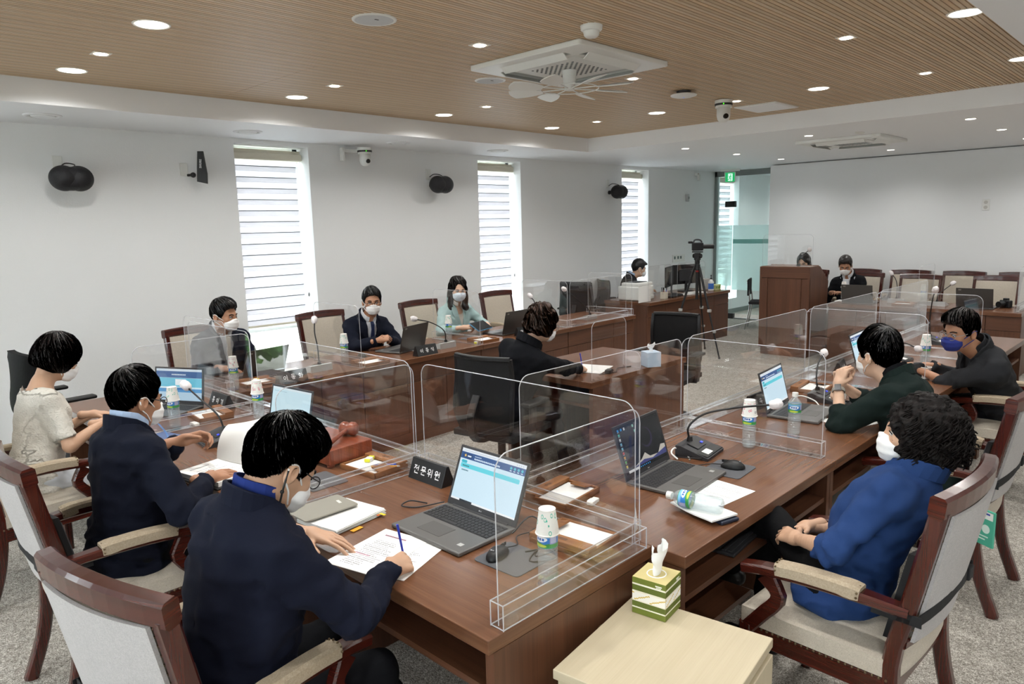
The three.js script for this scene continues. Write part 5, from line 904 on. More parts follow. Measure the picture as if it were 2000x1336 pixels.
{ const t = thing('tv_remote', 'grey keyboard end lying on the shelf under the right row desk', 'keyboard', [2.62, 0.577, -1.3], 5); obj('body', rb(0.42, 0.014, 0.12, 0.005, 0, 0.0075, 0), M.darkGrey, t); obj('key_rows', [-0.035, -0.012, 0.011, 0.034].map((z) => rb(0.39, 0.004, 0.017, 0.001, 0, 0.0165, z)), M.key, t); t.name = 'keyboard'; }
{ const t = thing('green_packet', 'green plastic packet with white print hanging from an armchair', 'packet', [4.0 - 0.29, 0.44, -0.66], 60); const tx = canvasTex(96, 160, (c) => { c.fillStyle = '#4fae93'; c.fillRect(0, 0, 96, 160); c.fillStyle = '#e9efe9'; c.fillRect(4, 4, 88, 34); c.fillStyle = '#3a4a9a'; c.fillRect(20, 10, 56, 8); c.fillStyle = '#dcefe6'; c.beginPath(); c.arc(60, 84, 20, 0, 7); c.fill(); c.fillRect(14, 116, 60, 6); c.fillRect(14, 130, 46, 6); }); const m = rb(0.1, 0.17, 0.012, 0.004, 0, 0, 0); obj('pouch', m, std(0x4fae93, 0.5), t); plane('print', 0.096, 0.165, std(0xffffff, 0.5, { map: tx }), t, [0, 0, 0.0065]); plane('print', 0.096, 0.165, std(0xffffff, 0.5, { map: tx }), t, [0, 0, -0.0065], [0, 180, 0]); }
// turned page bundle in the chairman's hands
{
  const t = thing('document_pad', 'thick document on a black folder being leafed through at the head table', 'document', [1.3, UP, -3.19], -78);
  obj('folder', rb(0.33, 0.008, 0.25, 0.003, 0, 0.0045, 0), M.black, t); obj('pages', rb(0.3, 0.02, 0.215, 0.001, 0, 0.019, 0), M.paper, t);
  plane('print', 0.215, 0.3, docM[1], t, [0, 0.0295, 0], [-90, 90, 0]);
  const pg = (k) => { const g = new THREE.PlaneGeometry(1, 1, 18, 18), p = g.attributes.position;
    for (let i = 0; i < p.count; i++) { const u = p.getX(i) + 0.5, v = p.getY(i) + 0.5, a = v * 1.5; p.setXYZ(i, -0.15 + u * 0.3 + 0.012 * v * Math.sin(u * 5), 0.032 + k * 0.004 + 0.2 * Math.sin(a * 0.9) * (0.72 + 0.35 * u), -0.1 - k * 0.004 - 0.07 * v - 0.05 * v * v + 0.05 * v * (1 - u)); }
    g.computeVertexNormals(); return g; };
  obj('turned_page', pg(0), M.pageTwo, t); obj('turned_page', pg(1), M.pageTwo, t); obj('turned_page', pg(2), M.pageTwo, t);
}
// ---------- clerk's desk, tripod, back row ----------
{
  const t = thing('laser_printer', 'white desktop laser printer on the clerk desk', 'printer', [8.68, UP, -6.02], 182);
  obj('body', [rb(0.4, 0.2, 0.36, 0.02, 0, 0.105, 0), rb(0.38, 0.06, 0.3, 0.02, 0, 0.225, -0.02)], M.plasticW, t);
  obj('paper_tray', rb(0.34, 0.05, 0.05, 0.008, 0, 0.04, -0.175), std(0xd2d2ce, 0.5), t); obj('output_slot', rb(0.28, 0.012, 0.2, 0.003, 0, 0.256, 0.0), M.darkGrey, t); obj('side_vent', [0, 1, 2, 3, 4].map((k) => rb(0.004, 0.012, 0.14, 0.001, -0.2, 0.06 + k * 0.022, 0.03)), std(0xb4b4b0, 0.5), t); obj('nameplate', rb(0.09, 0.018, 0.004, 0.001, 0.05, 0.19, -0.181), M.darkGrey, t); obj('hatch', rb(0.16, 0.09, 0.006, 0.003, 0.06, 0.1, -0.18), std(0xc6c6c2, 0.5), t);
  const p = thing('standing_sheet', 'white sheet of paper taped upright on the acrylic by the printer', 'paper', [8.4, UP + 0.005, -5.68], 0); obj('sheet', rb(0.3, 0.22, 0.002, 0.0005, 0, 0.112, 0), M.paper, p);
}
for (const [x, z, r, l] of [[9.6, -6.05, 200, 'black computer monitor seen from behind beside the clerk'], [10.16, -6.12, 165, 'black computer monitor seen from behind the tripod legs']]) {
  const t = thing('computer_monitor', l, 'monitor', [x, UP, z], r);
  obj('panel', rb(0.5, 0.31, 0.025, 0.008, 0, 0.27, 0), M.black, t); obj('rear_bulge', rb(0.28, 0.2, 0.03, 0.012, 0, 0.26, 0.024 * -1), M.darkGrey, t); obj('stand', [rb(0.05, 0.16, 0.02, 0.005, 0, 0.09, -0.04), rb(0.22, 0.012, 0.16, 0.005, 0, 0.0065, -0.03)], M.black, t); plane('screen', 0.48, 0.28, scr(plainTex, 0.5), t, [0, 0.275, 0.0132]);
}
{
  const t = thing('pen_cup', 'cream square pen holder with pens on the clerk desk', 'pen holder', [9.0, UP, -5.75], 10);
  obj('holder', [rb(0.09, 0.006, 0.08, 0.002, 0, 0.004, 0), rb(0.09, 0.1, 0.005, 0.002, 0, 0.05, 0.038), rb(0.09, 0.1, 0.005, 0.002, 0, 0.05, -0.038), rb(0.005, 0.1, 0.08, 0.002, 0.043, 0.05, 0), rb(0.005, 0.1, 0.08, 0.002, -0.043, 0.05, 0)], M.ivory, t);
  [[0xc83030, -0.02, 0.01, 'red'], [0x1a1a1a, 0.0, -0.01, 'black'], [0xe08a20, 0.02, 0.015, 'orange'], [0x2a50c8, 0.01, 0.02, 'blue'], [0x1a1a1a, -0.01, -0.02, 'black']].forEach(([c, x, z, cn]) => { const q = thing('pen', cn + ' pen standing in the cream holder on the clerk desk', 'pen', [9.0 + x, UP + 0.008, -5.75 + z], 0, 'pens in the clerk desk holder'); obj('barrel', rod([0, 0, 0], [x * 0.6, 0.15, z * 0.6], 0.004), std(c, 0.4), q); obj('cap', rod([x * 0.5, 0.12, z * 0.5], [x * 0.62, 0.155, z * 0.62], 0.0052), M.black, q); });
  const s = thing('sanitizer_bottle', 'white pump bottle with blue label on the clerk desk', 'bottle', [10.4, UP, -5.78], 30);
  obj('body', lathe([[0.0001, 0.001], [0.04, 0.001], [0.043, 0.01], [0.043, 0.14], [0.03, 0.165], [0.018, 0.17], [0.018, 0.185]], 24), M.plasticW, s); obj('label', new THREE.CylinderGeometry(0.0438, 0.0438, 0.09, 24, 1, true).translate(0, 0.075, 0), std(0x3a6cc0, 0.5), s); obj('pump', [cyl(0.017, 0.017, 0.02, 0, 0.19, 0, 16), cyl(0.006, 0.006, 0.05, 0, 0.22, 0, 10), rb(0.06, 0.012, 0.02, 0.004, 0.02, 0.245, 0)], M.black, s);
  const b = thing('tissue_carton', 'low green patterned tissue carton at the clerk desk end', 'tissue box', [10.57, UP, -5.8], 5); obj('carton', rb(0.2, 0.085, 0.11, 0.004, 0, 0.043, 0), std(0xb9bf86, 0.6), b); obj('leaf_print', [[-0.06, 0.02], [0.02, 0.0], [0.06, 0.03]].map(([x, y]) => rb(0.05, 0.035, 0.002, 0.001, x, 0.04 + y * 0.4, 0.056)), std(0x6f8f3a, 0.6), b);
  const c = thing('document_box', 'grey carton standing behind the clerk tissue carton', 'box', [10.55, UP, -6.0], 0); obj('carton', rb(0.2, 0.17, 0.12, 0.004, 0, 0.086, 0), std(0xa9a6a2, 0.7), c); obj('flap', rb(0.19, 0.004, 0.11, 0.001, 0, 0.173, 0), std(0xb5b2ae, 0.7), c);
  sheet('white page lying on the clerk desk before the monitors', 9.72, -5.82, 80, { n: 2 }); sheet('loose white pages behind the tripod on the clerk desk', 10.05, -5.85, 60, { n: 4 });
  const k = thing('keyboard', 'black keyboard lying before the clerk monitor', 'keyboard', [9.35, UP, -5.8], 12); obj('body', rb(0.42, 0.02, 0.14, 0.006, 0, 0.0105, 0), M.black, k); obj('key_rows', [-0.045, -0.022, 0.0, 0.022, 0.045].map((z) => rb(0.39, 0.006, 0.017, 0.001, 0, 0.0215, z)), M.key, k);
}
{ // camcorder on a tripod
  const t = thing('tripod', 'tall black camera tripod standing in front of the clerk desk', 'tripod', [8.9, 0, -5.16], 0), ap = [0, 1.24, 0];
  [[-0.11, 0.42], [-0.3, -0.28], [0.46, -0.12]].forEach(([x, z], i) => { const l = obj('leg', [rod([x * 0.1, 1.22, z * 0.1], [x * 0.55, 0.62, z * 0.55], 0.017, 0.015), rod([x * 0.5, 0.68, z * 0.5], [x, 0.015, z], 0.012, 0.01), sph(0.016, x, 0.016, z, 1, 1, 1, 10)], M.black, t); obj('clamp', [rb(0.04, 0.04, 0.05, 0.008, x * 0.55, 0.64, z * 0.55), rb(0.032, 0.03, 0.04, 0.006, x * 0.78, 0.36, z * 0.78)], M.silver, l); });
  obj('centre_column', [cyl(0.02, 0.02, 0.6, 0, 1.08, 0, 14), cyl(0.045, 0.04, 0.07, 0, 1.23, 0, 18)], M.black, t); obj('red_ring', cyl(0.022, 0.022, 0.02, 0, 1.17, 0, 16), std(0xb02020, 0.4), t);
  obj('fluid_head', [cyl(0.035, 0.035, 0.06, 0, 1.3, 0, 18), rb(0.06, 0.1, 0.08, 0.012, 0, 1.37, 0), rotX(cyl(0.03, 0.03, 0.12, 0, 0, 0, 16), 90).translate(0, 1.38, 0), rb(0.06, 0.018, 0.14, 0.004, 0, 1.435, 0)], M.black, t);
  obj('pan_handle', [rod([-0.02, 1.36, 0.02], [-0.1, 1.16, -0.02], 0.008), rod([-0.1, 1.16, -0.02], [-0.13, 1.08, -0.03], 0.013)], M.black, t);
  const c = thing('video_camera', 'black camcorder with long lens mounted on the tall tripod', 'camera', [8.9, 1.446, -5.16], 42);
  obj('body', [rb(0.07, 0.11, 0.15, 0.015, 0, 0.06, 0), rb(0.05, 0.05, 0.06, 0.01, -0.05, 0.07, 0.02)], M.blackMatte, c); obj('lens_barrel', rotX(cyl(0.033, 0.03, 0.16, 0, 0, 0, 22), 90).translate(0, 0.06, -0.14), M.black, c); obj('top_handle', [tube([[0, 0.11, 0.06], [0, 0.15, 0.04], [0, 0.15, -0.03], [0, 0.12, -0.06]], 0.011, 8)], M.darkGrey, c); obj('viewfinder', rb(0.035, 0.03, 0.06, 0.008, 0, 0.12, 0.1), M.black, c);
  c.rotation.y = -135 * D2R;
}
{ // still camera at the back row end
  const t = thing('still_camera', 'black camera lying on the back row desk end', 'camera', [10.14, UP, -1.78], 60); obj('body', [rb(0.13, 0.09, 0.06, 0.012, 0, 0.046, 0), rb(0.05, 0.03, 0.05, 0.008, 0, 0.1, 0)], M.black, t); obj('lens', rotX(cyl(0.036, 0.034, 0.09, 0, 0, 0, 22), 90).translate(0, 0.045, -0.07), M.black, t); obj('strap', tube([[0.065, 0.07, 0], [0.12, 0.02, 0.03], [0.08, 0.006, 0.1], [-0.04, 0.006, 0.09]], 0.005, 6), M.black, t);
  const p = thing('reading_papers', 'white papers lying on the podium reading board', 'paper', [9.9, 1.135, -4.19], 0); obj('sheet', rotZ(rb(0.22, 0.004, 0.3, 0.001), -35).translate(0.06, 0.0, 0), M.paper, p);
}
woodChair('wooden armchair behind the podium under the long haired person', 11.2, -4.66, 180);
// ---------- people: bodies meshed from distance fields ----------
const smin = (a, b, k) => { const h = Math.max(k - Math.abs(a - b), 0) / k; return Math.min(a, b) - h * h * k * 0.25; };
const smax = (a, b, k) => -smin(-a, -b, k);
function surfaceNets(fn, lo, hi, cell) {
  const n = [0, 1, 2].map((k) => Math.ceil((hi[k] - lo[k]) / cell) + 1), [nx, ny, nz] = n, f = new Float32Array(nx * ny * nz), B = 5;
  const I = (x, y, z) => (z * ny + y) * nx + x;
  for (let bz = 0; bz < nz; bz += B) for (let by = 0; by < ny; by += B) for (let bxk = 0; bxk < nx; bxk += B) {
    const c = fn(lo[0] + (bxk + B / 2) * cell, lo[1] + (by + B / 2) * cell, lo[2] + (bz + B / 2) * cell), skip = Math.abs(c) > B * cell * 1.5;
    for (let z = bz; z < Math.min(bz + B, nz); z++) for (let y = by; y < Math.min(by + B, ny); y++) for (let x = bxk; x < Math.min(bxk + B, nx); x++) f[I(x, y, z)] = skip ? c : fn(lo[0] + x * cell, lo[1] + y * cell, lo[2] + z * cell);
  }
  const vid = new Int32Array(nx * ny * nz).fill(-1), pos = [], idx = [];
  const E = [[0, 1], [2, 3], [4, 5], [6, 7], [0, 2], [1, 3], [4, 6], [5, 7], [0, 4], [1, 5], [2, 6], [3, 7]], v = new Float32Array(8);
  for (let z = 0; z < nz - 1; z++) for (let y = 0; y < ny - 1; y++) for (let x = 0; x < nx - 1; x++) {
    let neg = 0; for (let k = 0; k < 8; k++) { v[k] = f[I(x + (k & 1), y + ((k >> 1) & 1), z + (k >> 2))]; if (v[k] < 0) neg++; }
    if (!neg || neg === 8) continue;
    let sx = 0, sy = 0, sz = 0, m = 0;
    for (const [a, b] of E) if ((v[a] < 0) !== (v[b] < 0)) { const t = v[a] / (v[a] - v[b]); sx += (a & 1) + ((b & 1) - (a & 1)) * t; sy += ((a >> 1) & 1) + (((b >> 1) & 1) - ((a >> 1) & 1)) * t; sz += (a >> 2) + ((b >> 2) - (a >> 2)) * t; m++; }
    vid[I(x, y, z)] = pos.length / 3; pos.push(lo[0] + (x + sx / m) * cell, lo[1] + (y + sy / m) * cell, lo[2] + (z + sz / m) * cell);
  }
  const quad = (a, b, c, d, flip) => { if (a < 0 || b < 0 || c < 0 || d < 0) return; flip ? idx.push(a, b, c, a, c, d) : idx.push(a, c, b, a, d, c); };
  for (let z = 1; z < nz - 1; z++) for (let y = 1; y < ny - 1; y++) for (let x = 1; x < nx - 1; x++) {
    const s = f[I(x, y, z)] < 0;
    if (s !== (f[I(x + 1, y, z)] < 0)) quad(vid[I(x, y - 1, z - 1)], vid[I(x, y, z - 1)], vid[I(x, y, z)], vid[I(x, y - 1, z)], s);
    if (s !== (f[I(x, y + 1, z)] < 0)) quad(vid[I(x - 1, y, z - 1)], vid[I(x - 1, y, z)], vid[I(x, y, z)], vid[I(x, y, z - 1)], s);
    if (s !== (f[I(x, y, z + 1)] < 0)) quad(vid[I(x - 1, y - 1, z)], vid[I(x, y - 1, z)], vid[I(x, y, z)], vid[I(x - 1, y, z)], s);
  }
  const g = new THREE.BufferGeometry(); g.setAttribute('position', new THREE.BufferAttribute(new Float32Array(pos), 3)); g.setIndex(idx); g.computeVertexNormals(); return g;
}
const capD = (x, y, z, a, b, ra, rb) => { const bx = b[0] - a[0], by = b[1] - a[1], bz = b[2] - a[2], px = x - a[0], py = y - a[1], pz = z - a[2], h = clamp((px * bx + py * by + pz * bz) / (bx * bx + by * by + bz * bz + 1e-9), 0, 1), dx = px - bx * h, dy = py - by * h, dz = pz - bz * h; return Math.sqrt(dx * dx + dy * dy + dz * dz) - ra - (rb - ra) * h; };
const ellD = (x, y, z, cx, cy, cz, rx, ry, rz) => { const a = (x - cx) / rx, b = (y - cy) / ry, c = (z - cz) / rz, k0 = Math.sqrt(a * a + b * b + c * c), a2 = a / rx, b2 = b / ry, c2 = c / rz, k1 = Math.sqrt(a2 * a2 + b2 * b2 + c2 * c2) + 1e-9; return k0 < 0.05 ? -Math.min(rx, ry, rz) : k0 * (k0 - 1) / k1; };
const v3 = { sub: (a, b) => [a[0] - b[0], a[1] - b[1], a[2] - b[2]], add: (a, b) => [a[0] + b[0], a[1] + b[1], a[2] + b[2]], mul: (a, s) => [a[0] * s, a[1] * s, a[2] * s], dot: (a, b) => a[0] * b[0] + a[1] * b[1] + a[2] * b[2], cross: (a, b) => [a[1] * b[2] - a[2] * b[1], a[2] * b[0] - a[0] * b[2], a[0] * b[1] - a[1] * b[0]], len: (a) => Math.hypot(...a), norm: (a) => { const l = Math.hypot(...a) || 1; return [a[0] / l, a[1] / l, a[2] / l]; }, mix: (a, b, t) => [0, 1, 2].map((k) => lerp(a[k], b[k], t)) };
const tmpRow = [0, 0, 0, 0];
function table(rows, x) { if (x <= rows[0][0]) return rows[0]; for (let i = 1; i < rows.length; i++) if (x <= rows[i][0]) { const a = rows[i - 1], b = rows[i], t = (x - a[0]) / (b[0] - a[0]); tmpRow[1] = lerp(a[1], b[1], t); if (a.length > 2) { tmpRow[2] = lerp(a[2], b[2], t); tmpRow[3] = lerp(a[3], b[3], t); } return tmpRow; } return rows[rows.length - 1]; }
// torso cross-sections: height along the spine, half width, half depth, offset towards the front
const TORSO = { man: [[-0.13, 0.19, 0.135, 0.005], [0, 0.185, 0.135, 0.01], [0.14, 0.168, 0.122, 0.012], [0.28, 0.183, 0.125, 0.006], [0.4, 0.195, 0.118, -0.004], [0.47, 0.165, 0.1, -0.012], [0.52, 0.1, 0.078, -0.016], [0.56, 0.068, 0.068, -0.012]], woman: [[-0.13, 0.185, 0.135, 0.0], [0, 0.18, 0.13, 0.0], [0.14, 0.145, 0.108, 0.005], [0.28, 0.158, 0.125, 0.02], [0.38, 0.168, 0.112, 0.008], [0.45, 0.142, 0.09, -0.01], [0.5, 0.085, 0.07, -0.014], [0.56, 0.058, 0.058, -0.01]] };
function bodyFrame(s) {
  const base = [s.pel[0], 0, s.pel[2]], L = (p) => v3.sub(p, base), pel = L(s.pel), nb = L(s.nb), N = v3.norm(v3.sub(nb, pel)), F0 = [Math.cos(s.ta * D2R), 0, -Math.sin(s.ta * D2R)], W = v3.norm(v3.sub(F0, v3.mul(N, v3.dot(F0, N)))), U = v3.cross(W, N), len = v3.len(v3.sub(nb, pel));
  const at = (u, v, w) => [0, 1, 2].map((k) => pel[k] + U[k] * u + N[k] * v * len / 0.53 + W[k] * w);
  return { base, L, pel, nb, N, W, U, len, at };
}
function ik(sh, wr, l1, l2, hint) {
  let d = v3.sub(wr, sh), D = v3.len(d); const mx = (l1 + l2) * 0.995; if (D > mx) { wr = v3.add(sh, v3.mul(d, mx / D)); D = mx; d = v3.sub(wr, sh); }
  const u = v3.norm(d), a = (l1 * l1 - l2 * l2 + D * D) / (2 * D), h = Math.sqrt(Math.max(0, l1 * l1 - a * a)), q = v3.norm(v3.sub(hint, v3.mul(u, v3.dot(hint, u))));
  return [v3.add(v3.add(sh, v3.mul(u, a)), v3.mul(q, h)), wr];
}
function headFrame(s, f) {
  const c = f.L(s.head), a = s.ha * D2R, p = (s.hp || 0) * D2R, r = (s.hr || 0) * D2R, m = new THREE.Matrix4().makeRotationY(a - PI / 2).multiply(new THREE.Matrix4().makeRotationX(-p)).multiply(new THREE.Matrix4().makeRotationZ(r));
  const e = m.elements, k = s.hs || 1, X = [e[0], e[1], e[2]], Y = [e[4], e[5], e[6]], Z = [e[8], e[9], e[10]];
  return { c, k, m, inv: (x, y, z) => { const q = [x - c[0], y - c[1], z - c[2]]; return [v3.dot(q, X) / k, v3.dot(q, Y) / k, v3.dot(q, Z) / k]; }, out: (x, y, z) => [0, 1, 2].map((i) => c[i] + (X[i] * x + Y[i] * y + Z[i] * z) * k), mat: new THREE.Matrix4().makeTranslation(...c).multiply(m).multiply(new THREE.Matrix4().makeScale(k, k, k)) };
}
function headSDF(x, y, z) {
  let d = ellD(x, y, z, 0, 0.035, 0.012, 0.077, 0.09, 0.097); const ax = Math.abs(x);
  d = smin(d, ellD(x, y, z, 0, -0.028, -0.03, 0.064, 0.088, 0.07), 0.04); d = smin(d, ellD(x, y, z, 0, -0.078, -0.036, 0.047, 0.038, 0.055), 0.03);
  d = smin(d, ellD(ax, y, z, 0.042, -0.022, -0.068, 0.024, 0.022, 0.022), 0.02);
  d = smin(d, capD(ax, y, z, [0, 0.024, -0.092], [0.04, 0.02, -0.082], 0.011, 0.008), 0.014);
  d = smax(d, -(Math.hypot(ax - 0.031, (y - 0.004) * 1.25, z + 0.102) - 0.0165), 0.012);
  d = smin(d, capD(x, y, z, [0, 0.012, -0.096], [0, -0.03, -0.113], 0.007, 0.012), 0.014); d = smin(d, capD(ax, y, z, [0.0, -0.034, -0.104], [0.013, -0.034, -0.1], 0.009, 0.008), 0.008);
  d = smin(d, capD(ax, y, z, [0, -0.06, -0.098], [0.02, -0.063, -0.09], 0.006, 0.004), 0.007); d = smin(d, capD(ax, y, z, [0, -0.069, -0.096], [0.018, -0.067, -0.09], 0.007, 0.004), 0.007);
  const q = z - 0.016, ear = Math.max(ellD(ax, y, q, 0.082, -0.008, 0, 0.012, 0.034, 0.021), -ellD(ax, y, q, 0.094, -0.004, -0.004, 0.011, 0.02, 0.012)); d = smin(d, ear, 0.006);
  return d;
}
function handGeo(w, D, Dn, side, pose, k, cell) {
  D = v3.norm(D); Dn = v3.norm(v3.sub(Dn, v3.mul(D, v3.dot(Dn, D)))); const T = v3.mul(v3.cross(Dn, D), side), loc = (t, d, n) => [0, 1, 2].map((i) => w[i] + (T[i] * t + D[i] * d + Dn[i] * n) * k);
  const fingers = [[0.029, 0.087, 0.042, 0.0088], [0.0095, 0.092, 0.046, 0.0092], [-0.0105, 0.088, 0.043, 0.0086], [-0.029, 0.079, 0.034, 0.0076]], caps = [];
  fingers.forEach(([t, d, l, r], i) => {
    let a = 0, p = [t, d, 0.002], spread = (i - 1.5) * -0.06 * (1 - pose.c[i]);
    const j = [1.15, 1.5, 1.0];
    [l, l * 0.62, l * 0.5].forEach((s, q) => { a += pose.c[i] * j[q]; const n = [p[0] + Math.sin(spread) * s * Math.cos(a), p[1] + Math.cos(a) * s, p[2] - Math.sin(a) * s]; caps.push([loc(...p), loc(...n), (r - q * 0.0009) * k, (r - (q + 1) * 0.0009) * k, i]); p = n; });
  });
  const th = pose.t, b0 = [0.026, 0.022, -0.004], b1 = [0.026 + 0.034 * th[0], 0.022 + 0.036 * th[1], -0.004 + 0.03 * th[2]], b2 = [b1[0] + 0.024 * th[3], b1[1] + 0.03 * th[4], b1[2] + 0.026 * th[5]];
  caps.push([loc(...b0), loc(...b1), 0.0125 * k, 0.0105 * k, 5], [loc(...b1), loc(...b2), 0.0105 * k, 0.0085 * k, 5]);
  const k0 = loc(0.024, 0.07, 0), k1 = loc(-0.024, 0.066, 0), p0 = loc(0.014, 0.015, 0), p1 = loc(-0.014, 0.015, 0), wr = loc(0, -0.06, 0), w0 = loc(0, 0.005, 0), m0 = loc(0.0, 0.03, 0), m1 = loc(0, 0.075, 0);
  const fn = (x, y, z) => {
    let d = capD(x, y, z, p0, k0, 0.016 * k, 0.0135 * k); d = smin(d, capD(x, y, z, p1, k1, 0.016 * k, 0.013 * k), 0.02); d = smin(d, capD(x, y, z, m0, m1, 0.0155 * k, 0.0135 * k), 0.02); d = smin(d, capD(x, y, z, wr, w0, 0.026 * k, 0.0225 * k), 0.03);
    const fd = [9, 9, 9, 9, 9, 9]; for (const c of caps) fd[c[4]] = Math.min(fd[c[4]], capD(x, y, z, c[0], c[1], c[2], c[3]));
    let g = 9; for (let i = 0; i < 4; i++) g = smin(g, fd[i], 0.004); d = smin(d, g, 0.012); return smin(d, fd[5], 0.01);
  };
  const pts = [wr, ...caps.map((c) => c[0]), ...caps.map((c) => c[1])], lo = [0, 1, 2].map((i) => Math.min(...pts.map((p) => p[i])) - 0.04), hi = [0, 1, 2].map((i) => Math.max(...pts.map((p) => p[i])) + 0.04);
  return surfaceNets(fn, lo, hi, cell);
}
const POSE = { flat: { c: [0.16, 0.14, 0.16, 0.22], t: [1, 0.8, -0.3, 0.5, 0.9, -0.3] }, relax: { c: [0.32, 0.36, 0.42, 0.46], t: [0.9, 0.9, -0.5, 0.3, 1, -0.4] }, pen: { c: [0.5, 0.56, 0.66, 0.7], t: [0.5, 1, -0.9, -0.4, 1, -0.5] }, fist: { c: [0.85, 0.88, 0.9, 0.92], t: [0.3, 0.9, -1, -0.9, 0.7, -0.3] }, grip: { c: [0.55, 0.6, 0.65, 0.68], t: [0.7, 0.9, -0.9, 0.2, 0.9, -0.6] } };
const skinM = (c) => phy(c, 0.52, { sheen: 0.15, sheenRoughness: 0.5 });
const SKIN = { a: skinM(0xb98a6e), b: skinM(0xc59c80), c: skinM(0xcfa98f), d: skinM(0xad7d60) };
const streak = (() => { const a = wrapNoise(512, 256, 240, 3, 301), b = wrapNoise(512, 256, 90, 5, 302); return { bump: dataTex(512, 256, (i) => { const t = 128 + 150 * (a[i] - 0.5) + 70 * (b[i] - 0.5); return [t, t, t]; }, false), map: (c) => dataTex(512, 256, (i) => { const t = 1 + (a[i] - 0.5) * 0.9 + (b[i] - 0.5) * 0.5; return c.map((v) => v * t); }, true) }; })();
const hairM = (c, r = 0.36) => phy(0xffffff, r, { specularIntensity: r > 0.55 ? 0.35 : 0.9, map: streak.map(c), bumpMap: streak.bump, bumpScale: 0.0012 });
const HAIR = { black: hairM([13, 11, 11]), soft: hairM([22, 18, 17], 0.42), brown: hairM([58, 36, 23], 0.42), dkbrown: hairM([29, 20, 17], 0.4), curl: hairM([17, 12, 11], 0.6) };
const fab = (c, r = 0.85, o = {}) => phy(c, r, { bumpMap: weaveBump, bumpScale: 0.0004, specularIntensity: 0.3, sheen: 0.06, sheenRoughness: 0.6, sheenColor: new THREE.Color(c), ...o });
const CL = { navy: fab(0x141828), navy2: fab(0x121624), blackish: fab(0x0e0f14), mint: fab(0x9fb7b6), green: fab(0x15211f), grey: fab(0x2a2b2e), denim: fab(0x243c6a), lace: fab(0xd5d0c6, 0.9, { bumpMap: bumpTex(20, [9, 9], 333), bumpScale: 0.004 }), white: fab(0xdadde2), sky: fab(0xa9bcd8), royal: fab(0x26377a), black: fab(0x0c0c0e), beige: fab(0x9a958c), tieBlue: fab(0x232c4c, 0.5), tiePale: fab(0xcfcac0, 0.5), dark: fab(0x0f1014), cream: fab(0xe0dbd2) };
const maskM = std(0xecebea, 0.9), maskBlue = std(0x22307e, 0.85), maskSurg = std(0xd8e2ec, 0.9);
const eyeW = std(0xd8d2cc, 0.3), eyeI = std(0x1c120c, 0.2), browM = std(0x1d1714, 0.9);
function hairUV(g, hf, off = 0) { const p = g.attributes.position, uv = new Float32Array(p.count * 2); for (let i = 0; i < p.count; i++) { const q = hf.inv(p.getX(i), p.getY(i), p.getZ(i)), y = q[1] - 0.03, z = q[2] - 0.0; const ax = [q[0], y * 0.82 + z * 0.57, -y * 0.57 + z * 0.82]; uv[2 * i] = Math.atan2(ax[0], ax[2]) / (2 * PI) + 0.5; uv[2 * i + 1] = Math.acos(clamp(ax[1] / (Math.hypot(...ax) + 1e-6), -1, 1)) / PI; } g.setAttribute('uv', new THREE.BufferAttribute(uv, 2)); return g; }
const hairline = [[-0.11, 0.082], [-0.085, 0.078], [-0.06, 0.06], [-0.045, 0.02], [-0.028, -0.012], [-0.012, -0.01], [0.0, 0.025], [0.03, 0.02], [0.045, -0.03], [0.075, -0.068], [0.12, -0.07]];
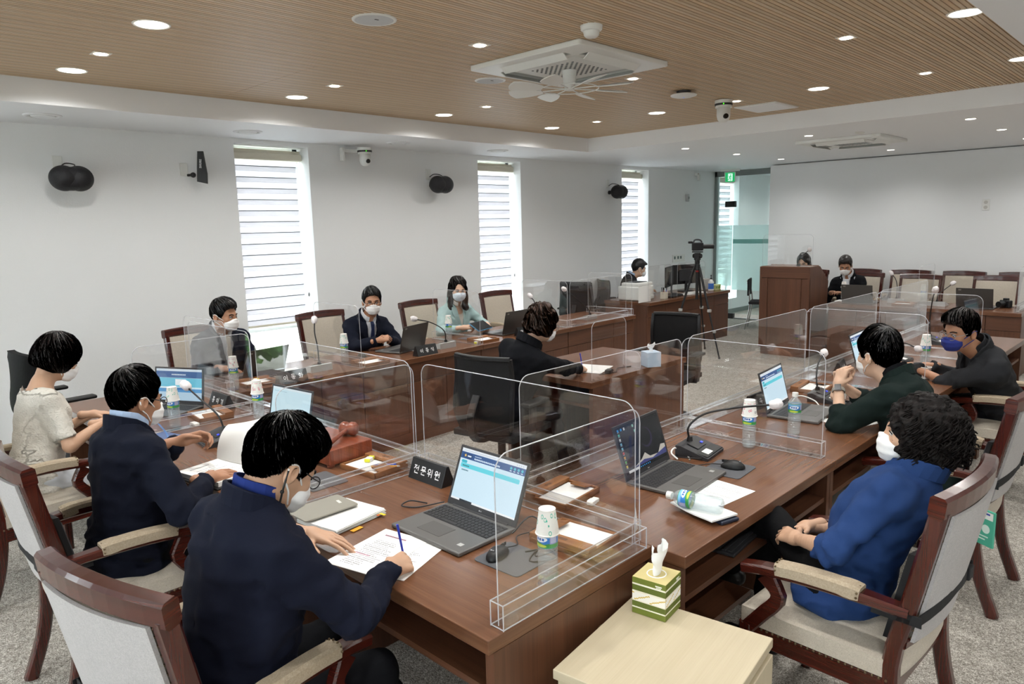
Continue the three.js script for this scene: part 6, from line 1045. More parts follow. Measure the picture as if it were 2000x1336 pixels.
const HAIRFN = {
  short: (o) => (x, y, z) => { const t = o.t || 0.013, rid = 0.0009 * Math.sin(Math.atan2(x, z + 0.001) * 60 + 6 * noise3(x * 30, y * 30, z * 30)) + 0.0028 * noise3(x * 38, y * 38, z * 38) + 0.0015 * noise3(x * 95, y * 40, z * 95); let d = ellD(x, y, z, 0, 0.042, 0.012, 0.078 + t * 0.75, 0.09 + t * 1.5, 0.097 + t * 0.9); if (o.fringe) d = smin(d, ellD(x, y, z, 0.0, 0.085, -0.07, 0.06, 0.035, 0.05), 0.03); if (o.vol) d = smin(d, ellD(x, y, z, 0.01, 0.105, -0.03, 0.066, 0.045, 0.075), 0.03); const hl = table(hairline, z)[1] + (o.low || 0) * (z < -0.05 ? -1 : 0) + 0.006 * noise3(x * 60, 3, z * 60); return smax(d, (hl - y) * 0.75, 0.008) + rid; },
  bob: (o) => (x, y, z) => { let d = ellD(x, y, z, 0, 0.035, 0.015, 0.1, 0.112, 0.118); d = smin(d, ellD(x, y, z, 0, -0.04, 0.025, 0.1, 0.085, 0.098), 0.06); d = smax(d, -ellD(x, y, z, 0, -0.06, -0.12, 0.07, 0.12, 0.085), 0.02); d = smax(d, -0.092 + 0.4 * Math.max(0, -z) - y, 0.012); return d + 0.0009 * Math.sin(Math.atan2(x, z) * 60 + 5 * noise3(x * 20, y * 20, z * 20)) + 0.003 * noise3(x * 40, y * 12, z * 40); },
  wavy: (o) => (x, y, z) => { let d = ellD(x, y, z, 0, 0.035, 0.018, 0.102, 0.108, 0.116); d = smin(d, ellD(x, y, z, 0, -0.045, 0.035, 0.112, 0.075, 0.1), 0.05); d = smax(d, -ellD(x, y, z, 0, -0.05, -0.125, 0.066, 0.11, 0.085), 0.02); d = smax(d, -0.1 - y, 0.02); return d + 0.006 * Math.sin(y * 95 + x * 60 + 4 * noise3(x * 14, y * 14, z * 14)) + 0.006 * noise3(x * 40, y * 25, z * 40); },
  long: (o) => (x, y, z) => { const ax = Math.abs(x); let d = ellD(x, y, z, 0, 0.038, 0.014, 0.092, 0.104, 0.11); d = smin(d, capD(ax, y, z, [0.072, -0.02, 0.0], [0.085, -0.2, -0.03], 0.03, 0.034), 0.04); d = smin(d, ellD(x, y, z, 0, -0.08, 0.06, 0.095, 0.13, 0.05), 0.05); d = smax(d, -ellD(x, y, z, 0.006, -0.012, -0.118, 0.06, 0.112, 0.085), 0.015); return d + 0.004 * Math.sin(y * 60 + ax * 40 + 3 * noise3(x * 12, y * 12, z * 12)) + 0.003 * noise3(x * 45, y * 10, z * 45); },
  curly: (o) => (x, y, z) => { let d = ellD(x, y, z, 0, 0.03, 0.02, 0.115, 0.122, 0.125); d = smin(d, ellD(x, y, z, 0, -0.04, 0.035, 0.118, 0.08, 0.105), 0.05); d = smax(d, -ellD(x, y, z, 0, -0.05, -0.13, 0.066, 0.105, 0.085), 0.02); return d + 0.012 * noise3(x * 42, y * 42, z * 42) + 0.007 * noise3(x * 85, y * 85, z * 85) + 0.004 * Math.sin(x * 190 + 5 * noise3(x * 30, y * 30, z * 30)) * Math.sin(y * 170 + 3 * noise3(z * 30, y * 30, x * 30)); },
};
const MASKFN = {
  kf: (x, y, z) => { const ax = Math.abs(x); let d = ellD(x, y, z, 0, -0.05, -0.07, 0.064, 0.062, 0.06 - 0.06 * ax); d = smin(d, capD(x, y, z, [0, -0.012, -0.114], [0, -0.085, -0.108], 0.011, 0.008), 0.02); d = Math.max(d, y + 0.006 + ax * 0.36, -0.108 - y, z + 0.0 - 0.2 * ax - 0.005); return d - 0.0015 + 0.0012 * Math.sin(y * 210); },
  surg: (x, y, z) => { const ax = Math.abs(x); let d = ellD(x, y, z, 0, -0.045, -0.062, 0.07, 0.068, 0.062); d = smin(d, capD(x, y, z, [0, -0.01, -0.11], [0, -0.04, -0.117], 0.01, 0.011), 0.02); d = Math.max(d, y + 0.004 + ax * 0.15, -0.105 - y, z + 0.012); return d + 0.0012 * Math.sin(y * 320); },
};
function limbFold(x, y, z, A) { return A * (noise3(x * 16, y * 26, z * 16) * 0.6 + Math.abs(noise3(x * 11 + 7, y * 17, z * 11)) * 0.9 - 0.25); }
function person(s) {
  const f = bodyFrame(s), t = thing('person', s.label, 'person', f.base), hf = headFrame(s, f), fem = !!s.fem, sc = s.sc || 1, near = s.near || 0, cellB = [0.018, 0.014, 0.0115][near], cellH = [0.0078, 0.0056, 0.0043][near], cellD = [0.0062, 0.0046, 0.0034][near];
  const prof = TORSO[fem ? 'woman' : 'man'], shw = (fem ? 0.152 : 0.172) * sc, fat = s.fat || 1;
  const A = {};
  for (const [k, sd] of [['L', -1], ['R', 1]]) {
    const a = s[k] || {}, sh = f.at(sd * shw, 0.435, -0.012 + (a.fwd || 0)), wr0 = a.w ? f.L(a.w) : f.at(sd * 0.24, 0.05, 0.3), hint = a.hint || v3.add(v3.add(v3.mul(f.U, sd * 0.55), [0, -1, 0]), v3.mul(f.W, -0.25));
    const [el, wr] = ik(sh, wr0, 0.285 * sc, 0.25 * sc, hint); A[k] = { sh, el, wr, hd: a.hd || v3.sub(wr, el), hn: a.hn || [0, 1, 0], pose: POSE[a.p || 'relax'], sd, hide: a.hide };
  }
  const hip = [-1, 1].map((d) => f.at(d * 0.09, -0.03, 0.02)), yawF = [Math.cos((s.la ?? s.ta) * D2R), 0, -Math.sin((s.la ?? s.ta) * D2R)], R0 = [-yawF[2], 0, yawF[0]];
  const knee = s.knee ? s.knee.map(f.L) : hip.map((h, i) => [h[0] + yawF[0] * 0.41 + R0[0] * (i ? 0.05 : -0.05), 0.47, h[2] + yawF[2] * 0.41 + R0[2] * (i ? 0.05 : -0.05)]);
  const ank = s.ank ? s.ank.map(f.L) : knee.map((k, i) => [k[0] + yawF[0] * (0.02 + 0.1 * i), 0.085, k[2] + yawF[2] * (0.02 + 0.1 * i)]);
  const loft = (x, y, z, g) => {
    const q = [x - f.pel[0], y - f.pel[1], z - f.pel[2]], u = v3.dot(q, f.U), v = v3.dot(q, f.N) * 0.53 / f.len, w = v3.dot(q, f.W), r = table(prof, v), a = (r[1] * sc * fat + g), b = (r[2] * fat + g), ww = w - r[3] - (s.hunch || 0) * Math.sin(clamp(v / 0.5, 0, 1) * PI) * -1;
    const d = (Math.sqrt(u * u / (a * a) + ww * ww / (b * b)) - 1) * Math.min(a, b), e = Math.max(-0.14 - v, v - 0.575); return [smax(d, e, 0.04), u, v, w];
  };
  const box = (g, pts) => { const P = [f.at(0.25, -0.16, 0.2), f.at(-0.25, -0.16, 0.2), f.at(0.25, -0.16, -0.2), f.at(-0.25, -0.16, -0.2), f.at(0.25, 0.58, 0.18), f.at(-0.25, 0.58, 0.18), f.at(0.25, 0.58, -0.18), f.at(-0.25, 0.58, -0.18), ...pts]; return [[0, 1, 2].map((i) => Math.min(...P.map((p) => p[i])) - g), [0, 1, 2].map((i) => Math.max(...P.map((p) => p[i])) + g)]; };
  // body: head, neck, arms and hands in one mesh
  const skin = SKIN[s.skin || 'b'], short = s.sleeve === 'short', nk0 = f.at(0, 0.47, -0.012), nk1 = hf.out(0, -0.07, 0.018), nr = fem ? 0.05 : 0.058;
  const parts = [];
  { const fn = (x, y, z) => { const q = hf.inv(x, y, z); let d = headSDF(q[0], q[1], q[2]) * hf.k; return smin(d, capD(x, y, z, nk0, nk1, nr * 1.12, nr), 0.025); }; const P = [nk0, hf.out(0.13, 0.14, 0.13), hf.out(-0.13, 0.14, 0.13), hf.out(0.13, -0.14, -0.14), hf.out(-0.13, -0.14, -0.14), hf.out(0.13, 0.14, -0.14), hf.out(-0.13, 0.14, -0.14), hf.out(0.13, -0.14, 0.13), hf.out(-0.13, -0.14, 0.13)]; parts.push(surfaceNets(fn, [0, 1, 2].map((i) => Math.min(...P.map((p) => p[i])) - 0.03), [0, 1, 2].map((i) => Math.max(...P.map((p) => p[i])) + 0.03), cellH)); }
  { const ar = Object.values(A), arms = (x, y, z) => { let d = capD(x, y, z, f.at(0, 0, 0), f.at(0, 0.4, 0), 0.08, 0.09); d = smin(d, capD(x, y, z, f.at(-shw * 0.8, 0.43, -0.01), f.at(shw * 0.8, 0.43, -0.01), 0.04, 0.04), 0.03); d = smin(d, capD(x, y, z, nk0, nk1, nr * 1.1, nr * 0.9), 0.02); for (const a of ar) { d = smin(d, capD(x, y, z, a.sh, a.el, short ? 0.038 : 0.034, 0.033), 0.03); d = smin(d, capD(x, y, z, a.el, a.wr, short || s.cuff ? 0.037 : 0.03, fem ? 0.022 : 0.025), 0.02); } if (s.bareNeck) d = smin(d, loft(x, y, z, -0.012)[0], 0.02); return d; }; const b = box(0.06, [nk1, ...ar.flatMap((a) => [a.el, a.wr])]); parts.push(surfaceNets(arms, b[0], b[1], short ? 0.009 : 0.014)); }
  for (const a of Object.values(A)) if (!a.hide) parts.push(handGeo(a.wr, a.hd, a.hn, a.sd === 1 ? 1 : -1, a.pose, fem ? 0.92 : 1, cellD));
  obj('body', parts, skin, t, null);
  // face details
  const local = (name, gs, m, par = t) => { const g = merge(gs); g.applyMatrix4(hf.mat); return obj(name, g, m, par, null); };
  if (!s.noeyes) { for (const d of [-1, 1]) { const e = local('eye', sph(0.0125, d * 0.031, 0.003, -0.0835, 1, 0.82, 1, 14), eyeW); local('iris', sph(0.0062, d * 0.031, 0.002, -0.0928, 1, 1, 0.5, 10), eyeI, e); local('eyelid', tube([[d * 0.017, 0.004, -0.0925], [d * 0.031, 0.0105, -0.0965], [d * 0.046, 0.004, -0.088]], 0.0022, 6), s.skinLid || browM); local('eyebrow', tube([[d * 0.014, 0.024, -0.102], [d * 0.032, 0.03, -0.098], [d * 0.05, 0.024, -0.084]], fem ? 0.0024 : 0.0038, 6), browM); } }
  // hair
  { const hfn = HAIRFN[s.hair.k](s.hair), fn = (x, y, z) => { const q = hf.inv(x, y, z); return hfn(q[0], q[1], q[2]) * hf.k; }, m = s.hair.k === 'long' ? 0.27 : 0.16; const c = hf.c; const lo = [c[0] - 0.17 * hf.k, c[1] - m * hf.k, c[2] - 0.17 * hf.k], hi = [c[0] + 0.17 * hf.k, c[1] + 0.19 * hf.k, c[2] + 0.17 * hf.k]; const g = surfaceNets(fn, lo, hi, cellH * 0.95); obj('hair', hairUV(flat(g), hf), HAIR[s.hair.m || 'black'], t, null); }
  if (s.hair.lay) { // strands combed down from the crown, lying on the hair
    const hfn = HAIRFN[s.hair.k](s.hair), n = s.hair.lay, pos = [], nor = [], C = [0, 0.03, 0.012];
    const hit = (dx, dy, dz) => { let r = 0.17, d = 9; for (let k = 0; k < 14; k++) { d = hfn(C[0] + dx * r, C[1] + dy * r, C[2] + dz * r); if (d < 0.0012) return r; r -= Math.max(d * 0.8, 0.002); if (r < 0.07) return 0; } return d < 0.004 ? r : 0; };
    for (let i = 0; i < n; i++) {
      let az = rr(0, 2 * PI), po = 0.05 + 1.9 * Math.sqrt(rnd()), sw = rr(-0.1, 0.1) + 0.22, len = rr(0.5, 1.0), P = [];
      for (let q = 0; q <= 6; q++) { const u = q / 6, a = az + sw * u, p = po + len * u, cx = Math.sin(p) * Math.sin(a), cy0 = Math.cos(p), cz0 = Math.sin(p) * Math.cos(a), cy = cy0 * 0.88 - cz0 * 0.47, cz = cy0 * 0.47 + cz0 * 0.88, r = hit(cx, cy, cz); if (!r) break; const k = r + 0.0006 + 0.0022 * Math.sin(u * PI) * rnd(); P.push([C[0] + cx * k, C[1] + cy * k, C[2] + cz * k, cx, cy, cz]); }
      if (P.length < 3) continue;
      const w0 = rr(0.0006, 0.0013);
      for (let q = 0; q < P.length - 1; q++) { const a = P[q], b = P[q + 1], t0 = v3.norm(v3.sub(b, a)), sd = v3.norm(v3.cross(t0, [a[3], a[4], a[5]])), wa = w0 * (1 - q / P.length * 0.7), wb = w0 * (1 - (q + 1) / P.length * 0.75), na = [a[3], a[4], a[5]];
        const A0 = v3.add(a, v3.mul(sd, -wa)), A1 = v3.add(a, v3.mul(sd, wa)), B0 = v3.add(b, v3.mul(sd, -wb)), B1 = v3.add(b, v3.mul(sd, wb)), am = v3.add(a, v3.mul(na, wa)), bm = v3.add(b, v3.mul(na, wb)), L0 = v3.norm(v3.add(v3.mul(sd, -1), na)), L1 = v3.norm(v3.add(sd, na));
        const tri = (x, y, z, n1, n2, n3) => { pos.push(...x.slice(0, 3), ...y.slice(0, 3), ...z.slice(0, 3)); nor.push(...n1, ...n2, ...n3); };
        tri(A0, B0, bm, L0, L0, na); tri(A0, bm, am, L0, na, na); tri(am, bm, B1, na, na, L1); tri(am, B1, A1, na, L1, L1); }
    }
    const g = new THREE.BufferGeometry(); g.setAttribute('position', new THREE.BufferAttribute(new Float32Array(pos), 3)); g.setAttribute('normal', new THREE.BufferAttribute(new Float32Array(nor), 3)); g.applyMatrix4(hf.mat);
    obj('hair_strands', hairUV(flat(g), hf), HAIR[s.hair.m || 'black'], t, null).userData.kind = 'stuff';
  }
  if (s.hair.strands) { const gs = []; for (let i = 0; i < s.hair.strands; i++) { const az = rr(0, 2 * PI), po = Math.acos(rr(-0.5, 1)), r0 = 1, nx = Math.sin(po) * Math.sin(az), ny = Math.cos(po), nz = Math.sin(po) * Math.cos(az); if (nz < -0.55 && ny < 0.45) continue; const c = [nx * 0.112, 0.02 + ny * 0.125, 0.022 + nz * 0.12], P = [], ph = rr(0, 6), cr = rr(0.007, 0.013), ln = rr(0.02, 0.05); const dn = [nx * 0.3, -1, nz * 0.3]; for (let q = 0; q <= 9; q++) { const u = q / 9; P.push([c[0] + nx * 0.012 * u + dn[0] * ln * u + cr * Math.cos(ph + u * 9) * 0.8, c[1] + dn[1] * ln * u + cr * 0.5 * Math.sin(ph + u * 9), c[2] + nz * 0.012 * u + dn[2] * ln * u + cr * Math.sin(ph + u * 9)]); } gs.push(tube(P, rr(0.0016, 0.0035), 4, false, 12)); } const h = local('hair_curls', gs, HAIR[s.hair.m]); h.userData.kind = 'stuff'; }
  // mask
  if (s.mask) {
    const mk = MASKFN[s.mask === 'surg' ? 'surg' : 'kf'], fn = (x, y, z) => { const q = hf.inv(x, y, z); return mk(q[0], q[1], q[2]) * hf.k; }, c = hf.out(0, -0.05, -0.07), m = obj('face_mask', surfaceNets(fn, c.map((q) => q - 0.11), c.map((q) => q + 0.11), cellH * 0.9), s.mask === 'blue' ? maskBlue : s.mask === 'surg' ? maskSurg : maskM, t);
    for (const d of [-1, 1]) local('ear_loop', [tube([[d * 0.06, -0.03, -0.06], [d * 0.079, -0.005, -0.02], [d * 0.088, 0.018, 0.014], [d * 0.088, 0.012, 0.036]], 0.0026, 6), tube([[d * 0.055, -0.085, -0.045], [d * 0.076, -0.055, -0.01], [d * 0.086, -0.035, 0.02], [d * 0.088, 0.0, 0.036]], 0.0026, 6)], s.mask === 'blue' ? maskBlue : s.loop || maskM, m);
  }
  if (s.glasses) {
    const gm = s.glasses === 'metal' ? M.alu : M.black, r = [], L = [];
    for (const d of [-1, 1]) { const P = Array.from({ length: 17 }, (_, i) => { const a = i / 16 * 2 * PI; return [d * 0.033 + 0.0255 * Math.cos(a), 0.001 + (s.glasses === 'metal' ? 0.024 : 0.018) * Math.sin(a), -0.116 + 0.25 * Math.abs(0.0255 * Math.cos(a) * (d * Math.cos(a) > 0 ? 1 : 0)) * 0.6]; }); r.push(tube(P, 0.0018, 6, false, 40), tube([[d * 0.059, 0.008, -0.11], [d * 0.078, 0.008, -0.06], [d * 0.086, 0.012, 0.01], [d * 0.086, -0.01, 0.034]], 0.002, 6)); L.push(new THREE.CircleGeometry(0.024, 20).scale(1, 0.8, 1).rotateY(PI).translate(d * 0.033, 0.001, -0.1145)); }
    r.push(tube([[-0.009, 0.004, -0.117], [0, 0.008, -0.119], [0.009, 0.004, -0.117]], 0.0018, 6)); const g = local('glasses', r, gm); local('lens', L, M.glass, g);
  }
  // clothes
  const C = s.cloth, top = CL[C.top], vneck = C.v || 0, g0 = C.loose || 0.012, ar = Object.values(A), jr = C.thin ? [0.05, 0.045, 0.043, 0.032] : fem ? [0.058, 0.052, 0.05, 0.037] : [0.068, 0.06, 0.057, 0.042];
  const cuff = ar.map((a) => short ? v3.mix(a.sh, a.el, C.sl || 0.8) : v3.mix(a.el, a.wr, s.cuff ?? 0.93));
  const slv = ar.map((a, i) => short ? v3.mix(a.sh, a.el, C.sl || 0.8) : a.el);
  const topFn = (x, y, z) => {
    const [dl, u, v, w] = loft(x, y, z, g0); let d = dl;
    d = smin(d, capD(x, y, z, f.at(-shw * 0.75, 0.432, -0.012), f.at(shw * 0.75, 0.432, -0.012), jr[0] * 0.82, jr[0] * 0.82), 0.05);
    let near0 = 9;
    ar.forEach((a, i) => { let e = capD(x, y, z, a.sh, slv[i], jr[0], short ? jr[1] * 1.12 : jr[1]); if (!short) { const ax = v3.sub(a.wr, a.el), l = v3.len(ax), tt = v3.dot(v3.sub([x, y, z], cuff[i]), v3.mul(ax, 1 / l)); e = smin(e, Math.max(capD(x, y, z, a.el, v3.mix(a.el, cuff[i], 1.15), jr[2], jr[3]), tt), 0.02); } else { const ax = v3.sub(a.el, a.sh), l = v3.len(ax), tt = v3.dot(v3.sub([x, y, z], cuff[i]), v3.mul(ax, 1 / l)); e = Math.max(e, Math.min(tt, 1)); } d = smin(d, e, 0.045); });
    if (Math.abs(d) < 0.05) {
      d += limbFold(x, y, z, (C.fold ?? 0.011) * 1.3);
      if (!short) for (const a of ar) { const q = [x - a.el[0], y - a.el[1], z - a.el[2]], r2 = v3.dot(q, q); if (r2 < 0.03) { const t1 = v3.dot(q, v3.norm(v3.sub(a.wr, a.el))), t2 = v3.dot(q, v3.norm(v3.sub(a.sh, a.el))); d += 0.0075 * Math.exp(-r2 / 0.011) * Math.sin((t1 - t2) * 85 + 4 * noise3(x * 9, y * 9, z * 9)); } const w2 = [x - a.wr[0], y - a.wr[1], z - a.wr[2]], s2 = v3.dot(w2, w2); if (s2 < 0.02) d += 0.004 * Math.exp(-s2 / 0.008) * Math.sin(v3.dot(w2, v3.norm(v3.sub(a.el, a.wr))) * 120 + 3 * noise3(x * 12, y * 12, z * 12)); const h2 = [x - a.sh[0], y - a.sh[1] + 0.07, z - a.sh[2]], q2 = v3.dot(h2, h2); if (q2 < 0.025) d += 0.006 * Math.exp(-q2 / 0.009) * Math.sin((h2[1] * 60 - v3.dot(h2, f.U) * a.sd * 75) + 3 * noise3(x * 8, y * 8, z * 8)); }
      if (v < 0.2 && Math.abs(u) < 0.2) d += 0.0045 * Math.sin(v * 95 + 5 * noise3(x * 7, y * 5, z * 7)) * sstep(0.2, 0.1, v);
      if (w < 0 && !C.noseam) d += 0.003 * Math.exp(-((u / 0.004) ** 2));
    }
    if (vneck && w > 0) { const half = (v - vneck) * 0.27; d = smax(d, Math.min(half - Math.abs(u), v - vneck), 0.004); }
    // neck hole
    d = Math.max(d, -capD(x, y, z, f.at(0, 0.505, -0.002), f.at(0, 0.7, 0.02), C.neck || 0.062, (C.neck || 0.062) + 0.03));
    return d;
  };
  { const b = box(0.1, ar.flatMap((a) => [a.el, a.wr, a.sh])); obj(C.n || 'jacket', surfaceNets(topFn, b[0], b[1], cellB), top, t); }
  if (near === 2 && !fem) { // centre back seam, laid on the cloth
    const P = []; for (let i = 0; i <= 22; i++) { const v = -0.1 + i * 0.027; let w = -0.26, ok = 0; for (let k = 0; k < 30; k++) { const p = f.at(0, v, w), d = topFn(p[0], p[1], p[2]); if (d < 0.0015) { ok = 1; break; } w += Math.max(d * 0.8, 0.002); } if (ok && w < 0) P.push(f.at(0, v, w - 0.0002)); }
    if (P.length > 4) obj('back_seam', tube(P, 0.0011, 5, false, 60), top, t);
  }
  if (C.collar !== 0) { // folded collar round the neck and lapels down the front
    const P = [], Q = []; for (let i = 0; i <= 16; i++) { const a = -PI * 0.78 + i / 16 * PI * 1.56, rx = 0.088, rz = 0.086, back = Math.cos(a); P.push(f.at(Math.sin(a) * rx, 0.54 + 0.02 * back - (back < 0 ? 0.06 * -back : 0), -0.012 - back * rz + (back < 0 ? 0.012 : 0))); }
    obj('collar', sweep(P, [[0.058, 0.014]], f.N), top, t);
    if (vneck) for (const d of [-1, 1]) { const pts = [[0.075, 0.5, 0.055], [0.075, 0.42, 0.105], [0.055, 0.33, 0.132], [0.02, 0.22, 0.142]].map(([a, b, c]) => f.at(d * a, b, c + (fat - 1) * 0.1)); obj('lapel', sweep(spline(pts, 8), [[0.045, 0.009], [0.06, 0.009], [0.06, 0.009], [0.05, 0.009], [0.045, 0.009], [0.03, 0.009], [0.012, 0.009]], v3.add(v3.mul(f.U, d), v3.mul(f.W, -0.45))), top, t); }
  }
  if (C.shirt) {
    const shirtFn = (x, y, z) => { const L = loft(x, y, z, -0.013), d = Math.max(L[0], 0.16 - L[2], -0.02 - L[3]); return Math.max(d, -capD(x, y, z, f.at(0, 0.52, -0.0), f.at(0, 0.7, 0.02), 0.056, 0.08)); }; const b = box(0.05, []); obj('shirt', surfaceNets(shirtFn, b[0], b[1], cellB), CL[C.shirt], t);
    const P = []; for (let i = 0; i <= 14; i++) { const a = -PI * 0.9 + i / 14 * PI * 1.8, back = Math.cos(a); P.push(f.at(Math.sin(a) * 0.072, 0.576 + 0.012 * back - (back < 0 ? 0.04 * -back : 0), -0.006 - back * 0.07)); } obj('shirt_collar', sweep(P, [[0.042, 0.008]], f.N), CL[C.shirt], t);
  }
  if (C.tie) { const p = [[0.508, 0.075, 0.03], [0.485, 0.098, 0.036], [0.44, 0.115, 0.03], [0.36, 0.13, 0.04], [0.27, 0.138, 0.05], [0.2, 0.14, 0.055]]; obj('tie', sweep(p.map(([v, w]) => f.at(0, v, w)), p.map(([, , a]) => [a, 0.01]), f.U), CL[C.tie], t); }
  if (C.buttons) for (const [u, v] of [[-0.035, 0.2], [0.035, 0.2], [-0.035, 0.12], [0.035, 0.12]]) obj('button', sph(0.009, ...f.at(u, v, 0.135), 1, 1, 1, 10), M.plasticW, t);
  // trousers and shoes
  const pr = fem ? [0.078, 0.058, 0.052, 0.04] : [0.086, 0.066, 0.058, 0.048];
  { const fn = (x, y, z) => { let d = capD(x, y, z, hip[0], hip[1], 0.105, 0.105); for (let i = 0; i < 2; i++) { d = smin(d, capD(x, y, z, hip[i], knee[i], pr[0], pr[1]), 0.04); d = smin(d, capD(x, y, z, knee[i], ank[i], pr[2], pr[3]), 0.03); } return Math.abs(d) < 0.04 ? d + limbFold(x, y, z, 0.008) : d; }; const P = [...hip, ...knee, ...ank]; obj(C.skirt ? 'skirt' : 'trousers', surfaceNets(fn, [0, 1, 2].map((i) => Math.min(...P.map((p) => p[i])) - 0.15), [0, 1, 2].map((i) => Math.max(...P.map((p) => p[i])) + 0.15), near ? 0.014 : 0.02), CL[C.leg || 'dark'], t); }
  for (let i = 0; i < 2; i++) { const a = ank[i], d = s.toe ? s.toe[i] : yawF, y0 = -0.03, e = [a[0] + d[0] * 0.15, a[1] + d[1] * 0.15 + y0 - 0.005, a[2] + d[2] * 0.15], h = [a[0] - d[0] * 0.05, a[1] - d[1] * 0.05 + y0, a[2] - d[2] * 0.05]; obj('shoe', surfaceNets((x, y, z) => smin(capD(x, y, z, h, e, 0.036, 0.034), capD(x, y, z, [a[0], a[1] + y0, a[2]], a, 0.042, 0.045), 0.03), [0, 1, 2].map((k) => Math.min(h[k], e[k], a[k]) - 0.07), [0, 1, 2].map((k) => Math.max(h[k], e[k], a[k]) + 0.07), 0.012), M.black, t); }
  return { t, f, hf, A, local };
}
// ---------- the people in the room ----------
const P3 = person({ label: 'person in navy suit and glasses bent over papers, writing with a blue pen', near: 2, skin: 'b', pel: [0.74, 0.57, -1.9], nb: [0.87, 1.095, -1.88], head: [0.935, 1.19, -1.865], ta: 4, ha: 8, hp: 38, hr: -4, fat: 1.06,
  L: { w: [1.19, 0.8, -2.2], p: 'flat', hd: [0.4, -0.1, 0.7], hn: [0, 1, 0], hint: [-0.1, -0.8, -0.7] }, R: { w: [1.23, 0.795, -1.775], p: 'pen', hd: [0.9, -0.12, -0.25], hn: [-0.1, 0.75, 0.6], hint: [-0.2, -0.7, 0.6] },
  hair: { k: 'short', t: 0.02, m: 'black', vol: 1, lay: 3600 }, mask: 'kf', glasses: 'black', cloth: { top: 'navy', shirt: 'royal', v: 0.25, leg: 'dark', fold: 0.013 } });
const P2 = person({ label: 'person in navy suit turning over a white page at the head table', near: 2, skin: 'd', pel: [0.9, 0.57, -3.2], nb: [0.97, 1.05, -3.24], head: [1.01, 1.15, -3.28], ta: 6, ha: 16, hp: 14, fat: 1.06,
  L: { w: [1.22, 0.9, -3.38], p: 'grip', hd: [0.8, 0.1, 0.3], hn: [-0.2, 0.5, -0.8], hint: [-0.1, -0.8, -0.7] }, R: { w: [1.2, 0.8, -3.06], p: 'flat', hd: [0.9, -0.1, -0.2], hn: [0, 1, 0.3], hint: [-0.1, -0.7, 0.7] },
  hair: { k: 'short', t: 0.016, m: 'soft', lay: 2800 }, mask: 'kf', glasses: 'black', cloth: { top: 'navy2', shirt: 'sky', v: 0.25, leg: 'dark', fold: 0.013 } });
const P1 = person({ label: 'person in white lace blouse with a black bob reading at the head table', near: 1, fem: true, skin: 'b', pel: [0.86, 0.57, -4.56], nb: [0.97, 1.05, -4.64], head: [1.06, 1.175, -4.67], ta: 4, ha: 6, hp: 34, sleeve: 'short', bareNeck: true,
  L: { w: [1.22, 0.795, -4.76], p: 'flat', hd: [0.9, -0.1, 0.1], hn: [0, 1, 0], hint: [-0.3, -0.9, -0.5] }, R: { w: [1.2, 0.795, -4.5], p: 'relax', hd: [0.9, -0.05, -0.2], hn: [0, 1, 0.2], hint: [-0.4, -0.8, 0.6] },
  hair: { k: 'bob', m: 'dkbrown', lay: 2000 }, mask: 'kf', cloth: { n: 'blouse', top: 'lace', collar: 0, thin: true, sl: 0.86, loose: 0.016, neck: 0.1, leg: 'white', fold: 0.008 } });
person({ label: 'person in navy suit with pale tie and white mask seated before the left blind', near: 1, skin: 'd', pel: [2.5, 0.57, -5.93], nb: [2.5, 1.07, -5.8], head: [2.5, 1.185, -5.74], ta: -86, ha: -62, hp: 8,
  L: { w: [2.62, 0.8, -5.5], p: 'relax', hd: [-0.5, -0.1, 0.8] }, R: { w: [2.36, 0.8, -5.5], p: 'relax', hd: [0.5, -0.1, 0.8] }, hair: { k: 'short', t: 0.016, m: 'black', vol: 1, lay: 700 }, mask: 'kf', cloth: { top: 'navy', shirt: 'white', tie: 'tiePale', v: 0.22, leg: 'dark' } });
person({ label: 'person in navy suit with striped tie and dark-rimmed glasses, hands clasped', near: 1, skin: 'd', pel: [3.9, 0.57, -5.92], nb: [3.9, 1.03, -5.76], head: [3.9, 1.175, -5.69], ta: -96, ha: -118, hp: 6,
  L: { w: [3.9, 0.845, -5.47], p: 'fist', hd: [-0.75, 0.15, 0.45], hn: [0.4, 0.6, 0.6], hint: [0.8, -0.6, -0.2] }, R: { w: [3.79, 0.845, -5.45], p: 'fist', hd: [0.75, 0.15, 0.4], hn: [-0.4, 0.7, 0.5], hint: [-0.8, -0.6, -0.2] }, hair: { k: 'short', t: 0.014, m: 'black', lay: 700 }, mask: 'kf', glasses: 'black', cloth: { top: 'navy2', shirt: 'white', tie: 'tieBlue', v: 0.2, leg: 'dark' } });
person({ label: 'person in mint jacket with long dark hair holding a blue tablet', near: 1, fem: true, skin: 'c', pel: [5.1, 0.58, -5.95], nb: [5.06, 1.06, -5.82], head: [5.04, 1.2, -5.76], ta: -92, ha: -116, hp: 14,
  R: { w: [4.86, 0.83, -5.5], p: 'grip', hd: [0.75, 0.05, 0.5], hn: [-0.2, 0.8, 0.4], hint: [-0.8, -0.7, -0.2] }, L: { w: [5.2, 0.83, -5.5], p: 'grip', hd: [-0.5, 0.05, 0.7], hn: [0.2, 0.8, 0.4], hint: [0.8, -0.7, -0.2] }, hair: { k: 'long', m: 'dkbrown', lay: 900 }, mask: 'surg', cloth: { top: 'mint', shirt: 'cream', v: 0.26, leg: 'mint', buttons: 1, fold: 0.01 } });
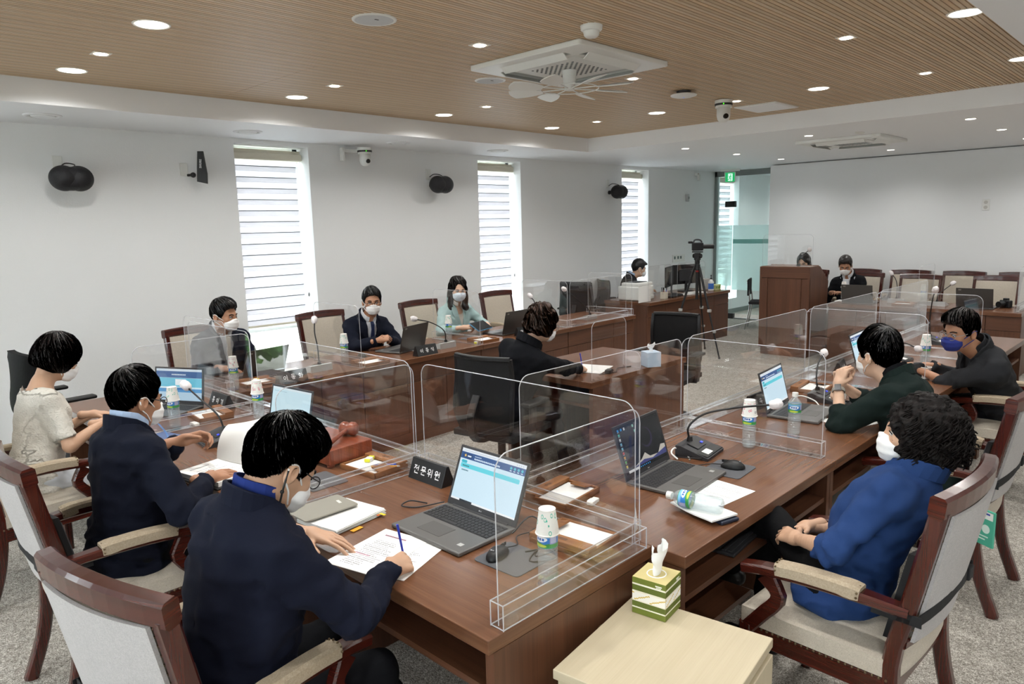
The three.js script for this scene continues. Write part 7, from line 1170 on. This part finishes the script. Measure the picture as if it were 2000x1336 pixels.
person({ label: 'person with short brown hair and dark jacket writing at the centre desk', near: 1, fem: true, skin: 'c', pel: [3.46, 0.57, -3.5], nb: [3.6, 1.05, -3.38], head: [3.68, 1.18, -3.33], ta: 6, ha: -2, hp: 24,
  R: { w: [4.09, 0.79, -3.33], p: 'pen', hd: [0.85, -0.1, -0.3], hn: [-0.1, 0.8, 0.5], hint: [0, -0.6, 0.8] }, L: { w: [3.98, 0.79, -3.62], p: 'flat', hd: [0.8, -0.1, 0.3] }, hair: { k: 'wavy', m: 'brown', lay: 1700 }, mask: 'kf', glasses: 'metal', cloth: { top: 'blackish', v: 0, collar: 1, leg: 'dark', fold: 0.011 } });
person({ label: 'person in grey suit sitting behind the printer at the clerk desk', skin: 'c', pel: [9.2, 0.56, -6.62], nb: [9.27, 1.03, -6.5], head: [9.33, 1.15, -6.42], ta: -40, ha: -32, hp: 14, L: { w: [9.4, 0.8, -6.3] }, R: { w: [9.2, 0.8, -6.2] }, hair: { k: 'short', t: 0.02, m: 'black', fringe: 1 }, mask: 'kf', cloth: { top: 'grey', shirt: 'sky', v: 0.22, leg: 'dark' } });
person({ label: 'person in dark jacket and white mask looking down beside the podium', skin: 'd', pel: [10.78, 0.56, -3.75], nb: [10.66, 1.04, -3.78], head: [10.6, 1.18, -3.8], ta: 180, ha: 196, hp: 26, L: { w: [10.38, 0.8, -3.72] }, R: { w: [10.38, 0.8, -3.9] }, hair: { k: 'short', t: 0.018, m: 'dkbrown', vol: 1 }, mask: 'kf', cloth: { top: 'dark', shirt: 'white', v: 0.12, leg: 'beige' } });
person({ label: 'person with long dark hair sitting behind the podium, only the head showing', fem: true, skin: 'c', pel: [11.12, 0.56, -4.6], nb: [11.04, 1.05, -4.58], head: [11.0, 1.2, -4.56], ta: 180, ha: 184, hp: 24, L: { w: [10.8, 0.66, -4.5] }, R: { w: [10.8, 0.66, -4.66] }, hair: { k: 'long', m: 'black' }, cloth: { top: 'dark', leg: 'dark' } });
const PG = person({ label: 'person in dark green jacket with fists at the chin and a wristwatch', near: 2, skin: 'c', pel: [4.02, 0.57, -0.98], nb: [4.08, 1.0, -1.18], head: [4.09, 1.115, -1.27], ta: 84, ha: 62, hp: 6, hs: 1.02, sc: 0.98,
  L: { w: [3.945, 0.955, -1.42], p: 'fist', hd: [0.3, 0.85, 0.1], hn: [-0.85, 0.2, -0.3], hint: [-0.6, -0.75, -0.2] }, R: { w: [4.1, 0.93, -1.47], p: 'fist', hd: [-0.3, 0.85, 0.1], hn: [0.6, 0.3, -0.6], hint: [0.7, -0.7, -0.2] }, cuff: 0.45, hair: { k: 'short', t: 0.024, m: 'black', low: 0.02, lay: 2800 }, mask: 'kf', cloth: { top: 'green', shirt: 'dark', v: 0.2, leg: 'beige', fold: 0.011 } });
person({ label: 'person in grey suit with round glasses and royal blue mask turned sideways', near: 2, skin: 'd', pel: [5.7, 0.57, -0.96], nb: [5.45, 0.98, -1.1], head: [5.33, 1.1, -1.17], ta: 125, ha: 152, hp: 10, hr: 4, la: 90,
  L: { w: [5.42, 0.82, -1.46], p: 'grip', hd: [-0.1, 0.0, -0.9], hn: [-0.5, 0.8, 0], hint: [-0.6, -0.7, 0.3] }, R: { w: [5.62, 0.8, -1.42], p: 'flat', hd: [-0.3, -0.05, -0.8], hint: [0.5, -0.7, 0.2] }, hair: { k: 'short', t: 0.02, m: 'dkbrown', vol: 1, fringe: 1, lay: 2200 }, mask: 'blue', glasses: 'metal', cloth: { top: 'grey', shirt: 'grey', v: 0.25, leg: 'dark', fold: 0.012 } });
const PB = person({ label: 'person in blue linen shirt with curly black hair, hands clasped in the lap', near: 2, fem: true, skin: 'b', pel: [2.57, 0.56, -0.86], nb: [2.69, 0.985, -0.7], head: [2.735, 1.09, -0.7], ta: 92, ha: 108, hp: -2, fat: 0.98, la: 88,
  L: { w: [2.5, 0.69, -1.02], p: 'relax', hd: [0.45, -0.15, -0.8], hn: [-0.5, 0.8, -0.1], hint: [-1, -0.25, 0.3] }, R: { w: [2.68, 0.67, -1.05], p: 'relax', hd: [-0.75, -0.05, -0.45], hn: [0.2, 0.85, -0.4], hint: [0.8, -0.6, 0.5] },
  knee: [[2.68, 0.66, -1.2], [2.77, 0.56, -1.24]], ank: [[2.76, 0.33, -1.42], [2.76, 0.09, -1.26]], toe: [[0.1, -0.4, -0.9], [0, 0, -1]],
  cuff: 0.3, hair: { k: 'curly', m: 'curl', strands: 900 }, mask: 'kf', cloth: { n: 'shirt', top: 'denim', leg: 'black', loose: 0.02, collar: 1, fold: 0.014 } });
// things they hold or wear
{
  const t = thing('ballpoint_pen', 'blue ballpoint pen in the fingers of the note writer', 'pen', [1.335, 0.752, -1.84]);
  obj('barrel', rod([0.0, 0.0, 0], [-0.015, 0.14, -0.012], 0.0035, 0.0042), std(0x2a3fc0, 0.35), t); obj('clip', rod([-0.008, 0.09, -0.013], [-0.012, 0.138, -0.016], 0.0015), std(0x1c2c90, 0.4), t);
  const u = thing('ballpoint_pen', 'blue ballpoint pen in the fingers of the brown haired woman', 'pen', [4.17, 0.753, -3.37]); obj('barrel', rod([0, 0, 0], [-0.02, 0.14, -0.01], 0.0035, 0.0042), std(0x2a3fc0, 0.35), u); obj('clip', rod([-0.01, 0.09, -0.012], [-0.016, 0.138, -0.013], 0.0015), std(0x1c2c90, 0.4), u);
  const w = thing('ballpoint_pen', 'dark blue pen by the hand of the woman in lace', 'pen', [1.36, UP + 0.006, -4.68], 20); obj('barrel', rotZ(cyl(0.004, 0.004, 0.13, 0, 0, 0, 10), 90), std(0x23307a, 0.4), w); obj('tip', rotZ(cyl(0.004, 0.001, 0.014, 0, 0, 0, 10), -90).translate(0.072, 0, 0), M.silver, w);
  const b = thing('tablet_cover', 'blue tablet held by the mint jacket woman', 'tablet', [5.02, 0.84, -5.4], 6); b.rotation.x = 0.5; obj('plate', rb(0.22, 0.008, 0.15, 0.004), std(0x3f86b0, 0.5), b); obj('screen_glass', rb(0.21, 0.002, 0.14, 0.001, 0, 0.005, 0), M.blackGloss, b);
  // wristwatch on the left wrist of the green jacket
  const A = PG.A.L, d = v3.norm(v3.sub(A.wr, A.el)), c = v3.mix(A.el, A.wr, 0.86), q = new THREE.Quaternion().setFromUnitVectors(V(0, 1, 0), V(...d)), wb = PG.f.base, k = thing('wristwatch', 'smart watch with woven strap on the green jacket man\'s wrist', 'watch', [c[0] + wb[0], c[1], c[2] + wb[2]]);
  obj('strap', new THREE.TorusGeometry(0.0305, 0.004, 8, 36).scale(1, 1, 3).rotateX(PI / 2).applyQuaternion(q), std(0x8f8a80, 0.6), k);
  const o = v3.norm(v3.sub([-0.8, 0, 0.25], v3.mul(d, v3.dot([-0.8, 0, 0.25], d)))), g = rb(0.034, 0.04, 0.011, 0.004); g.applyMatrix4(new THREE.Matrix4().makeBasis(V(...v3.cross(d, o)), V(...d), V(...o))); obj('case', g.clone().translate(o[0] * 0.034, o[1] * 0.034, o[2] * 0.034), M.alu, k); const gg = rb(0.03, 0.036, 0.003, 0.001); gg.applyMatrix4(new THREE.Matrix4().makeBasis(V(...v3.cross(d, o)), V(...d), V(...o))); obj('display', gg.translate(o[0] * 0.0395, o[1] * 0.0395, o[2] * 0.0395), M.blackGloss, k);
}

P3.local('mask_cord', [tube([[0.088, -0.005, 0.034], [0.086, -0.05, 0.02], [0.07, -0.1, -0.01], [0.06, -0.15, -0.03], [0.05, -0.2, -0.02]], 0.003, 6), sph(0.006, 0.082, -0.062, 0.014, 1, 1, 1, 10)], M.black);
scene.traverse((o) => { if (o.isMesh) { o.castShadow = true; o.receiveShadow = true; } });
renderer.render(scene, camera);
